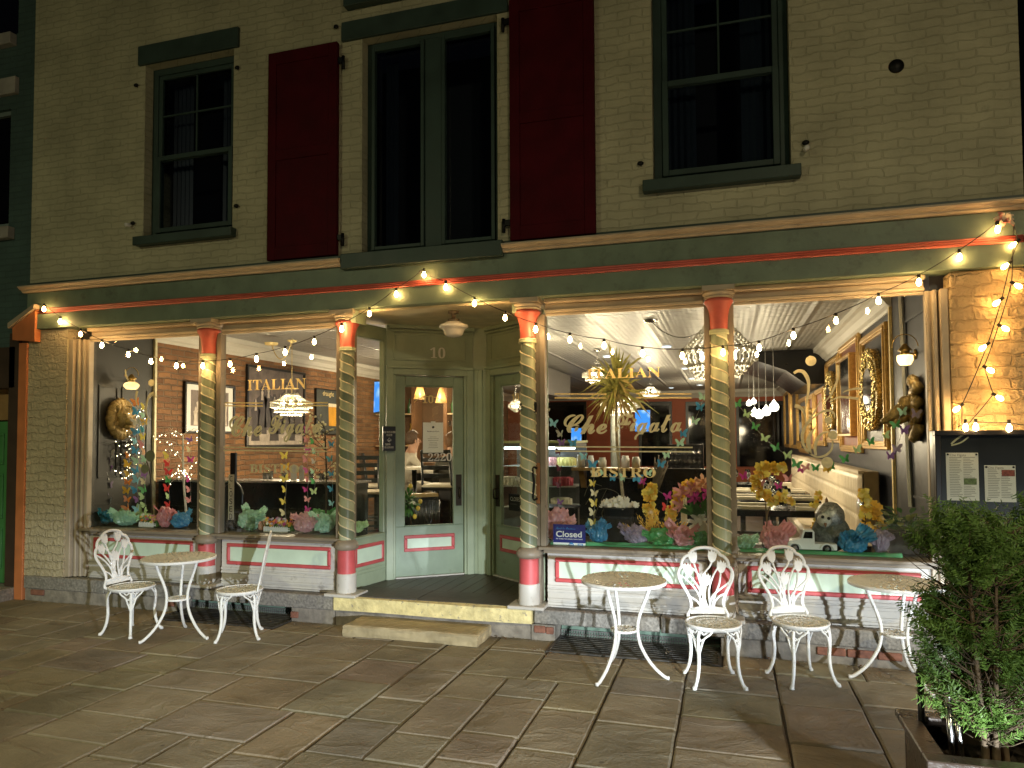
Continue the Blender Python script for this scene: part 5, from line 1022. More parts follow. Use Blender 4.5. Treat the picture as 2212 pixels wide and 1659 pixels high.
# bottle-shaped closed sign
c = P(503, 1130, .50); t = thing('bottle_sign', 'black wine-bottle-shaped sign reading CLOSED on a pale upright label', 'sign', (c.x, .5, SZ)); k = S(1, c); zt = P(503, 978, .5).z; mb = MB(); X = c.x; h = zt - SZ
mb.slabxz([(X - 27 * k, SZ), (X + 27 * k, SZ), (X + 27 * k, SZ + h * .46), (X + 21 * k, SZ + h * .55), (X + 9 * k, SZ + h * .62), (X + 9 * k, SZ + h), (X - 6 * k, SZ + h), (X - 6 * k, SZ + h * .62), (X - 19 * k, SZ + h * .55), (X - 27 * k, SZ + h * .46)], .48, .51); mb.build('bottle_board', BLACK, t, bevel=.006)
mb = MB(); z0, z1 = P(505, 1123, .475).z, P(505, 1025, .475).z; mb.box(X - 8 * k, X + 6 * k, .474, .479, z0, z1); o = mb.build('label_plate', pm('pale_wood_label', (.55, .50, .38), .6), t)
for i, chh in enumerate('CLOSED'): z = z1 - (z1 - z0) * (i + .93) / 6; letters(chh, 'sign_letter', BLACK, o, (X - 5 * k, .4735, z), (1, 0, 0), (0, 0, 1), width=7.5 * k if chh not in 'L' else 6 * k, height=(z1 - z0) / 6 * .74)
# wall lamps and masks in the window bays
def sconce(x, y, Y, X, label, sg, s=1.0):
    c = P(x, y, Y); t = thing('wall_sconce', label, 'wall lamp', (X, Y, c.z), 'wall sconces in the window bays'); r = S(15.5, c)
    mb = MB(); mb.lathe([(.0005, .0), (.04, .0), (.045, .012), (.0005, .02)], (X, Y + .18, c.z + .055), 20, M=Matrix(((0, 0, sg), (0, 1, 0), (-sg, 0, 0)))); mb.tube([(X, Y + .18, c.z + .055), (c.x, Y, c.z + .055)], .007, 8)
    mb.tube([(c.x + .095 * math.cos(PI * i / 12), Y, c.z + .10 + .10 * math.sin(PI * i / 12)) for i in range(13)], .004, 6); mb.build('arm', BRASS, t)
    mb = MB(); mb.lathe([(.008, .125), (.014, .12), (.05, .075), (.052, .068), (.03, .066), (.036, .05), (.036, .03)], (c.x, Y, c.z), 24); mb.build('cap', BRASS, t)
    mb = MB(); mb.lathe([(.036, .036), (.055, .03), (r, .006), (r, -.012), (r * .72, -.042), (r * .55, -.048)], (c.x, Y, c.z), 28); mb.build('shade', tissue_mat('frosted_shade', (.85, .70, .45), .7), t)
    mb = MB(); mb.sphere((c.x, Y, c.z - .005), .022, 10); mb.build('bulb', glow('sconce_bulb%d' % (s * 10), (1, .74, .40), 34 * s), t)
sconce(284, 832, .50, XL + .02, 'brass wall lamp with dim amber glass shade in the left window bay', 1, .4); sconce(1955, 776, .42, XR - .02, 'brass wall lamp with bright glass shade in the right window bay', -1, 1.4)
ANTG = pm('antique_gold', (.34, .23, .08), .42, metal=.25, var=.4, scale=20, bump=.6, bscale=40)
def bumpy(mb, c, sx, sy, sz, seed, amp=.18, f=2.5, sub=3):
    bm = bmesh.new(); bmesh.ops.create_icosphere(bm, subdivisions=sub, radius=1); bm.verts.ensure_lookup_table(); vs = []
    for v in bm.verts: d = v.co.normalized(); k = 1 + amp * noise.noise(d * f + Vector((seed, 1, 2))) + amp * .5 * noise.noise(d * f * 2.4); vs.append(Vector(c) + Vector((d.x * sx, d.y * sy, d.z * sz)) * k)
    mb.add(vs, [tuple(v.index for v in f_.verts) for f_ in bm.faces], 0, True); bm.free()
c = P(268, 905, .50); t = thing('lion_mask', 'antique gold lion head mask on the wall of the left window bay', 'wall mask', tuple(c)); X = XL + .04; mb = MB(); rr = random.Random(8)
for i in range(22): a = 2 * PI * i / 22; bumpy(mb, (X + .03, c.y + .145 * math.cos(a), c.z + .17 * math.sin(a)), .05, .05, .065, i, .3, 2.5, 2)
[bumpy(mb, (X + .02, c.y + .09 * math.cos(2 * PI * i / 12), c.z + .11 * math.sin(2 * PI * i / 12)), .06, .06, .07, i + 40, .3, 2.5, 2) for i in range(12)]; mb.build('mane', ANTG, t); mb = MB(); bumpy(mb, (X + .07, c.y, c.z + .02), .09, .10, .13, 3, .1); bumpy(mb, (X + .15, c.y, c.z - .03), .06, .05, .045, 4, .08); bumpy(mb, (X + .13, c.y, c.z - .09), .045, .04, .03, 5, .08)
for sg in (1, -1): mb.sphere((X + .14, c.y + sg * .045, c.z + .05), .016, 8); bumpy(mb, (X + .08, c.y + sg * .09, c.z + .12), .03, .03, .035, 6, .1, 2, 2)
mb.build('face', ANTG, t)
c = PX(1980, 890, XR - .04); t = thing('dog_mask', 'antique gold dog head mask in profile on the wall of the right window bay', 'wall mask', tuple(c)); X = XR - .04; mb = MB()
for i in range(16): bumpy(mb, (X - .02, c.y - .06 + .07 * math.cos(i * 1.7), c.z - .20 + .03 * i), .045, .06, .05, i, .35, 2.5, 2)
mb.build('ruff', ANTG, t); mb = MB(); H = lambda a, b, z: (X - a, c.y + b, c.z + z)
bumpy(mb, H(.07, 0, .06), .07, .06, .075, 2, .08); q = [H(.06, 0, .05), H(.13, 0, .01), H(.19, 0, -.04), H(.235, 0, -.075)]; mb.tube(spline(q, 5), [.062 - .002 * i for i in range(16)], 14); mb.sphere(H(.24, 0, -.07), .026, 10); mb.tube(spline([H(.07, 0, -.04), H(.15, 0, -.075), H(.215, 0, -.10)], 4), [.035] * 5 + [.026] * 4, 10)
for sg in (1, -1): mb.sphere(H(.125, sg * .042, .045), .012, 8); mb.tube(spline([H(.03, sg * .06, .11), H(.03, sg * .085, .03), H(.04, sg * .08, -.05)], 4), [.02, .03, .034, .036, .036, .034, .03, .024, .012], 8)
mb.build('head', ANTG, t)

# ---------------------------------------------------------------- wide window display
c = P(1337, 1160, .5); t = thing('dracaena_plant', 'spiky dracaena on a bare stem in a black pot behind the ITALIAN lettering', 'potted plant', (c.x, .5, SZ)); k = S(1, c); zt = P(1337, 1094, .5).z
mb = MB(); mb.lathe([(24 * k, SZ), (28 * k, SZ + .02), (33 * k, zt - .012), (36 * k, zt - .012), (36 * k, zt), (32 * k, zt), (31 * k, zt - .02), (.001, zt - .02)], (c.x, .5, 0), 28); mb.build('pot', pm('black_plastic_pot', (.012, .013, .013), .35, var=.2), t)
hd = P(1333, 838, .5); mb = MB(); tr = spline([Vector((c.x + .02, .5, zt - .02)), P(1345, 1070, .5), P(1335, 985, .5), P(1331, 910, .5), hd], 6); mb.tube(tr, [.016 - .0002 * i for i in range(len(tr))], 8); mb.build('stem', pm('pale_stem', (.40, .33, .22), .7, var=.3, scale=30, bump=.4), t)
mb = MB(); rr = random.Random(12)
for i in range(125):
    a = rr.random() * 6.28; el = rr.uniform(-1.25, 1.45); L = rr.uniform(.22, .40); d = Vector((math.cos(a) * math.cos(el), math.sin(a) * math.cos(el) * .8, math.sin(el))); s0 = hd + Vector((0, 0, rr.uniform(-.09, .08))); e = s0 + d * L; mid = s0.lerp(e, .5) + Vector((0, 0, .04)); sag = Vector((0, 0, -.10 * L * (1 if el < .8 else 0)))
    side = d.cross(Vector((0, -1, .3))); side = side.normalized(); w0 = rr.uniform(.009, .013)
    q = [s0, s0.lerp(mid, .6), mid.lerp(e, .3) + sag * .3, e + sag]; vs = []
    for p, ww in zip(q, (.6, 1, .8, .05)): vs += [p - side * w0 * ww, p + side * w0 * ww]
    mb.add(vs, [(0, 1, 3, 2), (2, 3, 5, 4), (4, 5, 7, 6)], 0 if el > -.3 or rr.random() < .4 else 1)
mb.build('leaves', [pm('dracaena_leaf', (.40, .40, .13), .4, var=.4, scale=25), pm('dry_dracaena_leaf', (.55, .42, .18), .55, var=.3, scale=25)], t, recalc=False)
mb = MB()
for i in range(75): a = rr.random() * 6.28; q = math.sqrt(rr.random()) * 42 * k; p = Vector((c.x + math.cos(a) * q, .5 + math.sin(a) * q * .7, zt + rr.uniform(0, .075) * (1.2 - q / (45 * k)))); blossom(mb, p, rr.uniform(.025, .04), 6, rr, 0, (rr.uniform(-.7, .7), -1, .9))
o = mb.build('white_flowers', paper('white'), recalc=False); tag(o, 'heap of white silk flowers around the foot of the dracaena stem', 'silk flowers')
# yellow orchids and forsythia
def orchid(label, base, pts, Y, blooms, br, col, seed, pot=True, vase=None, group='yellow silk orchid sprays'):
    b = P(*base, Y); b.z = SZ; t = thing('orchid_spray', label, 'silk orchid', tuple(b), group); rr = random.Random(seed); mb = MB(); W = [b] + [P(x, y, Y + rr.uniform(-.02, .02)) for x, y in pts]; q = spline(W, 6); mb.tube(q, .0045, 6); mb.build('stem', pm('brown_twig', (.16, .10, .04), .7), t); mb = MB()
    k = len(q); i0 = int(k * blooms[1])
    for i in range(blooms[0]):
        p = q[rr.randrange(i0, k)] + Vector((rr.gauss(0, .022), rr.uniform(-.04, .02), rr.gauss(0, .022))); blossom(mb, p, br * rr.uniform(.8, 1.15), 5, rr, rr.randrange(2), (rr.uniform(-.6, .6), -1, rr.uniform(-.3, .6)))
    mb.build('petals', [paper(col), paper('gold')], t, recalc=False)
    if pot: m = MB(); m.lathe([(.028, SZ), (.034, SZ + .05), (.03, SZ + .05), (.028, SZ + .045), (.001, SZ + .045)], b, 16, M=Matrix.Identity(3)) if 0 else m.lathe([(.028, SZ), (.034, SZ + .05), (.03, SZ + .05), (.001, SZ + .045)], (b.x, b.y, 0), 16); m.build('pot', MATS['black_plastic_pot'], t)
orchid('left yellow orchid spray behind the green tissue ball', (1415, 1160), [(1412, 1120), (1400, 1075), (1412, 1055)], .46, (34, .30), .036, 'yellow', 1)
orchid('right yellow orchid spray leaning by the pink lilies', (1440, 1160), [(1452, 1115), (1465, 1070), (1492, 1050)], .48, (36, .30), .036, 'yellow', 2)
orchid('tall yellow orchid curling over the laid tables', (1655, 1180), [(1655, 1105), (1648, 1065), (1632, 1040), (1650, 1010), (1690, 1012)], .44, (62, .34), .034, 'yellow', 3)
orchid('low yellow orchid drooping at the foot of the tall one', (1658, 1180), [(1658, 1110), (1680, 1075), (1710, 1080)], .40, (22, .5), .030, 'yellow', 4)
orchid('yellow forsythia twig against the cream banquette', (1873, 1190), [(1870, 1120), (1862, 1065)], .46, (34, .35), .028, 'yellow', 5)
orchid('shorter yellow forsythia twig by the lavender tissue', (1900, 1190), [(1905, 1140), (1888, 1095)], .5, (26, .35), .028, 'gold', 6)
orchid('pale yellow wisteria tail beside the bird figure', (1768, 1190), [(1765, 1150), (1762, 1110), (1768, 1075)], .55, (30, .35), .024, 'yellow', 7)
b = P(1424, 1165, .42); b.z = SZ; t = thing('yellow_grass', 'fan of yellow dried grass in front of the orchids', 'dried grass', tuple(b)); mb = MB(); rr = random.Random(4)
for i in range(46): a = rr.uniform(-1.15, 1.15); L = rr.uniform(.16, .36); e = b + Vector((math.sin(a) * L, rr.uniform(-.05, .05), math.cos(a) * L)); m = b.lerp(e, .5) + Vector((0, 0, .02)); mb.tube([b + Vector((0, 0, .01)), m, e], [.002, .0022, .001], 4); [petal(mb, m.lerp(e, rr.random()), (e - m) + Vector((rr.uniform(-.1, .1), 0, .05)), (0, 1, 0), .03, .008) for _ in range(4)]
mb.build('stalks', paper('gold'), t, recalc=False)
# lily bouquet in a white vase
c = P(1512, 1165, .46); t = thing('white_vase', 'cream white vase with a curved handle in the corner of the wide window', 'vase', (c.x, .46, SZ)); mb = MB(); mb.lathe([(.05, SZ), (.075, SZ + .04), (.085, SZ + .10), (.07, SZ + .17), (.042, SZ + .22), (.04, SZ + .245), (.052, SZ + .26), (.036, SZ + .245), (.03, SZ + .2)], (c.x, .46, 0), 28); mb.tube(spline([(c.x - .05, .44, SZ + .22), (c.x - .11, .43, SZ + .19), (c.x - .12, .43, SZ + .10), (c.x - .08, .44, SZ + .05)]), .008, 8); mb.build('vase_body', pm('cream_ceramic', (.66, .62, .52), .2, var=.05, coat=.5), t)
t = thing('lily_bouquet', 'pink and coral silk lilies with green leaves in the white vase', 'silk flowers', (c.x, .46, SZ + .25)); mb = MB(); fl = MB(); rr = random.Random(6); top = Vector((c.x, .46, SZ + .24))
for (x, y, m, fx) in ((1472, 1062, 0, -.8), (1492, 1058, 0, -.3), (1520, 1042, 1, .1), (1508, 1050, 1, 0), (1470, 1092, 0, -1), (1530, 1062, 2, .2), (1524, 1085, 2, .1), (1500, 1075, 2, -.3), (1512, 1120, 3, -.2), (1505, 1130, 3, -.5)):
    p = P(x, y, .42); mb.tube([top, top.lerp(p, .6) + Vector((0, 0, .03)), p], .004, 5)
    f = Vector((fx, -1, .35)).normalized(); a = f.orthogonal().normalized(); bb = f.cross(a)
    for i in range(6): th_ = 2 * PI * i / 6; petal(fl, p, a * math.cos(th_) + bb * math.sin(th_) + f * .7, f, .085, .034, m, -.5)
for i in range(16): a = rr.uniform(-1.4, 1.4); petal(mb, top + Vector((0, -.02, .02)), (math.sin(a), rr.uniform(-.5, .2), math.cos(a) * .7), (0, -1, 0), rr.uniform(.14, .22), .05, 0, .3)
mb.build('stems', pm('leaf_green', (.06, .17, .03), .5, var=.3), t, recalc=False); fl.build('lilies', [paper('rose'), paper('peach'), paper('magenta'), paper('white')], t, recalc=False)
# blue closed card
a, b = P(1195, 1132, .19), P(1265, 1185, .19); t = thing('closed_sign', 'blue card reading Closed for today, but please come back in the wide window', 'sign', (a.x, .19, SZ)); k = b.x - a.x; h = a.z - b.z; zb = b.z
NAVY = pm('navy_card', (.012, .02, .19), .4, var=.05); LB = pm('mid_blue_print', (.05, .25, .62), .4, var=0); WC = pm('white_card', (.8, .8, .8), .5, var=.02)
mb = MB(); mb.box(a.x, b.x, .188, .191, zb + h * .22, zb + h); mb.build('blue_panel', NAVY, t); mb = MB(); mb.box(a.x, b.x, .188, .191, zb, zb + h * .2195); mb.build('white_strip', WC, t)
letters('Closed', 'sign_text', WC, t, (a.x + k * .09, .1875, zb + h * .46), (1, 0, 0), (0, 0, 1), width=k * .80, height=h * .26, fat=.02); letters('for today, but please come back!', 'small_text', WC, t, (a.x + k * .09, .1875, zb + h * .345), (1, 0, 0), (0, 0, 1), width=k * .82, height=h * .07, fat=.02); letters(script('Back to Business'), 'script_text', LB, t, (a.x + k * .09, .1875, zb + h * .79), (1, 0, 0), (0, 0, 1), width=k * .6, height=h * .10)
mb = MB(); mb.lathe([(.0005, .0006), (k * .085, .0006), (k * .085, 0)], (a.x + k * .56, .188, zb + h * .12), 20, M=Matrix(((1, 0, 0), (0, 0, -1), (0, 1, 0)))); mb.build('round_badge', LB, t); mb = MB()
for i in range(3): mb.box(a.x + k * .50, a.x + k * .62, .1865, .1872, zb + h * (.085 + .035 * i), zb + h * (.10 + .035 * i))
mb.build('badge_lines', WC, t); mb = MB(); mb.box(a.x + k * .76, a.x + k * .92, .1868, .188, zb + h * .04, zb + h * .20); mb.build('square_badge', LB, t); mb = MB()
for i in range(2): mb.box(a.x + k * .785, a.x + k * .895, .186, .1867, zb + h * (.08 + .055 * i), zb + h * (.11 + .055 * i))
mb.build('badge_lines', WC, t)

# ---------------------------------------------------------------- right window display
c = P(1752, 1192, .34); k = S(1, c); t = thing('toy_truck', 'white toy pickup truck on the green crepe paper', 'toy truck', (c.x, .34, SZ)); zb = SZ + .03; X = c.x - 8 * k; TW = pm('white_tin', (.72, .74, .72), .3, var=.05, coat=.4)
mb = MB(); cab = [(X - 40 * k, zb), (X + 58 * k, zb), (X + 58 * k, zb + 13 * k), (X + 14 * k, zb + 13 * k), (X + 14 * k, zb + 38 * k), (X + 10 * k, zb + 42 * k), (X - 8 * k, zb + 42 * k), (X - 14 * k, zb + 22 * k), (X - 36 * k, zb + 18 * k), (X - 40 * k, zb + 12 * k)]; mb.slabxz(cab, .28, .40)
for wx in (-26, 38): mb.tube([(X + (wx + 13 * math.cos(PI * i / 10)) * k, .278, zb + (2 + 11 * math.sin(PI * i / 10)) * k) for i in range(11)], 2.2 * k, 6)
mb.build('body', TW, t, bevel=.003); mb = MB(); mb.slabxz([(X - 9 * k, zb + 24 * k), (X + 10 * k, zb + 24 * k), (X + 10 * k, zb + 38 * k), (X - 5 * k, zb + 38 * k)], .277, .2795); mb.build('window', NIGHT, t)
for wx in (-26, 38): mb = MB(); mb.lathe([(.0005, -.006), (9 * k, -.006), (9.5 * k, 0), (9 * k, .012), (.0005, .012)], (X + wx * k, .285, SZ + .004 + 9 * k), 18, M=Matrix(((1, 0, 0), (0, 0, 1), (0, 1, 0)))); o = mb.build('wheel', BLACK, t); mb = MB(); mb.lathe([(.0005, -.007), (4 * k, -.0065)], (X + wx * k, .284, SZ + .004 + 9 * k), 12, M=Matrix(((1, 0, 0), (0, 0, 1), (0, 1, 0)))); mb.build('hubcap', SILV, o)
c = P(1795, 1150, .47); k = S(1, c); t = thing('bird_figure', 'grey feathered bird figure with silver crown and two dark eyes', 'bird figurine', (c.x, .47, SZ)); mb = MB(); zc = SZ + 38 * k; FEA = pm('grey_feathers', (.10, .11, .10), .8, var=.5, scale=60, bump=.8, bscale=60)
bumpy(mb, (c.x, .47, zc), 41 * k * .95, .11, 40 * k, 2, .06, 4); mb.build('body', FEA, t); mb = MB(); bumpy(mb, (c.x - 2 * k, .455, zc + 36 * k), 30 * k, .10, 32 * k, 3, .04, 3); o = mb.build('head', pm('silver_feathers', (.34, .34, .33), .3, metal=.7, var=.5, scale=70, bump=.6), t); mb = MB(); bumpy(mb, (c.x - 14 * k, .40, zc + 30 * k), 15 * k, .07, 16 * k, 5, .05); mb.build('face', pm('white_feathers', (.6, .6, .56), .8, var=.2, scale=60), t)
for ex, ez in ((-20, 38), (-8, 35)): mb = MB(); mb.sphere((c.x + ex * k, .332, zc + ez * k), 3.6 * k, 10); mb.build('eye', BLACK, t)
mb = MB(); mb.lathe([(3 * k, 0), (2.2 * k, 5 * k), (.0005, 10 * k)], (c.x - 15 * k, .335, zc + 24 * k), 10, M=Matrix.Rotation(PI * .8, 3, 'X')); mb.lathe([(4 * k, 0), (3 * k, 8 * k), (.0005, 14 * k)], (c.x - 8 * k, .45, zc + 64 * k), 10); mb.build('beak', pm('brown_horn', (.20, .10, .05), .5), t)
c = P(1955, 1170, .52); k = S(1, c); t = thing('leafy_plant', 'green leafy plant in a wide black pot at the right end of the window', 'potted plant', (c.x, .52, SZ)); zt = P(1955, 1143, .52).z; mb = MB(); mb.lathe([(34 * k, SZ), (42 * k, zt - .02), (46 * k, zt - .015), (46 * k, zt), (41 * k, zt), (.001, zt - .03)], (c.x, .52, 0), 28); mb.build('pot', MATS['black_plastic_pot'], t)
mb = MB(); rr = random.Random(5)
for i in range(90): a = rr.random() * 6.28; el = rr.uniform(.1, 1.3); L = rr.uniform(.06, .17); s0 = Vector((c.x + math.cos(a) * .05, .52 + math.sin(a) * .04, zt - .01)); m = s0 + Vector((math.cos(a) * math.cos(el), math.sin(a) * math.cos(el), math.sin(el))) * L; mb.tube([s0, m], .0025, 4, mi=0); petal(mb, m, (math.cos(a), math.sin(a), rr.uniform(-.5, .5)), (0, 0, 1), rr.uniform(.07, .11), rr.uniform(.04, .06), rr.randrange(2), .2)
mb.build('leaves', [MATS['leaf_green'], pm('yellow_green_leaf', (.22, .26, .06), .45, var=.3)], t, recalc=False)

# ================================================================ dining room
PK = pm('black_gloss_panel', (.006, .006, .007), .25, var=.2); STEEL = pm('steel_edge', (.45, .44, .42), .25, metal=.9, var=.1); CREAML = pm('cream_leather', (.72, .63, .48), .32, var=.1, scale=5); CLEAR = pm('clear_glassware', (.95, .97, .97), .03, var=0, trans=1.0); NAP = pm('white_napkin', (.66, .60, .48), .7, var=.1)
t = thing('service_counter', 'long black counter with steel edge behind the left window display', 'counter', (-5, 1.05, FZ)); mb = MB(); mb.box(-6.53, -3.95, 1.06, 1.45, FZ, 1.22); mb.build('counter_front', PK, t, bevel=.004); mb = MB(); mb.box(-6.53, -3.92, 1.04, 1.48, 1.22, 1.245); mb.build('counter_top', STEEL, t, bevel=.003)
def tumbler(x, y, Y, z, label, r=.032, h=.085, group='drinking glasses on the black counter'):
    p = P(x, y, Y); mb = MB(); mb.lathe([(r * .85, z), (r, z + h), (r - .003, z + h), (r * .82, z + .01), (.001, z + .008)], (p.x, Y, 0), 16); o = mb.build('drinking_glass', CLEAR); tag(o, label, 'glass', group)
for i, (x, l) in enumerate(((573, 'tall tumbler on the counter right of the bottle sign'), (584, 'second tumbler, touching the tall one'), (614, 'tumbler behind the yellow butterfly garland'), (672, 'tumbler half hidden by the magenta butterflies'), (694, 'tumbler on the counter behind the blossom tree'), (704, 'rightmost tumbler on the counter by the second column'))): tumbler(x, 1050, 1.18, 1.246, l, h=.085 + .02 * (i % 2))
for i, (x, l) in enumerate(((634, 'larger white bottle-shaped menu card on the counter'), (651, 'smaller white bottle-shaped menu card on the counter'))):
    p = P(x, 1040, 1.16); k = S(1, p); w_ = 7.5 * k if i == 0 else 6 * k; mb = MB(); h = 34 * k if i == 0 else 33 * k; mb.slabxz([(p.x - w_, 1.246), (p.x + w_, 1.246), (p.x + w_, 1.246 + h * .78), (p.x + w_ * .5, 1.246 + h), (p.x - w_ * .5, 1.246 + h), (p.x - w_, 1.246 + h * .78)], 1.16, 1.163); o = mb.build('menu_card', PAPER); tag(o, l, 'menu card', 'menu cards on the counter')
# pictures on the brick wall
def figure_art(mb, cy, cz, h, mi, X):                        # a plain standing figure in tones, flat print
    f = lambda pts: mb.add([(X, cy + a * h, cz + b * h) for a, b in pts], [tuple(range(len(pts)))], mi)
    f([(.16, 0), (-.16, 0), (-.12, .45), (-.18, .72), (-.06, .8), (.06, .8), (.18, .72), (.12, .45)]); f([(.07, .80), (-.07, .80), (-.08, .9), (-.04, .98), (.04, .98), (.08, .9)])
def wallpic(name, label, cat, X, y0, y1, z0, z1, fw, fm, mat_w, art, sg=1, group=None):
    t = thing(name, label, cat, (X, (y0 + y1) / 2, (z0 + z1) / 2), group); mb = MB(); a, b = X + .002 * sg, X + .045 * sg; lo, hi = min(a, b), max(a, b)
    for q in ((y0, y1, z0, z0 + fw), (y0, y1, z1 - fw, z1), (y0, y0 + fw, z0 + fw, z1 - fw), (y1 - fw, y1, z0 + fw, z1 - fw)): mb.box(lo, hi, *q)
    mb.build('frame', fm, t, bevel=.005); mb = MB(); mb.box(min(X + .01 * sg, X + .02 * sg), max(X + .01 * sg, X + .02 * sg), y0 + fw, y1 - fw, z0 + fw, z1 - fw); mb.build('picture_ground', mat_w, t)
    if art: art(t, X + .0215 * sg)
    return t
SEP1 = pm('sepia_dark', (.06, .045, .04), .4, var=.3, scale=6); SEP2 = pm('sepia_light', (.50, .42, .34), .5, var=.25, scale=12); SEP3 = pm('sepia_mid', (.16, .125, .11), .5, var=.3, scale=10); MATT = pm('white_mat_board', (.72, .70, .66), .6, var=.03)
def art1(t, X):
    mb = MB(); mb.add([(X, 1.64, 1.90), (X, 2.36, 1.90), (X, 2.36, 2.36), (X, 1.64, 2.36)], [(0, 1, 2, 3)]); o = mb.build('photo_print', SEP3, t, recalc=False); mb = MB(); rr = random.Random(2)
    for i in range(9): figure_art(mb, 1.73 + i * .067, 1.91 + (.06 if i % 2 else 0), .24 + .08 * (i % 3), 0, X + .002)
    mb.build('printed_figures', SEP2, o, recalc=False)
a = PX(402, 826, XL); b = PX(502, 940, XL); wallpic('framed_photo', 'black-and-white group photograph in a white mat on the brick wall', 'picture', XL, 1.52, 2.48, b.z + .02, 2.46, .03, BLACK, MATT, art1)
def art2(t, X):
    mb = MB(); mb.add([(X, 2.80, 1.64), (X, 4.14, 1.64), (X, 4.14, 1.86), (X, 2.80, 1.86)], [(0, 1, 2, 3)]); o = mb.build('printed_street', SEP2, t, recalc=False); rr = random.Random(3); m1, m2 = MB(), MB()
    for i in range(8): y = 2.95 + i * .15; figure_art(m1, y, 1.70 + .10 * (i % 3), .62 + .1 * (i % 2), 0, X + .002); figure_art(m2, y, 1.70 + .10 * (i % 3) + .44 + .06 * (i % 2), .17, 0, X + .0035)
    m1.build('printed_suits', SEP1, o, recalc=False); m2.build('printed_faces', SEP2, o, recalc=False)
wallpic('large_poster', 'large sepia poster of a group in suits behind the gilded ITALIAN', 'poster', XL, 2.74, 4.2, 1.60, 2.80, .035, BLACK, SEP3, art2)
def art3(t, X):
    mb = MB(); mb.add([(X, 4.95, 1.95), (X, 5.2, 1.95), (X, 5.22, 2.28), (X, 4.93, 2.28)], [(0, 1, 2, 3)]); mb.add([(X, 4.93, 2.28), (X, 5.22, 2.28), (X, 5.22, 2.34), (X, 4.93, 2.34)], [(0, 1, 2, 3)], 1); mb.build('printed_glass', [pm('beer_amber', (.62, .30, .03), .4), pm('beer_froth', (.7, .62, .45), .5)], t, recalc=False); letters('draught', 'poster_text', GOLD, t, (X + .001, 4.75, 2.44), (0, 1, 0), (0, 0, 1), width=.35)
wallpic('beer_poster', 'dark poster of a tall glass of beer on the brick wall', 'poster', XL, 4.52, 5.35, 1.80, 2.58, .015, BLACK, pm('dark_grey_print', (.05, .055, .05), .5), art3)
# chandeliers
CRY = pm('cut_crystal', (.90, .86, .74), .06, var=0, trans=.35, spec=1.0, ior=1.6); CRYS = {}
def chandelier(label, c, R, tiers, gold, bulb_s, chain_top, col=(1, .86, .55), swag=None, group='crystal chandeliers'):
    c = Vector(c); t = thing('chandelier', label, 'chandelier', tuple(c), group); MT = GOLD if gold else SILV; mb = MB()
    zt = c.z + R * .9; n = 30
    for rr_, z in tiers[0]: mb.tube([(c.x + rr_ * R * math.cos(2 * PI * i / n), c.y + rr_ * R * math.sin(2 * PI * i / n), c.z + z * R) for i in range(n)], R * .018, 5, closed=True)
    mb.tube([(c.x, c.y, zt), (c.x, c.y, c.z - R * .3)], R * .03, 8); zz = zt
    i = 0
    while zz < chain_top: mb.tube([(c.x + .008 * math.cos(a_ * PI / 3) * (i % 2), c.y + .008 * math.cos(a_ * PI / 3) * (1 - i % 2), zz + .018 + .018 * math.sin(a_ * PI / 3)) for a_ in range(6)], .0025, 4, closed=True); zz += .03; i += 1
    mb.lathe([(.06, chain_top), (.05, chain_top - .02), (.0005, chain_top - .03)], (c.x, c.y, 0), 16)
    if swag:
        s = Vector(swag); q = [Vector((c.x, c.y, chain_top)).lerp(s, k / 12) - Vector((0, 0, .9 * (k / 12) * (1 - k / 12))) for k in range(13)]; mb.tube(q, .007, 5); mb.lathe([(.09, s.z + .01), (.08, s.z - .02), (.0005, s.z - .03)], (s.x, s.y, 0), 16)
    mb.build('frame', MT, t)
    for ti, (a, b, cnt, k, br) in enumerate(tiers[1]):       # strings of beads between two rings: one part per tier
        mb = MB()
        for i in range(cnt):
            th_ = 2 * PI * i / cnt; p = Vector((c.x + a[0] * R * math.cos(th_), c.y + a[0] * R * math.sin(th_), c.z + a[1] * R)); q = Vector((c.x + b[0] * R * math.cos(th_), c.y + b[0] * R * math.sin(th_), c.z + b[1] * R))
            for j in range(k): u = j / max(1, k - 1); w_ = p.lerp(q, u) - Vector((0, 0, .06 * R * math.sin(PI * u))); mb.sphere(w_, br * R, 6, sq=(1, 1, 1.25), smooth=False)
        mb.build('crystal_tier', CRY, t)
    E_ = glow('candle_bulb_%d' % int(bulb_s), col, bulb_s)
    for i in range(6): th_ = 2 * PI * i / 6; m = MB(); m.sphere((c.x + .45 * R * math.cos(th_), c.y + .45 * R * math.sin(th_), c.z + .02 * R), R * .09, 8, sq=(1, 1, 1.5)); m.build('bulb', E_, t)
    return t
EMP = ([(.3, .75), (.34, .42), (1.0, .05), (.82, -.22), (.55, -.38)], [((.34, .42), (1.0, .05), 34, 9, .03), ((1.0, .05), (1.0, -.18), 44, 4, .036), ((.98, .0), (.82, -.22), 40, 4, .036), ((.82, -.22), (.80, -.40), 36, 3, .036), ((.8, -.25), (.55, -.38), 30, 4, .036), ((.55, -.38), (.5, -.55), 24, 3, .04), ((.30, .44), (.36, .44), 12, 1, .07)])
c1 = P(630, 872, 1.9); chandelier('gold crystal chandelier in front of the sepia poster', c1, S(44, c1), EMP, True, 22, P(634, 735, 1.9).z, swag=P(586, 742, 2.2))
SPH = ([(.3, .95), (.55, .6), (1.0, .15), (.8, -.25), (.4, -.55)], [((.10, .98), (.55, .6), 16, 7, .04), ((.3, .9), (1.0, .15), 26, 10, .042), ((1.0, .15), (.98, -.1), 30, 3, .05), ((.95, .1), (.8, -.25), 26, 5, .05), ((.8, -.25), (.4, -.55), 22, 5, .05), ((.4, -.55), (.1, -.75), 12, 4, .055)])
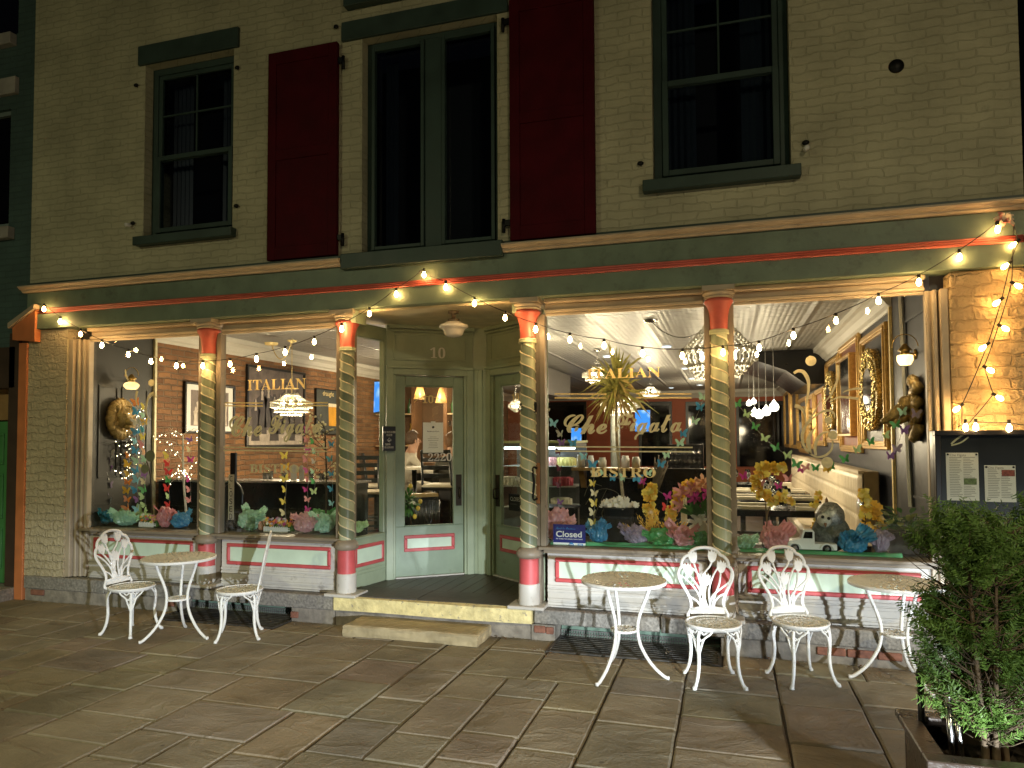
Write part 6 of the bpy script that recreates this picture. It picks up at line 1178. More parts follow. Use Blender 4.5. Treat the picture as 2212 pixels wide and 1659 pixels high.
c2 = P(1552, 770, 2.4); chandelier('largest crystal chandelier, behind the fourth striped column', c2, S(80, c2), SPH, False, 20, CZ - .02, (1, .9, .72), swag=(P(1405, 705, 2.6).x, 2.6, CZ))
c3 = P(1340, 872, 6.5); chandelier('crystal chandelier low behind the dracaena leaves', c3, S(42, c3), EMP, False, 24, CZ - .02, (1, .92, .75))
c4 = P(1405, 846, 8.5); chandelier('small far crystal chandelier near the terracotta wall', c4, S(22, c4), EMP, False, 24, CZ - .02, (1, .92, .75)); c5 = P(1290, 808, 5.0); chandelier('crystal chandelier half hidden left of the dracaena crown', c5, S(32, c5), EMP, False, 22, CZ - .02, (1, .92, .75))
c6 = P(1114, 878, 4.2); chandelier('narrow crystal chandelier seen through the right-hand door', c6, S(16, c6), SPH, False, 22, CZ - .02, (1, .92, .75))
# glass globe pendants
def pendant(label, x, y, Y, r, s, name='pendant_lamp', group='white globe pendants', shape=0):
    c = P(x, y, Y); k = S(r, c); t = thing(name, label, 'pendant lamp', tuple(c), group); mb = MB(); mb.tube([(c.x, c.y, CZ), (c.x, c.y, c.z + k)], .004, 5); mb.build('cord', STR if shape == 0 else SOCK, t); mb = MB()
    if shape == 0: mb.lathe([(.0005, 1.7 * k), (.15 * k, 1.5 * k), (.45 * k, 1.05 * k), (.85 * k, .6 * k), (1.0 * k, .1 * k), (.9 * k, -.4 * k), (.6 * k, -.75 * k), (.0005, -.85 * k)], c, 20); mb.build('globe', glow('globe_glow_%d' % s, (1, .90, .70), s), t)
    else: mb.lathe([(.22 * k, 1.1 * k), (.3 * k, .9 * k), (.75 * k, -.8 * k), (.7 * k, -.85 * k)], c, 18); mb.build('glass_shade', tissue_mat('thin_amber_glass', (.75, .50, .22), .85), t); m = MB(); m.sphere(c + Vector((0, 0, -.1 * k)), .26 * k, 10, sq=(1, 1, 1.4)); m.build('bulb', glow('pendant_bulb', (1, .72, .34), s), t)
for l, x, y, Y, r in (('nearest white globe pendant over the tables', 1672, 880, 4.6, 14), ('second white globe pendant, left of the nearest', 1655, 890, 4.9, 13), ('third white globe pendant, lowest in the cluster', 1640, 897, 5.2, 12), ('fourth white globe pendant in the cluster', 1630, 893, 5.6, 11), ('smaller far globe pendant, right of its pair', 1628, 868, 8.0, 8), ('smaller far globe pendant, left of its pair', 1618, 872, 8.4, 8)): pendant(l, x, y, Y, r * .74, 7)
pendant('left tapered glass pendant over the bar', 907, 847, 5.6, 18, 16, shape=1, group='tapered bar pendants'); pendant('right tapered glass pendant over the bar, hanging lower', 953, 856, 5.4, 17, 16, shape=1, group='tapered bar pendants')
# recessed ceiling lights
for i, (x, y) in enumerate(((1440, 749), (1480, 796), (1494, 818), (1512, 832), (1312, 770), (829, 724), (1450, 838))):
    p = PZ(x, y, CZ - .004); t = thing('ceiling_light', ('bluish recessed ceiling spot right of the dracaena', 'recessed ceiling spot left of the big chandelier', 'recessed ceiling spot below and left of the big chandelier', 'small far recessed spot near the terracotta wall', 'recessed ceiling spot behind the upper dracaena leaves', 'recessed ceiling spot seen past the second column', 'farthest recessed spot in the tin ceiling')[i], 'ceiling light', tuple(p), 'recessed ceiling spots')
    mb = MB(); mb.lathe([(.075, -.001), (.09, -.004), (.09, -.012), (.07, -.008)], p, 20); mb.build('trim', WHITE, t); mb = MB(); mb.lathe([(.0005, -.002), (.072, -.002)], p, 20); mb.build('lens', glow('spot_lens', (.75, .88, 1), 7), t)
# televisions
def tv(label, a, b, c, d, X0=None, Y=None):
    t = thing('television', label, 'television', tuple((a + c) / 2), 'wall televisions'); n = (b - a).cross(d - a).normalized(); n = n if n.dot(CAM - a) > 0 else -n; mb = MB(); e = .04
    q = [a, b, c, d]; m = sum(q, Vector()) / 4; o = [m + (p - m) * 1.08 for p in q]; mb.add([p - n * .01 for p in o] + [p - n * .06 for p in o], [(0, 1, 2, 3), (7, 6, 5, 4), (0, 4, 5, 1), (1, 5, 6, 2), (2, 6, 7, 3), (3, 7, 4, 0)]); mb.build('tv_case', BLACK, t); mb = MB(); mb.add(q, [(0, 1, 2, 3)])
    m, nt, bb, N, K = nodes('tv_picture'); nt.nodes.remove(bb); em = N('ShaderNodeEmission'); tc = N('ShaderNodeTexCoord'); nz = N('ShaderNodeTexVoronoi'); nz.inputs['Scale'].default_value = 5; cr = N('ShaderNodeValToRGB'); K(tc.outputs['Object'], nz.inputs['Vector']); K(nz.outputs['Distance'], cr.inputs[0]); cr.color_ramp.elements[0].color = (.5, .75, 1, 1); cr.color_ramp.elements[1].color = (.05, .25, .75, 1); cr.color_ramp.elements[1].position = .5; K(cr.outputs[0], em.inputs[0]); em.inputs[1].default_value = 1.6; K(em.outputs[0], nt.nodes['Material Output'].inputs[0]); mb.build('screen', m, t, recalc=False)
tv('slanted blue television at the end of the brick wall', P(809, 825, 4.6), P(835, 824, 4.3), P(835, 886, 4.3), P(807, 891, 4.6)); tv('blue lit screen before the terracotta wall, behind the lettering', P(1372, 886, 12), P(1404, 886, 12), P(1404, 932, 12), P(1372, 932, 12)); tv('small cyan screen left of the gilded name', P(1234, 925, 12), P(1256, 925, 12), P(1256, 965, 12), P(1234, 965, 12))
# bar: back shelves, bottles, stemware
t = thing('back_bar', 'dark bar back with lit shelves seen through the left door', 'bar shelving', (-5.3, 6.8, FZ)); YBk = 6.6; a, b = P(862, 835, YBk), P(1000, 835, YBk); mb = MB(); mb.box(a.x - .6, b.x + .25, YBk + .34, YBk + .4, FZ, CZ - .01); mb.build('back_panel', pm('bar_back_brown', (.10, .055, .025), .5, var=.3, scale=4), t)
mb = MB(); xs0, xs1 = a.x - .5, b.x + .2; zz = [P(900, y, YBk).z for y in (1002, 962, 893)]
for z in zz[2:]:
    mb.box(xs0, P(893, y, YBk).x if 0 else P(893, 900, YBk).x, YBk, YBk + .339, z - .02, z); mb.box(P(962, 900, YBk).x, xs1, YBk, YBk + .339, z - .03, z - .008)
mb.box(P(962, 900, YBk).x, xs1, YBk, YBk + .339, zz[1] - .02, zz[1]); mb.box(xs0, P(893, 900, YBk).x, YBk, YBk + .339, zz[1] - .02, zz[1]); mb.build('shelf', pm('pale_shelf', (.50, .36, .20), .4), t)
mb = MB(); 
for x in (893, 962): p = P(x, 900, YBk); mb.box(p.x - .035, p.x + .035, YBk - .02, YBk + .33, FZ, CZ - .02)
mb.build('upright', pm('bar_wood', (.16, .08, .035), .4, var=.2), t)
BOT = [pm('bottle_amber', (.35, .12, .02), .1, var=.1, spec=1), pm('bottle_green', (.05, .14, .05), .1, var=.1, spec=1), pm('bottle_clear', (.55, .55, .50), .08, var=.1, spec=1), pm('bottle_red', (.40, .05, .03), .15, var=.1), pm('bottle_dark', (.02, .015, .012), .12, var=0)]
def bottle(x, Y, z, h, m, label, group): mb = MB(); r = .036; mb.lathe([(.0005, z), (r, z + .003), (r, z + h * .55), (r * .8, z + h * .63), (r * .36, z + h * .74), (r * .36, z + h), (.0005, z + h)], (x, Y, 0), 12); o = mb.build('bottle', m); tag(o, label, 'bottle', group)
rr = random.Random(9); x = P(864, 890, YBk).x; xe = P(892, 890, YBk).x - .05; i = 0
while x < xe: bottle(x, YBk + .12 + .1 * (i % 2), zz[2] + .001, rr.uniform(.26, .36), BOT[i % 5], 'bottle of spirits on the upper left bar shelf', 'bottles on the upper left bar shelf'); x += .095; i += 1
x = P(964, 890, YBk).x + .05; xe = P(994, 890, YBk).x
while x < xe: bottle(x, YBk + .12 + .1 * (i % 2), zz[2] - .007, rr.uniform(.26, .34), BOT[(i * 2) % 5], 'bottle of spirits on the upper right bar shelf', 'bottles on the upper right bar shelf'); x += .095; i += 1
p = P(882, 962, YBk); mb = MB(); mb.lathe([(.0005, zz[1] + .001), (.10, zz[1] + .005), (.11, zz[1] + .16), (.05, zz[1] + .26), (.03, zz[1] + .36), (.035, zz[1] + .42), (.0005, zz[1] + .42)], (p.x, YBk + .15, 0), 20); o = mb.build('flagon', pm('ochre_glass', (.42, .28, .05), .2, var=.1)); tag(o, 'large ochre flagon on the lower left bar shelf', 'flagon')
x = P(966, 900, YBk).x
for i in range(9): xx = x + .07 * i; z = zz[2] - .035; mb = MB(); mb.lathe([(.032, z), (.004, z - .006), (.004, z - .09), (.03, z - .13), (.034, z - .19), (.027, z - .22), (.032, z - .19), (.027, z - .13)], (xx, YBk + .1, 0), 12); o = mb.build('wine_glass', CLEAR); tag(o, 'stemmed glass hanging upside down under the bar shelf', 'wine glass', 'stemware hanging under the bar shelf')
x = P(966, 960, YBk).x
for i in range(8): xx = x + .08 * i; z = zz[1] + .001; mb = MB(); mb.lathe([(.03, z), (.004, z + .006), (.004, z + .08), (.03, z + .12), (.036, z + .18), (.03, z + .21), (.033, z + .18), (.027, z + .125)], (xx, YBk + .12, 0), 12); o = mb.build('wine_glass', CLEAR); tag(o, 'stemmed glass standing on the lower right bar shelf', 'wine glass', 'stemware standing on the bar shelf')
t = thing('bar_counter', 'dark bar counter in front of the back bar', 'bar', (-5, 5, FZ)); mb = MB(); a, b = P(845, 975, 4.5), P(1000, 975, 4.5); mb.box(a.x - .3, b.x + .4, 4.5, 5.0, FZ, 1.30); mb.build('bar_front', PK, t); mb = MB(); mb.box(a.x - .35, b.x + .45, 4.42, 5.05, 1.30, 1.345); mb.build('bar_top', pm('bar_top_wood', (.14, .07, .03), .25, var=.3, scale=5), t, bevel=.006)
# high chairs and tables
def highchair(label, x, y, Y, ang, seat_z):
    p = P(x, y, Y); t = thing('bar_chair', label, 'bar chair', (p.x, Y, FZ), 'black ladder-back bar chairs', rz=ang); local(t); t['label'] = label; w_ = .20; sz = seat_z - FZ; mb = MB()
    for sx in (1, -1):
        mb = MB(); mb.tube([(sx * w_, -.19, 0), (sx * w_, -.18, sz - .03)], .018, 6); mb.build('leg', BLACK, t); mb = MB(); mb.tube([(sx * w_, .20, 0), (sx * w_, .18, sz), (sx * (w_ - .01), .24, sz + .46)], .018, 6); mb.build('rear_leg', BLACK, t)
    mb = MB(); [mb.tube([(-w_, q[0], q[1]), (w_, q[0], q[1])], .012, 6) for q in ((-.185, .28), (.19, .3))]; [mb.tube([(sx * w_, -.185, .33), (sx * w_, .19, .33)], .012, 6) for sx in (1, -1)]; mb.build('stretcher', BLACK, t)
    mb = MB(); mb.box(-.215, .215, -.21, .20, sz - .01, sz + .035); mb.build('seat', CREAML, t, bevel=.012); mb = MB(); mb.box(-.21, .21, -.205, .195, sz - .045, sz - .012); mb.build('seat_rail', BLACK, t)
    for i in range(4): mb = MB(); z = sz + .12 + i * .1; y_ = .19 + .012 * i; mb.slabxy([(-w_, y_), (-w_ * .5, y_ + .02), (w_ * .5, y_ + .02), (w_, y_), (w_, y_ + .015), (w_ * .5, y_ + .035), (-w_ * .5, y_ + .035), (-w_, y_ + .015)], z, z + .055); mb.build('back_slat', BLACK, t)
    return t
highchair('black ladder-back bar chair with its back to the door, under the brown-haired guest', 956, 1030, 2.7, PI, 1.10); highchair('ladder-back bar chair seen through the left side light', 786, 1030, 2.4, .5, 1.02); highchair('further bar chair at the right of the side light', 818, 1000, 3.2, 2.2, 1.05)
t = thing('high_table', 'small white-topped high table beside the seated guests', 'table', tuple(P(895, 990, 3.2))); p = P(895, 990, 3.2); mb = MB(); mb.box(p.x - .45, p.x + .28, 2.9, 3.5, 1.30, 1.33); mb.build('table_top', pm('white_table_top', (.60, .54, .42), .3), t); mb = MB(); mb.tube([(p.x, 3.2, FZ), (p.x, 3.2, 1.3)], .035, 10); mb.lathe([(.22, FZ), (.22, FZ + .02), (.04, FZ + .05)], (p.x, 3.2, 0), 16); mb.build('pedestal', BLACK, t)
t = thing('booth_bench', 'black buttoned booth bench behind the left door glass', 'bench', tuple(P(905, 1080, 1.75))); a, b = P(858, 1060, 1.75), P(936, 1052, 1.95); mb = MB(); nb = 10
zt_ = PZ(858, 1060, 1.05).z; d = Vector((b.x - a.x, .35)).normalized(); 
mb.wbox((a.x, 1.75), (b.x, 2.1), 0, .12, FZ, 1.02); mb.build('backrest', BLACK, t, bevel=.01); mb = MB()
for i in range(nb): u = (i + .5) / nb; x, y_ = a.x + (b.x - a.x) * u, 1.75 + .35 * u; mb.tube([(x, y_ - .008, .45), (x, y_ - .02, .75), (x, y_ - .012, .98)], .055, 8)
mb.build('padding', pm('black_leather', (.03, .032, .034), .25, var=.2), t); mb = MB(); mb.wbox((a.x, 1.74), (b.x, 2.09), -.02, .15, 1.02, 1.06); mb.build('cap_rail', pm('brown_cap_rail', (.40, .26, .10), .3), t)
# lemon tree inside the door
p = P(885, 1125, 1.35); t = thing('lemon_tree', 'small lemon tree with a few fruits just inside the left door', 'potted plant', (p.x, 1.35, FZ)); mb = MB(); hd = P(883, 1085, 1.35); mb.tube(spline([(p.x + .04, 1.35, FZ + .2), (p.x + .02, 1.35, .75), hd]), .009, 6); mb.build('trunk', MATS['dark_twig'], t); mb = MB(); mb.lathe([(.10, FZ), (.13, FZ + .24), (.11, FZ + .24), (.001, FZ + .2)], (p.x + .04, 1.35, 0), 18); mb.build('pot', MATS['black_plastic_pot'], t); mb = MB(); rr = random.Random(2)
for _ in range(150): d = Vector((rr.gauss(0, 1), rr.gauss(0, 1), rr.gauss(0, 1))).normalized(); petal(mb, hd + d * rr.uniform(.03, .12), d + Vector((0, 0, -.3)), (0, 0, 1), .07, .032, 0, .3)
mb.build('leaves', MATS['leaf_green'], t, recalc=False)
for x, y in ((887, 1050), (908, 1083), (903, 1098), (896, 1116)): q = P(x, y, 1.27); mb = MB(); mb.sphere(q, .024, 10, sq=(1, 1, 1.2)); mb.build('lemon', pm('lemon_skin', (.7, .48, .06), .4), t)
# notices on and beside the doors
a_, u_, n_, L_ = uv(DL); s0 = (dg0 + dg1) / 2 - .06
t = thing('hours_notice', 'white sheet of restaurant hours taped inside the left door glass', 'notice', tuple(a_ + u_ * s0 + n_ * .053 + Vector((0, 0, 1.75)))); mb = MB(); z0, z1 = 1.565, 1.885; sb(mb, DL, s0 - .005, s0 + .215, z0, z1, .0525, .054); sb(mb, DL, s0 + .08, s0 + .13, z1 - .01, z1 + .012, .0515, .0524); mb.build('paper_sheet', tissue_mat('thin_white_paper', (.85, .84, .80), .5), t)
o_ = lambda s, z: a_ + u_ * s + n_ * .052 + Vector((0, 0, z)); mb = MB(); M_ = Matrix((u_, -n_, (0, 0, 1))).transposed()
mb.lathe([(.0005, .001), (.013, .001), (.013, 0)], o_(s0 + .105, z1 - .05), 16, M=M_ @ Matrix(((1, 0, 0), (0, 0, 1), (0, 1, 0)))); mb.build('round_crest', BLACK, t); letters('Restaurant Hours', 'notice_heading', BLACK, t, o_(s0 + .04, z1 - .10), u_, (0, 0, 1), width=.13, fat=.015); mb = MB(); rr = random.Random(1)
for i in range(7): w_ = rr.uniform(.06, .13); sb(mb, DL, s0 + .105 - w_ / 2, s0 + .105 + w_ / 2, z1 - .155 - i * .019, z1 - .151 - i * .019, .0515, .0524)
mb.build('printed_lines', INK, t)
t = thing('menu_box', 'small black box sign with white lettering and a fleur-de-lis on the door post', 'sign', tuple(P(850, 945, .7))); p = P(834, 921, .70); q = P(866, 974, .70); e0 = a_ + u_ * .0
mb = MB(); sb(mb, DL, -.045, .085, q.z, p.z, -.075, -.022); mb.build('sign_box', BLACK, t, bevel=.004)
BX = lambda s, z: a_ + u_ * s - n_ * .0755 + Vector((0, 0, z)); H_ = p.z - q.z; LT = pm('worn_white_lettering', (.50, .48, .42), .5, var=.3, scale=80)
for s_, tx, z, w_ in ((-.038, 'ST. SEBASTIAN', .70, .115), (-.005, 'WEST', .60, .05), (-.022, 'ALE', .24, .055), (-.03, 'EXCHANGE', .12, .09)) if 0 else (): pass
rr = random.Random(6)
def blur_word(s0_, z, w_, h_):                               # worn, unreadable lettering: a row of upright strokes
    mb = MB(); s_ = s0_
    while s_ < s0_ + w_: k_ = rr.uniform(.004, .007); sb(mb, DL, s_, s_ + k_ * .45, z, z + h_, -.0768, -.0752); (sb(mb, DL, s_ + k_ * .45, s_ + k_, z + h_ * rr.choice([0, .42, .8]), z + h_ * rr.choice([.18, .6, 1]) if 0 else z + h_, -.0766, -.0752) if rr.random() < .35 else None); s_ += k_ * 1.25
    mb.build('worn_lettering', LT, t)
for s0_, z, w_ in ((-.038, .72, .025), (-.006, .72, .085), (-.008, .60, .055), (-.022, .22, .05), (-.03, .10, .09)): blur_word(s0_, q.z + H_ * z, w_, H_ * .085)
letters('\u269C', 'fleur_de_lis', WHITE, t, BX(-.004, q.z + H_ * .35), u_, (0, 0, 1), height=H_ * .19)
aR, uR, nR, LR = uv(DR); t = thing('hanging_closed_sign', 'small black CLOSED sign hanging inside the right-hand door', 'sign', tuple(aR + uR * .25 + nR * .06 + Vector((0, 0, 1.1)))); mb = MB()
pA = P(1101, 1042, 1.05); s1 = .30; sb(mb, DR, s1, s1 + .24, .97, 1.14, .06, .066); mb.build('sign_board', BLACK, t); letters('CLOSED', 'sign_text', WHITE, t, aR + uR * (s1 + .03) + nR * .0595 + Vector((0, 0, 1.07)), uR, (0, 0, 1), width=.18, height=.04); letters('COME BACK', 'small_text', INK, t, aR + uR * (s1 + .03) + nR * .0595 + Vector((0, 0, 1.03)), uR, (0, 0, 1), width=.12); mb = MB(); c_ = lambda s, z: aR + uR * s + nR * .063 + Vector((0, 0, z)); mb.tube([c_(s1 + .02, 1.14), c_(s1 + .12, 1.32), c_(s1 + .22, 1.14)], .002, 4); mb.build('cord', SOCK, t)

# cake display, shelf of jars, black counter
t = thing('cake_display', 'lit glass cake display cabinet left in the wide window', 'display case', tuple(P(1160, 1040, 2.3))); a, b = P(1082, 965, 2.3), P(1243, 1100, 2.3); x0, x1 = a.x, b.x; zt, z0 = a.z, b.z
mb = MB(); mb.box(x0, x1, 2.3, 3.0, FZ, z0); mb.box(x0, x1, 2.98, 3.02, z0, zt); mb.box(x0, x1, 2.3, 3.0, zt, zt + .04); mb.build('cabinet', pm('grey_cabinet', (.10, .10, .10), .35), t); mb = MB()
for z in (z0 + .005, z0 + (zt - z0) * .35, z0 + (zt - z0) * .68): mb.box(x0 + .01, x1 - .01, 2.34, 2.97, z - .006, z)
mb.build('glass_shelf', pm('frosted_shelf', (.6, .66, .66), .2), t); mb = MB(); mb.box(x0 + .02, x1 - .02, 2.37, 2.40, zt - .03, zt - .005); mb.build('light_tube', glow('case_tube', (.82, .95, 1), 14), t); mb = MB(); mb.box(x0, x1, 2.305, 2.31, z0, zt); mb.build('case_glass', GLASS, t); mb = MB(); mb.box(x0 - .02, x1 + .02, 2.28, 3.0, zt + .042, zt + .07); mb.build('case_top', pm('lime_top', (.45, .48, .22), .3), t)
CK = [pm('lemon_icing', (.75, .66, .25), .5), pm('raspberry_icing', (.50, .08, .12), .4), pm('cream_icing', (.75, .70, .6), .5), pm('pink_icing', (.6, .3, .32), .5)]
for x, y, m, zi, l in ((1222, 1000, 0, 2, 'lemon yellow fluted cake on the top display shelf'), (1190, 1000, 3, 2, 'pink cake left of the yellow one on the top shelf'), (1215, 1040, 1, 1, 'raspberry red cake on the middle display shelf'), (1178, 1040, 2, 1, 'cream cake at the left of the middle shelf'), (1213, 1085, 2, 0, 'white frosted cake on the lowest display shelf'), (1100, 1045, 2, 1, 'pale cake seen through the right-hand door')):
    p = P(x, y, 2.6); z = (z0 + .006, z0 + (zt - z0) * .35 + .001, z0 + (zt - z0) * .68 + .001)[zi]; r = .12; mb = MB(); n = 36; pr = [(.0005, z), (r, z), (r * 1.0, z + .085), (r * .85, z + .10), (.0005, z + .10)]; mb.lathe(pr, (p.x, 2.6, 0), n)
    for i in range(18): an = 2 * PI * i / 18; mb.tube([(p.x + r * math.cos(an), 2.6 + r * math.sin(an), z), (p.x + r * math.cos(an), 2.6 + r * math.sin(an), z + .09)], .012, 5)
    o = mb.build('cake', CK[m]); tag(o, l, 'cake', 'cakes in the display case')
a, b = P(1238, 1010, 2.2), P(1397, 1010, 2.2)
t = thing('dark_partition', 'black panelled partition across the middle of the dining room', 'partition', tuple(P(1400, 1100, 2.4))); mb = MB(); e = P(1535, 1010, 2.3); mb.box(a.x + .03, e.x + .1, 2.4, 2.5, FZ, 1.36); mb.build('partition_board', PK, t); mb = MB()
ck = pm('chalk_line', (.22, .20, .14), .8, var=0); 
for pts in ([(1265, 1090), (1285, 1062), (1310, 1056), (1335, 1066), (1345, 1090)], [(1310, 1058), (1290, 1100), (1282, 1130)], [(1335, 1066), (1352, 1110), (1362, 1130)], [(1262, 1072), (1275, 1045), (1300, 1050)], [(1320, 1075), (1300, 1110), (1318, 1140)]): mb.tube(spline([P(x, y, 2.397) for x, y in pts], 5), .003, 4)
mb.build('chalk_drawing', ck, t)
t = thing('wall_shelf', 'wooden shelf on corbels carrying jars, on the black partition', 'shelf', tuple(a)); WD = pm('warm_shelf_wood', (.30, .17, .06), .4, var=.3, scale=8); mb = MB(); mb.box(a.x, b.x, 2.1, 2.39, a.z - .03, a.z); mb.build('board', WD, t)
for x in (1255, 1380): p = P(x, 1030, 2.2); mb = MB(); mb.prism([(2.39, a.z - .03), (2.2, a.z - .03), (2.24, a.z - .10), (2.36, a.z - .24), (2.39, a.z - .24)], lambda y, z: (p.x - .03, y, z), lambda y, z: (p.x + .03, y, z)); mb.build('corbel', WD, t)
for i, (x, w_, h, m, l) in enumerate(((1253, 9, 28, 'bottle_clear', 'glass jar of blue straws at the left end of the wooden shelf'), (1275, 7, 26, 'white_card', 'white canister on the wooden shelf'), (1300, 9, 22, 'bottle_clear', 'squat clear jar on the wooden shelf'), (1350, 9, 26, 'white_card', 'white tag box on the wooden shelf'), (1373, 9, 24, 'bottle_clear', 'clear jar at the right end of the wooden shelf'))):
    p = P(x, 1008, 2.2); k = S(1, p); r = w_ * k; hh = h * k; mb = MB(); mb.lathe([(.0005, a.z + .001), (r, a.z + .003), (r, a.z + hh * .75), (r * .8, a.z + hh * .85), (r * .8, a.z + hh), (.0005, a.z + hh)], (p.x, 2.24, 0), 16); o = mb.build('jar', MATS[m]); tag(o, l, 'jar', 'jars on the wooden shelf')
p = P(1419, 1010, 2.1); t = thing('twig_bundle', 'upright bundle of grey twigs right of the jars', 'twigs', (p.x, 2.1, .8)); mb = MB(); rr = random.Random(3)
for _ in range(30): e = P(1428 + rr.uniform(-14, 16), 990 + rr.uniform(-8, 18), 2.1); mb.tube([P(1412 + rr.uniform(-6, 6), 1075, 2.1), e], .005, 4)
mb.build('twigs', pm('grey_twig', (.16, .13, .10), .8), t)
a = P(1205, 1155, 1.3); t = thing('host_stand', 'black host stand at the left edge of the wide window', 'stand', tuple(a)); mb = MB(); mb.box(a.x - .25, a.x + .15, 1.3, 1.6, FZ, .98); mb.build('stand_body', PK, t); mb = MB(); mb.box(a.x - .28, a.x + .18, 1.26, 1.63, .98, 1.0); mb.build('stand_top', BLACK, t)
# wine racks sparkle: wall cabinet with hanging glasses, far centre
t = thing('glass_cabinet', 'dark cabinet of glinting glassware behind the gilded name', 'cabinet', tuple(P(1480, 990, 5))); a, b = P(1440, 960, 5.0), P(1520, 1060, 5.0); mb = MB(); mb.box(a.x, b.x, 5.1, 5.4, FZ, a.z); mb.build('cabinet_body', PK, t); mb = MB(); rr = random.Random(7)
for i in range(5):
    for j in range(7): mb.lathe([(.02, 0), (.022, .05), (.004, .055), (.004, .09), (.018, .094)], (a.x + .06 + (b.x - a.x - .12) * j / 6, 5.05, a.z - .15 - i * .13), 8)
mb.build('glassware', CLEAR, t)
# banquette and laid tables
t = thing('banquette', 'cream tufted leather banquette along the dark right wall', 'banquette', (1.3, 6, FZ)); y0, y1 = 2.0, 9.8; xw = XR - .06; xb = xw - .14; nrm_ = None
mb = MB(); mb.box(xb, xw, y0, y1, FZ, 1.36); mb.build('back_board', pm('banquette_end', (.34, .27, .17), .4), t, bevel=.006)
mb = MB(); ny, nz = 340, 36                                   # channelled, buttoned back
f = lambda i, j: (lambda y, z: (xb - .012 - .05 * (abs(math.sin(PI * (y - y0) / .105)) ** .55) * (1 - .35 * max(0, math.cos(2 * PI * (z - .72) / .2)) ** 6) - .02 * (1 - (z - .72) / .62), y, z))(y0 + (y1 - y0) * i / ny, .72 + .62 * j / nz)
mb.add([f(i, j) for i in range(ny + 1) for j in range(nz + 1)], [(i * (nz + 1) + j, i * (nz + 1) + j + 1, (i + 1) * (nz + 1) + j + 1, (i + 1) * (nz + 1) + j) for i in range(ny) for j in range(nz)], 0, True); mb.box(xb - .05, xb, y0, y1, 1.335, 1.365); mb.build('tufted_back', CREAML, t, recalc=False)
mb = MB(); mb.box(xb - .55, xb - .02, 1.15, y1, .60, .72); mb.build('seat_cushion', CREAML, t, bevel=.03); mb = MB(); mb.box(xb - .50, xb - .03, y0 + .03, y1, FZ, .60); mb.build('seat_base', pm('banquette_base', (.30, .23, .14), .4), t)
tx = xb - .75
def laid_table(label, x0, x1, ya, yb, z=1.02, seed=1, first=False):
    t = thing('dining_table', label, 'dining table', ((x0 + x1) / 2, (ya + yb) / 2, FZ), 'dark laid dining tables'); mb = MB(); mb.box(x0, x1, ya, yb, z - .06, z); mb.build('table_top', PK, t, bevel=.006); mb = MB(); cx_, cy_ = (x0 + x1) / 2, (ya + yb) / 2; mb.tube([(cx_, cy_, FZ + .03), (cx_, cy_, z - .061)], .04, 10); mb.box(cx_ - .25, cx_ + .25, cy_ - .04, cy_ + .04, FZ, FZ + .03); mb.build('pedestal', BLACK, t)
    k = 0
    for px_ in (x0 + .18, x1 - .2):
        for py_ in (ya + .1, yb - .12):
            k += 1; mb = MB(); mb.box(px_ - .15, px_ + .15, py_ - .04, py_ + .04, z + .001, z + .03); mb.box(px_ - .152, px_ - .14 + .02, py_ - .042, py_ + .042, z + .031, z + .034); mb.box(px_ + .02, px_ + .035, py_ - .043, py_ + .043, z + .0005, z + .0325); o = mb.build('napkin_roll', NAP, None, bevel=.006); tag(o, 'rolled cream napkin with dark band on the %s' % label.split(' with')[0], 'napkin', 'rolled napkins on the dining tables')
            mb = MB(); gx = px_ + .22 * (1 if px_ < (x0 + x1) / 2 else -1); mb.lathe([(.034, z + .001), (.034, z + .004), (.004, z + .010), (.004, z + .085), (.03, z + .11), (.040, z + .15), (.034, z + .20), (.031, z + .20), (.037, z + .15), (.027, z + .113)], (gx, py_ + .05, 0), 14); o = mb.build('wine_glass', CLEAR); tag(o, 'wine glass set on the %s' % label.split(' with')[0], 'wine glass', 'wine glasses on the dining tables')
laid_table('nearest dark dining table with napkin rolls', .05, .95, 1.25, 1.85, seed=1); laid_table('second dark dining table from the window', .0, .95, 2.4, 3.0, seed=2); laid_table('third dark dining table from the window', -.05, .95, 3.5, 4.1, seed=3); laid_table('far dark dining table near the back wall', -.3, .7, 5.2, 5.8, seed=4)
p = P(1690, 1010, 3.7); mb = MB(); mb.box(p.x - .1, p.x + .1, 3.62, 3.78, 1.021, 1.14); o = mb.build('condiment_box', NAP); tag(o, 'white folded card box standing on the third dining table', 'card box')
c = P(1622, 1112, 1.15)
for i, (y_, l) in enumerate(((1.6, 'cream padded chair at the nearest dining table'), (2.7, 'cream padded chair at the second dining table'))):
    t = thing('dining_chair', l, 'chair', (-.25, y_, FZ), 'cream padded dining chairs'); mb = MB(); mb.box(-.42, -.02, y_ - .2, y_ + .2, .70, .78); mb.build('seat', CREAML, t, bevel=.02); mb = MB(); mb.box(-.46, -.42, y_ - .2, y_ + .2, .80, 1.15); mb.build('backrest', CREAML, t, bevel=.012)
    for sx in (-.40, -.05):
        for sy in (-.17, .17): mb = MB(); mb.tube([(sx, y_ + sy, FZ), (sx, y_ + sy, .70)], .016, 6); mb.build('leg', BLACK, t)
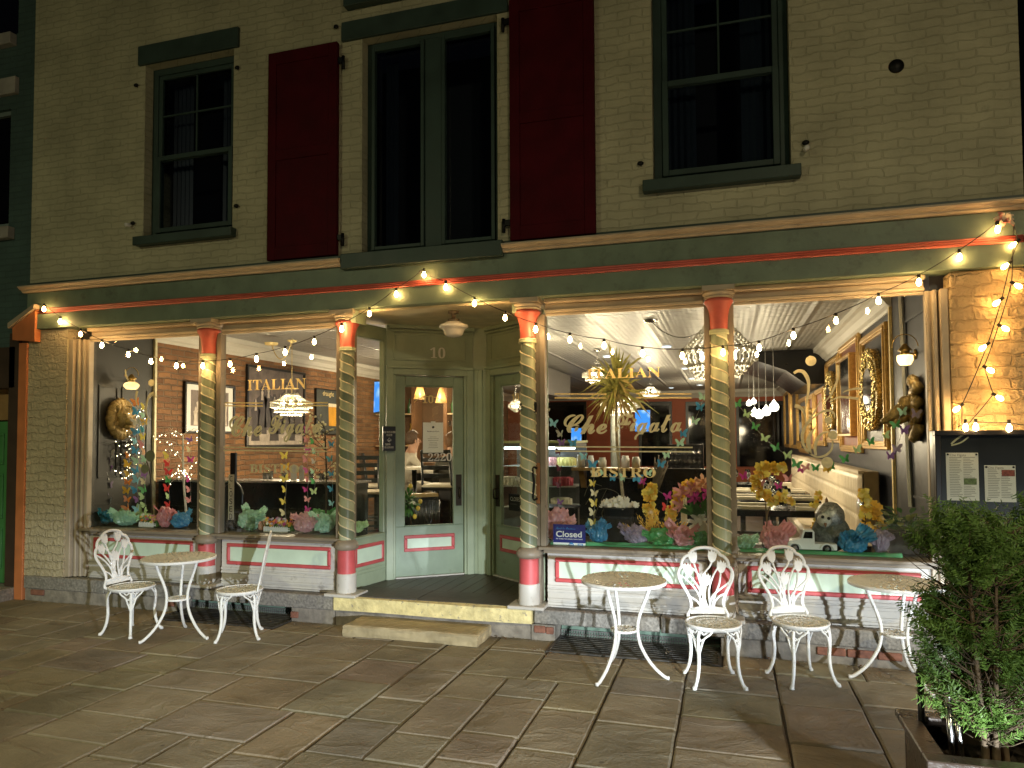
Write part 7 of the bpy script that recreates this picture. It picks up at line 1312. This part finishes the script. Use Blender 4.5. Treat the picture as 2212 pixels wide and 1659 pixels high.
# gilt frames and mirrors on the right wall
def wq(x, y): p = PX(x, y, XR); return p.y, p.z
GF = pm('gilt_frame', (.58, .36, .12), .32, metal=.55, var=.2, scale=30); MIR = pm('old_mirror', (.55, .56, .58), .06, metal=1, var=.1); RUST = pm('rust_panel', (.20, .06, .03), .5, var=.2)
FR = [(1.68, 2.97, 1.58, 2.82, DARKW, 'nearest large gilt frame with an oval gold mirror'), (3.13, 4.64, 1.52, 2.92, RUST, 'second gilt frame with a bright rectangular mirror'), (4.74, 6.0, 1.63, 2.86, DARKW, 'third gilt frame with an oval gold mirror'), (6.3, 7.5, 1.57, 2.52, RUST, 'fourth gilt frame over a rust panel, below the beam'), (7.7, 8.7, 1.5, 2.5, RUST, 'fifth gilt frame with a hanging gold ornament'), (8.84, 10.5, 1.40, 2.52, DARKW, 'sixth gilt frame with a pale mirror'), (10.9, 12.4, 1.46, 2.8, DARKW, 'seventh gilt frame, dark and narrow, by the back'), (12.8, 14.6, 1.46, 2.9, DARKW, 'farthest gilt frame by the back wall')]
for i, (ya, yb, za, zb_, m, l) in enumerate(FR):
    t = thing('gilt_frame', l, 'frame', (XR, (ya + yb) / 2, (za + zb_) / 2), 'gilt frames on the dark right wall'); mb = MB(); w_ = .085
    for q in ((ya, yb, za, za + w_), (ya, yb, zb_ - w_, zb_), (ya, ya + w_, za + w_, zb_ - w_), (yb - w_, yb, za + w_, zb_ - w_)): mb.box(XR - .045, XR - .001, *q)
    k = .03
    for q in ((ya + k, yb - k, za + k, za + k + .03), (ya + k, yb - k, zb_ - k - .03, zb_ - k), (ya + k, ya + k + .03, za + k + .03, zb_ - k - .03), (yb - k - .03, yb - k, za + k + .03, zb_ - k - .03)): mb.box(XR - .06, XR - .044, *q)
    mb.build('moulding', GF, t, bevel=.006); mb = MB(); mb.box(XR - .012, XR - .002, ya + w_, yb - w_, za + w_, zb_ - w_); mb.build('panel', m, t)
    cy_, cz_ = (ya + yb) / 2, (za + zb_) / 2
    if i in (0, 2):
        o = thing('oval_mirror', ('nearest oval mirror in a thick pierced gold surround', 'further oval mirror in a pierced gold surround')[i // 2], 'mirror', (XR - .05, cy_, cz_), 'oval gold mirrors'); mb = MB(); a_o, b_o = .47, .43; rr = random.Random(i); n = 40
        mb.prism([(cy_ + a_o * math.cos(2 * PI * q / n), cz_ + b_o * math.sin(2 * PI * q / n)) for q in range(n)], lambda y, z: (XR - .085, y, z), lambda y, z: (XR - .02, y, z))
        for q in range(150): an = rr.random() * 6.28; s_ = rr.uniform(.58, .98); bumpy(mb, (XR - .09, cy_ + a_o * s_ * math.cos(an), cz_ + b_o * s_ * math.sin(an)), .02, .026, .028, q, .4, 2, 1)
        mb.build('surround', pm('bright_gilt', (.55, .42, .16), .25, metal=.8, var=.5, scale=50), o); mb = MB(); mb.prism([(cy_ + a_o * .5 * math.cos(2 * PI * q / n), cz_ + b_o * .52 * math.sin(2 * PI * q / n)) for q in range(n)], lambda y, z: (XR - .096, y, z), lambda y, z: (XR - .086, y, z)); mb.build('mirror_glass', pm('dark_mirror', (.12, .10, .10), .05, metal=1, var=0), o)
    elif i in (1, 5):
        o = thing('wall_mirror', ('rectangular silver mirror in a slim gold frame', 'pale narrow mirror in the sixth frame')[i == 5], 'mirror', (XR - .06, cy_, cz_), 'rectangular mirrors'); mb = MB(); a0, a1, cc0, cc1 = ya + .24, yb - .22, za + .20, zb_ - .20
        for q in ((a0, a1, cc0, cc0 + .03), (a0, a1, cc1 - .03, cc1), (a0, a0 + .03, cc0 + .03, cc1 - .03), (a1 - .03, a1, cc0 + .03, cc1 - .03)): mb.box(XR - .11, XR - .02, *q)
        mb.build('mirror_frame', GF, o, bevel=.005); mb = MB(); mb.box(XR - .085, XR - .02, a0 + .03, a1 - .03, cc0 + .03, cc1 - .03); mb.build('mirror_glass', MIR, o)
    elif i == 4:
        mb = MB(); [bumpy(mb, (XR - .04, cy_, za + .3 + .1 * q), .035, .09 + .04 * (q % 2), .06, q, .3, 2, 2) for q in range(5)]; mb.build('gold_ornament', ANTG, t)
# guests at the bar
def person(label, pelvis, face, lean, shirt, trousers, hair, arms, sc_=1.0, seed=1):
    base = Vector(pelvis); t = thing('person', label, 'person', tuple(base)); Rz = Matrix.Rotation(face, 3, 'Z'); Wp = lambda x, y, z: base + Rz @ (Vector((x, y, z)) * sc_)
    V = [(0, 0, 0), (0, -.02 - lean * .12, .22), (0, -lean * .26, .43), (0, -lean * .31, .525), (0, -lean * .33 - .01, .58), (0, -lean * .36 - .02, .665), (0, -lean * .36 - .01, .75)]; Rr = [.17, .15, .165, .095, .07, .09, .07]; E = [(i, i + 1) for i in range(6)]
    def chain(start, pts, rs):
        p = start
        for q, r in zip(pts, rs): V.append(q); Rr.append(r); E.append((p, len(V) - 1)); p = len(V) - 1
        return p
    for sg, arm in zip((1, -1), arms):
        sh = (sg * .185, -lean * .24, .43); el, ha = arm; w_ = chain(2, [sh, (sg * el[0], el[1], el[2]), (sg * ha[0], ha[1], ha[2])], [.062, .046, .032]); hx, hy, hz = sg * ha[0], ha[1], ha[2]
        d = Vector((sg * ha[0] - sg * el[0], ha[1] - el[1], ha[2] - el[2])).normalized(); pl = Vector((hx, hy, hz)) + d * .055; pi = chain(w_, [tuple(pl)], [.032]); side = d.cross(Vector((0, 0, 1))).normalized()
        for fi, (o_s, L_) in enumerate(((-.028, .062), (-.010, .075), (.010, .072), (.027, .056))): b_ = pl + side * o_s + d * .03; chain(pi, [tuple(b_), tuple(b_ + d * L_ * .55 + Vector((0, 0, -.006))), tuple(b_ + d * L_ + Vector((0, 0, -.02)))], [.0095, .0085, .007])
        chain(pi, [tuple(pl - side * sg * .04), tuple(pl - side * sg * .055 + d * .035)], [.011, .009])
        kn = (sg * .11, -.44, .02); ft = (sg * .12, -.40, -.42); chain(0, [(sg * .09, -.05, -.02), kn, (sg * .115, -.42, -.22), ft, (sg * .12, -.54, -.47)], [.10, .066, .055, .042, .035])
    me = bpy.data.meshes.new('person_body'); me.from_pydata([Wp(*v) for v in V], E, []); o = bpy.data.objects.new('body', me); C.objects.link(o); md = o.modifiers.new('skin', 'SKIN'); md.use_smooth_shade = True
    for v, r in zip(me.skin_vertices[0].data, Rr): v.radius = (r * sc_, r * sc_ * .8 if r > .12 else r * sc_)
    me.skin_vertices[0].data[0].use_root = True; sd = o.modifiers.new('sub', 'SUBSURF'); sd.levels = sd.render_levels = 2
    dg = bpy.context.evaluated_depsgraph_get(); m2 = bpy.data.meshes.new_from_object(o.evaluated_get(dg)); bpy.data.objects.remove(o)
    SK = pm('skin', (.52, .30, .20), .5, var=.08); m2.materials.clear()
    for m_ in (SK, shirt, trousers): m2.materials.append(m_)
    for p_ in m2.polygons:
        l = Rz.inverted() @ (p_.center - base) / sc_; p_.use_smooth = True
        p_.material_index = 2 if l.z < .06 and abs(l.y) < .6 and (l.z < .06 and l.z > -.36) else 1 if l.z < .505 and l.z > .0 and (l.y > -.43) else 0
    ob = bpy.data.objects.new('body', m2); place(ob, t)
    hz = (0, -lean * .36 + .005, .715); mb = MB(); c_ = Wp(*hz); bm = bmesh.new(); bmesh.ops.create_icosphere(bm, subdivisions=3, radius=1); vs = []; keep = {}
    for v in bm.verts:
        d = v.co; k_ = 1 + .10 * noise.noise(d * 4 + Vector((seed, 0, 0))) + .05 * noise.noise(d * 11); vs.append(c_ + Rz @ (Vector((d.x * .097, d.y * .112 + .012, d.z * .125 + .01)) * k_ * sc_))
    fs = [tuple(v.index for v in f_.verts) for f_ in bm.faces if not (f_.calc_center_median().y < -.45 and f_.calc_center_median().z < .45) and f_.calc_center_median().z > -.72]; bm.free(); mb.add(vs, fs, 0, True); mb.build('hair', hair, t, recalc=False)
    fc = MB(); hd = Vector((0, -lean * .36 - .10, .69)); fc.tube([Wp(0, hd.y + .005, .705), Wp(0, hd.y - .022, .667), Wp(0, hd.y, .657)], [.008 * sc_, .013 * sc_, .01 * sc_], 8)
    for sg in (1, -1): fc.sphere(Wp(sg * .088, -lean * .36 - .01, .685), .022 * sc_, 8, sq=(.5, 1, 1.4)); fc.sphere(Wp(sg * .032, hd.y + .008, .705), .011 * sc_, 8)
    fc.tube([Wp(-.022, hd.y + .012, .63), Wp(0, hd.y + .005, .627), Wp(.022, hd.y + .012, .63)], .006 * sc_, 6); fc.build('face', SK, t); return t
CHR = pm('charcoal_shirt', (.07, .065, .05), .8, var=.2); WSH = pm('white_shirt', (.58, .53, .43), .7, var=.1); JN = pm('dark_trousers', (.05, .05, .055), .8, var=.2); SHO = pm('stone_shorts', (.35, .32, .26), .8)
HB = pm('brown_hair', (.16, .075, .03), .6, var=.4, scale=60, bump=.5); HG = pm('greying_hair', (.10, .06, .035), .6, var=.4, scale=60, bump=.5)
p = P(962, 1027, 3.2); person('person with brown hair and charcoal shirt seated at the bar, back to the door', (p.x + .05, 3.25, .97), PI, .25, CHR, JN, HB, [((.30, -.20, .24), (.20, -.42, .20)), ((.30, -.20, .24), (.16, -.44, .2))], 1.0, 1)
p = P(866, 1012, 3.75); person('person in a white shirt leaning on the bar, left of the door glass', (p.x - .06, 3.9, 1.0), PI * .72, .5, WSH, SHO, HG, [((.30, -.24, .22), (.22, -.52, .22)), ((.30, -.26, .22), (.18, -.55, .22))], 1.0, 2)
# ---------------------------------------------------------------- camera
cd = bpy.data.cameras.new('camera'); co = bpy.data.objects.new('camera', cd); C.objects.link(co)
r_ = Vector((AX.x, AY.x, AZ.x)); f_ = Vector((AX.y, AY.y, AZ.y)); u_ = Vector((AX.z, AY.z, AZ.z))
co.matrix_world = Matrix(((r_.x, u_.x, -f_.x, 0), (r_.y, u_.y, -f_.y, -CD), (r_.z, u_.z, -f_.z, CH), (0, 0, 0, 1)))
cd.sensor_width = 36; cd.lens = CF / 2212 * 36; cd.shift_y = (CCY - 829.5) / 2212; cd.clip_start = .05; cd.clip_end = 2000; sc.camera = co

# ---------------------------------------------------------------- night sky
w = bpy.data.worlds.new('World'); sc.world = w; w.use_nodes = True; nt = w.node_tree; bg = nt.nodes['Background']
sky = nt.nodes.new('ShaderNodeTexSky'); sky.sky_type = 'NISHITA'; sky.sun_disc = False; sky.sun_elevation = math.radians(-4); sky.sun_rotation = math.radians(200)
nt.links.new(sky.outputs[0], bg.inputs[0]); bg.inputs[1].default_value = .05

# ---------------------------------------------------------------- lamps
def lamp(name, loc, watts, col, rad=.05, kind='POINT'):
    l = bpy.data.lights.new(name, kind); l.energy = watts; l.color = col
    if kind == 'POINT' or kind == 'SPOT': l.shadow_soft_size = rad
    o = bpy.data.objects.new(name, l); C.objects.link(o); o.location = loc; return o
def dirlamp(name, loc, watts, col, rad, stops):              # lamp whose beam depends on the height angle, as a lantern's reflector makes it
    o = lamp(name, loc, watts, col, rad); l = o.data; l.use_nodes = True; nt = l.node_tree; em = nt.nodes['Emission']
    tc = nt.nodes.new('ShaderNodeTexCoord'); sp = nt.nodes.new('ShaderNodeSeparateXYZ'); rp = nt.nodes.new('ShaderNodeValToRGB'); mr = nt.nodes.new('ShaderNodeMapRange')
    lo, hi = stops[0][0], stops[-1][0]; mr.inputs[1].default_value = lo; mr.inputs[2].default_value = hi
    nt.links.new(tc.outputs['Normal'], sp.inputs[0]); nt.links.new(sp.outputs['Z'], mr.inputs[0]); nt.links.new(mr.outputs[0], rp.inputs[0]); nt.links.new(rp.outputs[0], em.inputs['Strength'])
    e = rp.color_ramp.elements; q = [((p - lo) / (hi - lo), v) for p, v in stops]
    e[0].position, e[0].color = q[0][0], (q[0][1],) * 3 + (1,); e[1].position, e[1].color = q[-1][0], (q[-1][1],) * 3 + (1,)
    for p, v in q[1:-1]: n = e.new(p); n.color = (v, v, v, 1)
    return o
LANT = [(-1, 1.0), (-.5, .9), (-.3, .30), (-.1, .15), (.1, .10), (1, .05)]
dirlamp('street_lamp_light', (4.5, -10.5, 6.5), 2500, (1.0, .83, .50), .25, LANT)
dirlamp('street_lamp_light', (-8.5, -11.5, 6.5), 1900, (.93, .92, .52), .25, LANT)
HEAD = [(-.5, .03), (-.28, .06), (-.16, .4), (-.09, .9), (-.06, 1.0), (-.012, 1.0), (.012, .7), (.035, .25), (.08, .08), (.16, .02), (.5, .004)]
def headlamp(loc, watts, far):
    o = dirlamp('headlamp_light', loc, watts, (.86, .94, 1.0), .045, HEAD); nt = o.data.node_tree; sp = nt.nodes['Separate XYZ']; rp = nt.nodes['Color Ramp']
    mr = nt.nodes.new('ShaderNodeMapRange'); mr.inputs[1].default_value = far[0]; mr.inputs[2].default_value = far[1]; mr.inputs[3].default_value = .06; nt.links.new(sp.outputs['X'], mr.inputs[0])
    mu = nt.nodes.new('ShaderNodeMath'); mu.operation = 'MULTIPLY'; nt.links.new(rp.outputs[0], mu.inputs[0]); nt.links.new(mr.outputs[0], mu.inputs[1]); nt.links.new(mu.outputs[0], nt.nodes['Emission'].inputs['Strength']); return o
#   # low beams of the car standing in the street beside the camera
headlamp((1.95, -6.25, .65), 2500, (-.86, -.795)); headlamp((3.6, -4.2, .65), 1150, (-.90, -.76))
WARM = (1.0, .80, .52)
for p, wt in ((c1, 120), (c2, 85), (c3, 75), (c4, 75), (c5, 62), (Vector((-4.8, 4.9, 2.75)), 125), (Vector((.4, 3.6, 2.0)), 40), (Vector((.5, 7.5, 2.3)), 60), (Vector((-2.6, 4.0, 2.6)), 70), (Vector((-4.9, 6.2, 2.75)), 28), (Vector((-.5, 12, 2.6)), 100)):  # one near the tables is a fill light, added to brighten the banquette
    lamp('room_light', (p.x, p.y, p.z - .32), wt, WARM, .16)
a = lamp('cake_case_light', P(1165, 985, 2.45), 5, (.85, .95, 1), .05)

lamp('sconce_light', (XR - .16, .46, 2.33), 2.5, WARM, .03); lamp('sconce_light', (XL + .2, .5, 2.3), 1.2, WARM, .03)
vs_ = sc.view_settings; vs_.view_transform = 'Standard'; vs_.look = 'None'; vs_.exposure = 0; vs_.gamma = 1; vs_.use_curve_mapping = False
sc.cycles.use_denoising = True
sc.cycles.max_bounces = 8; sc.cycles.transparent_max_bounces = 24; sc.cycles.sample_clamp_indirect = 4; sc.cycles.caustics_reflective = False; sc.cycles.caustics_refractive = False
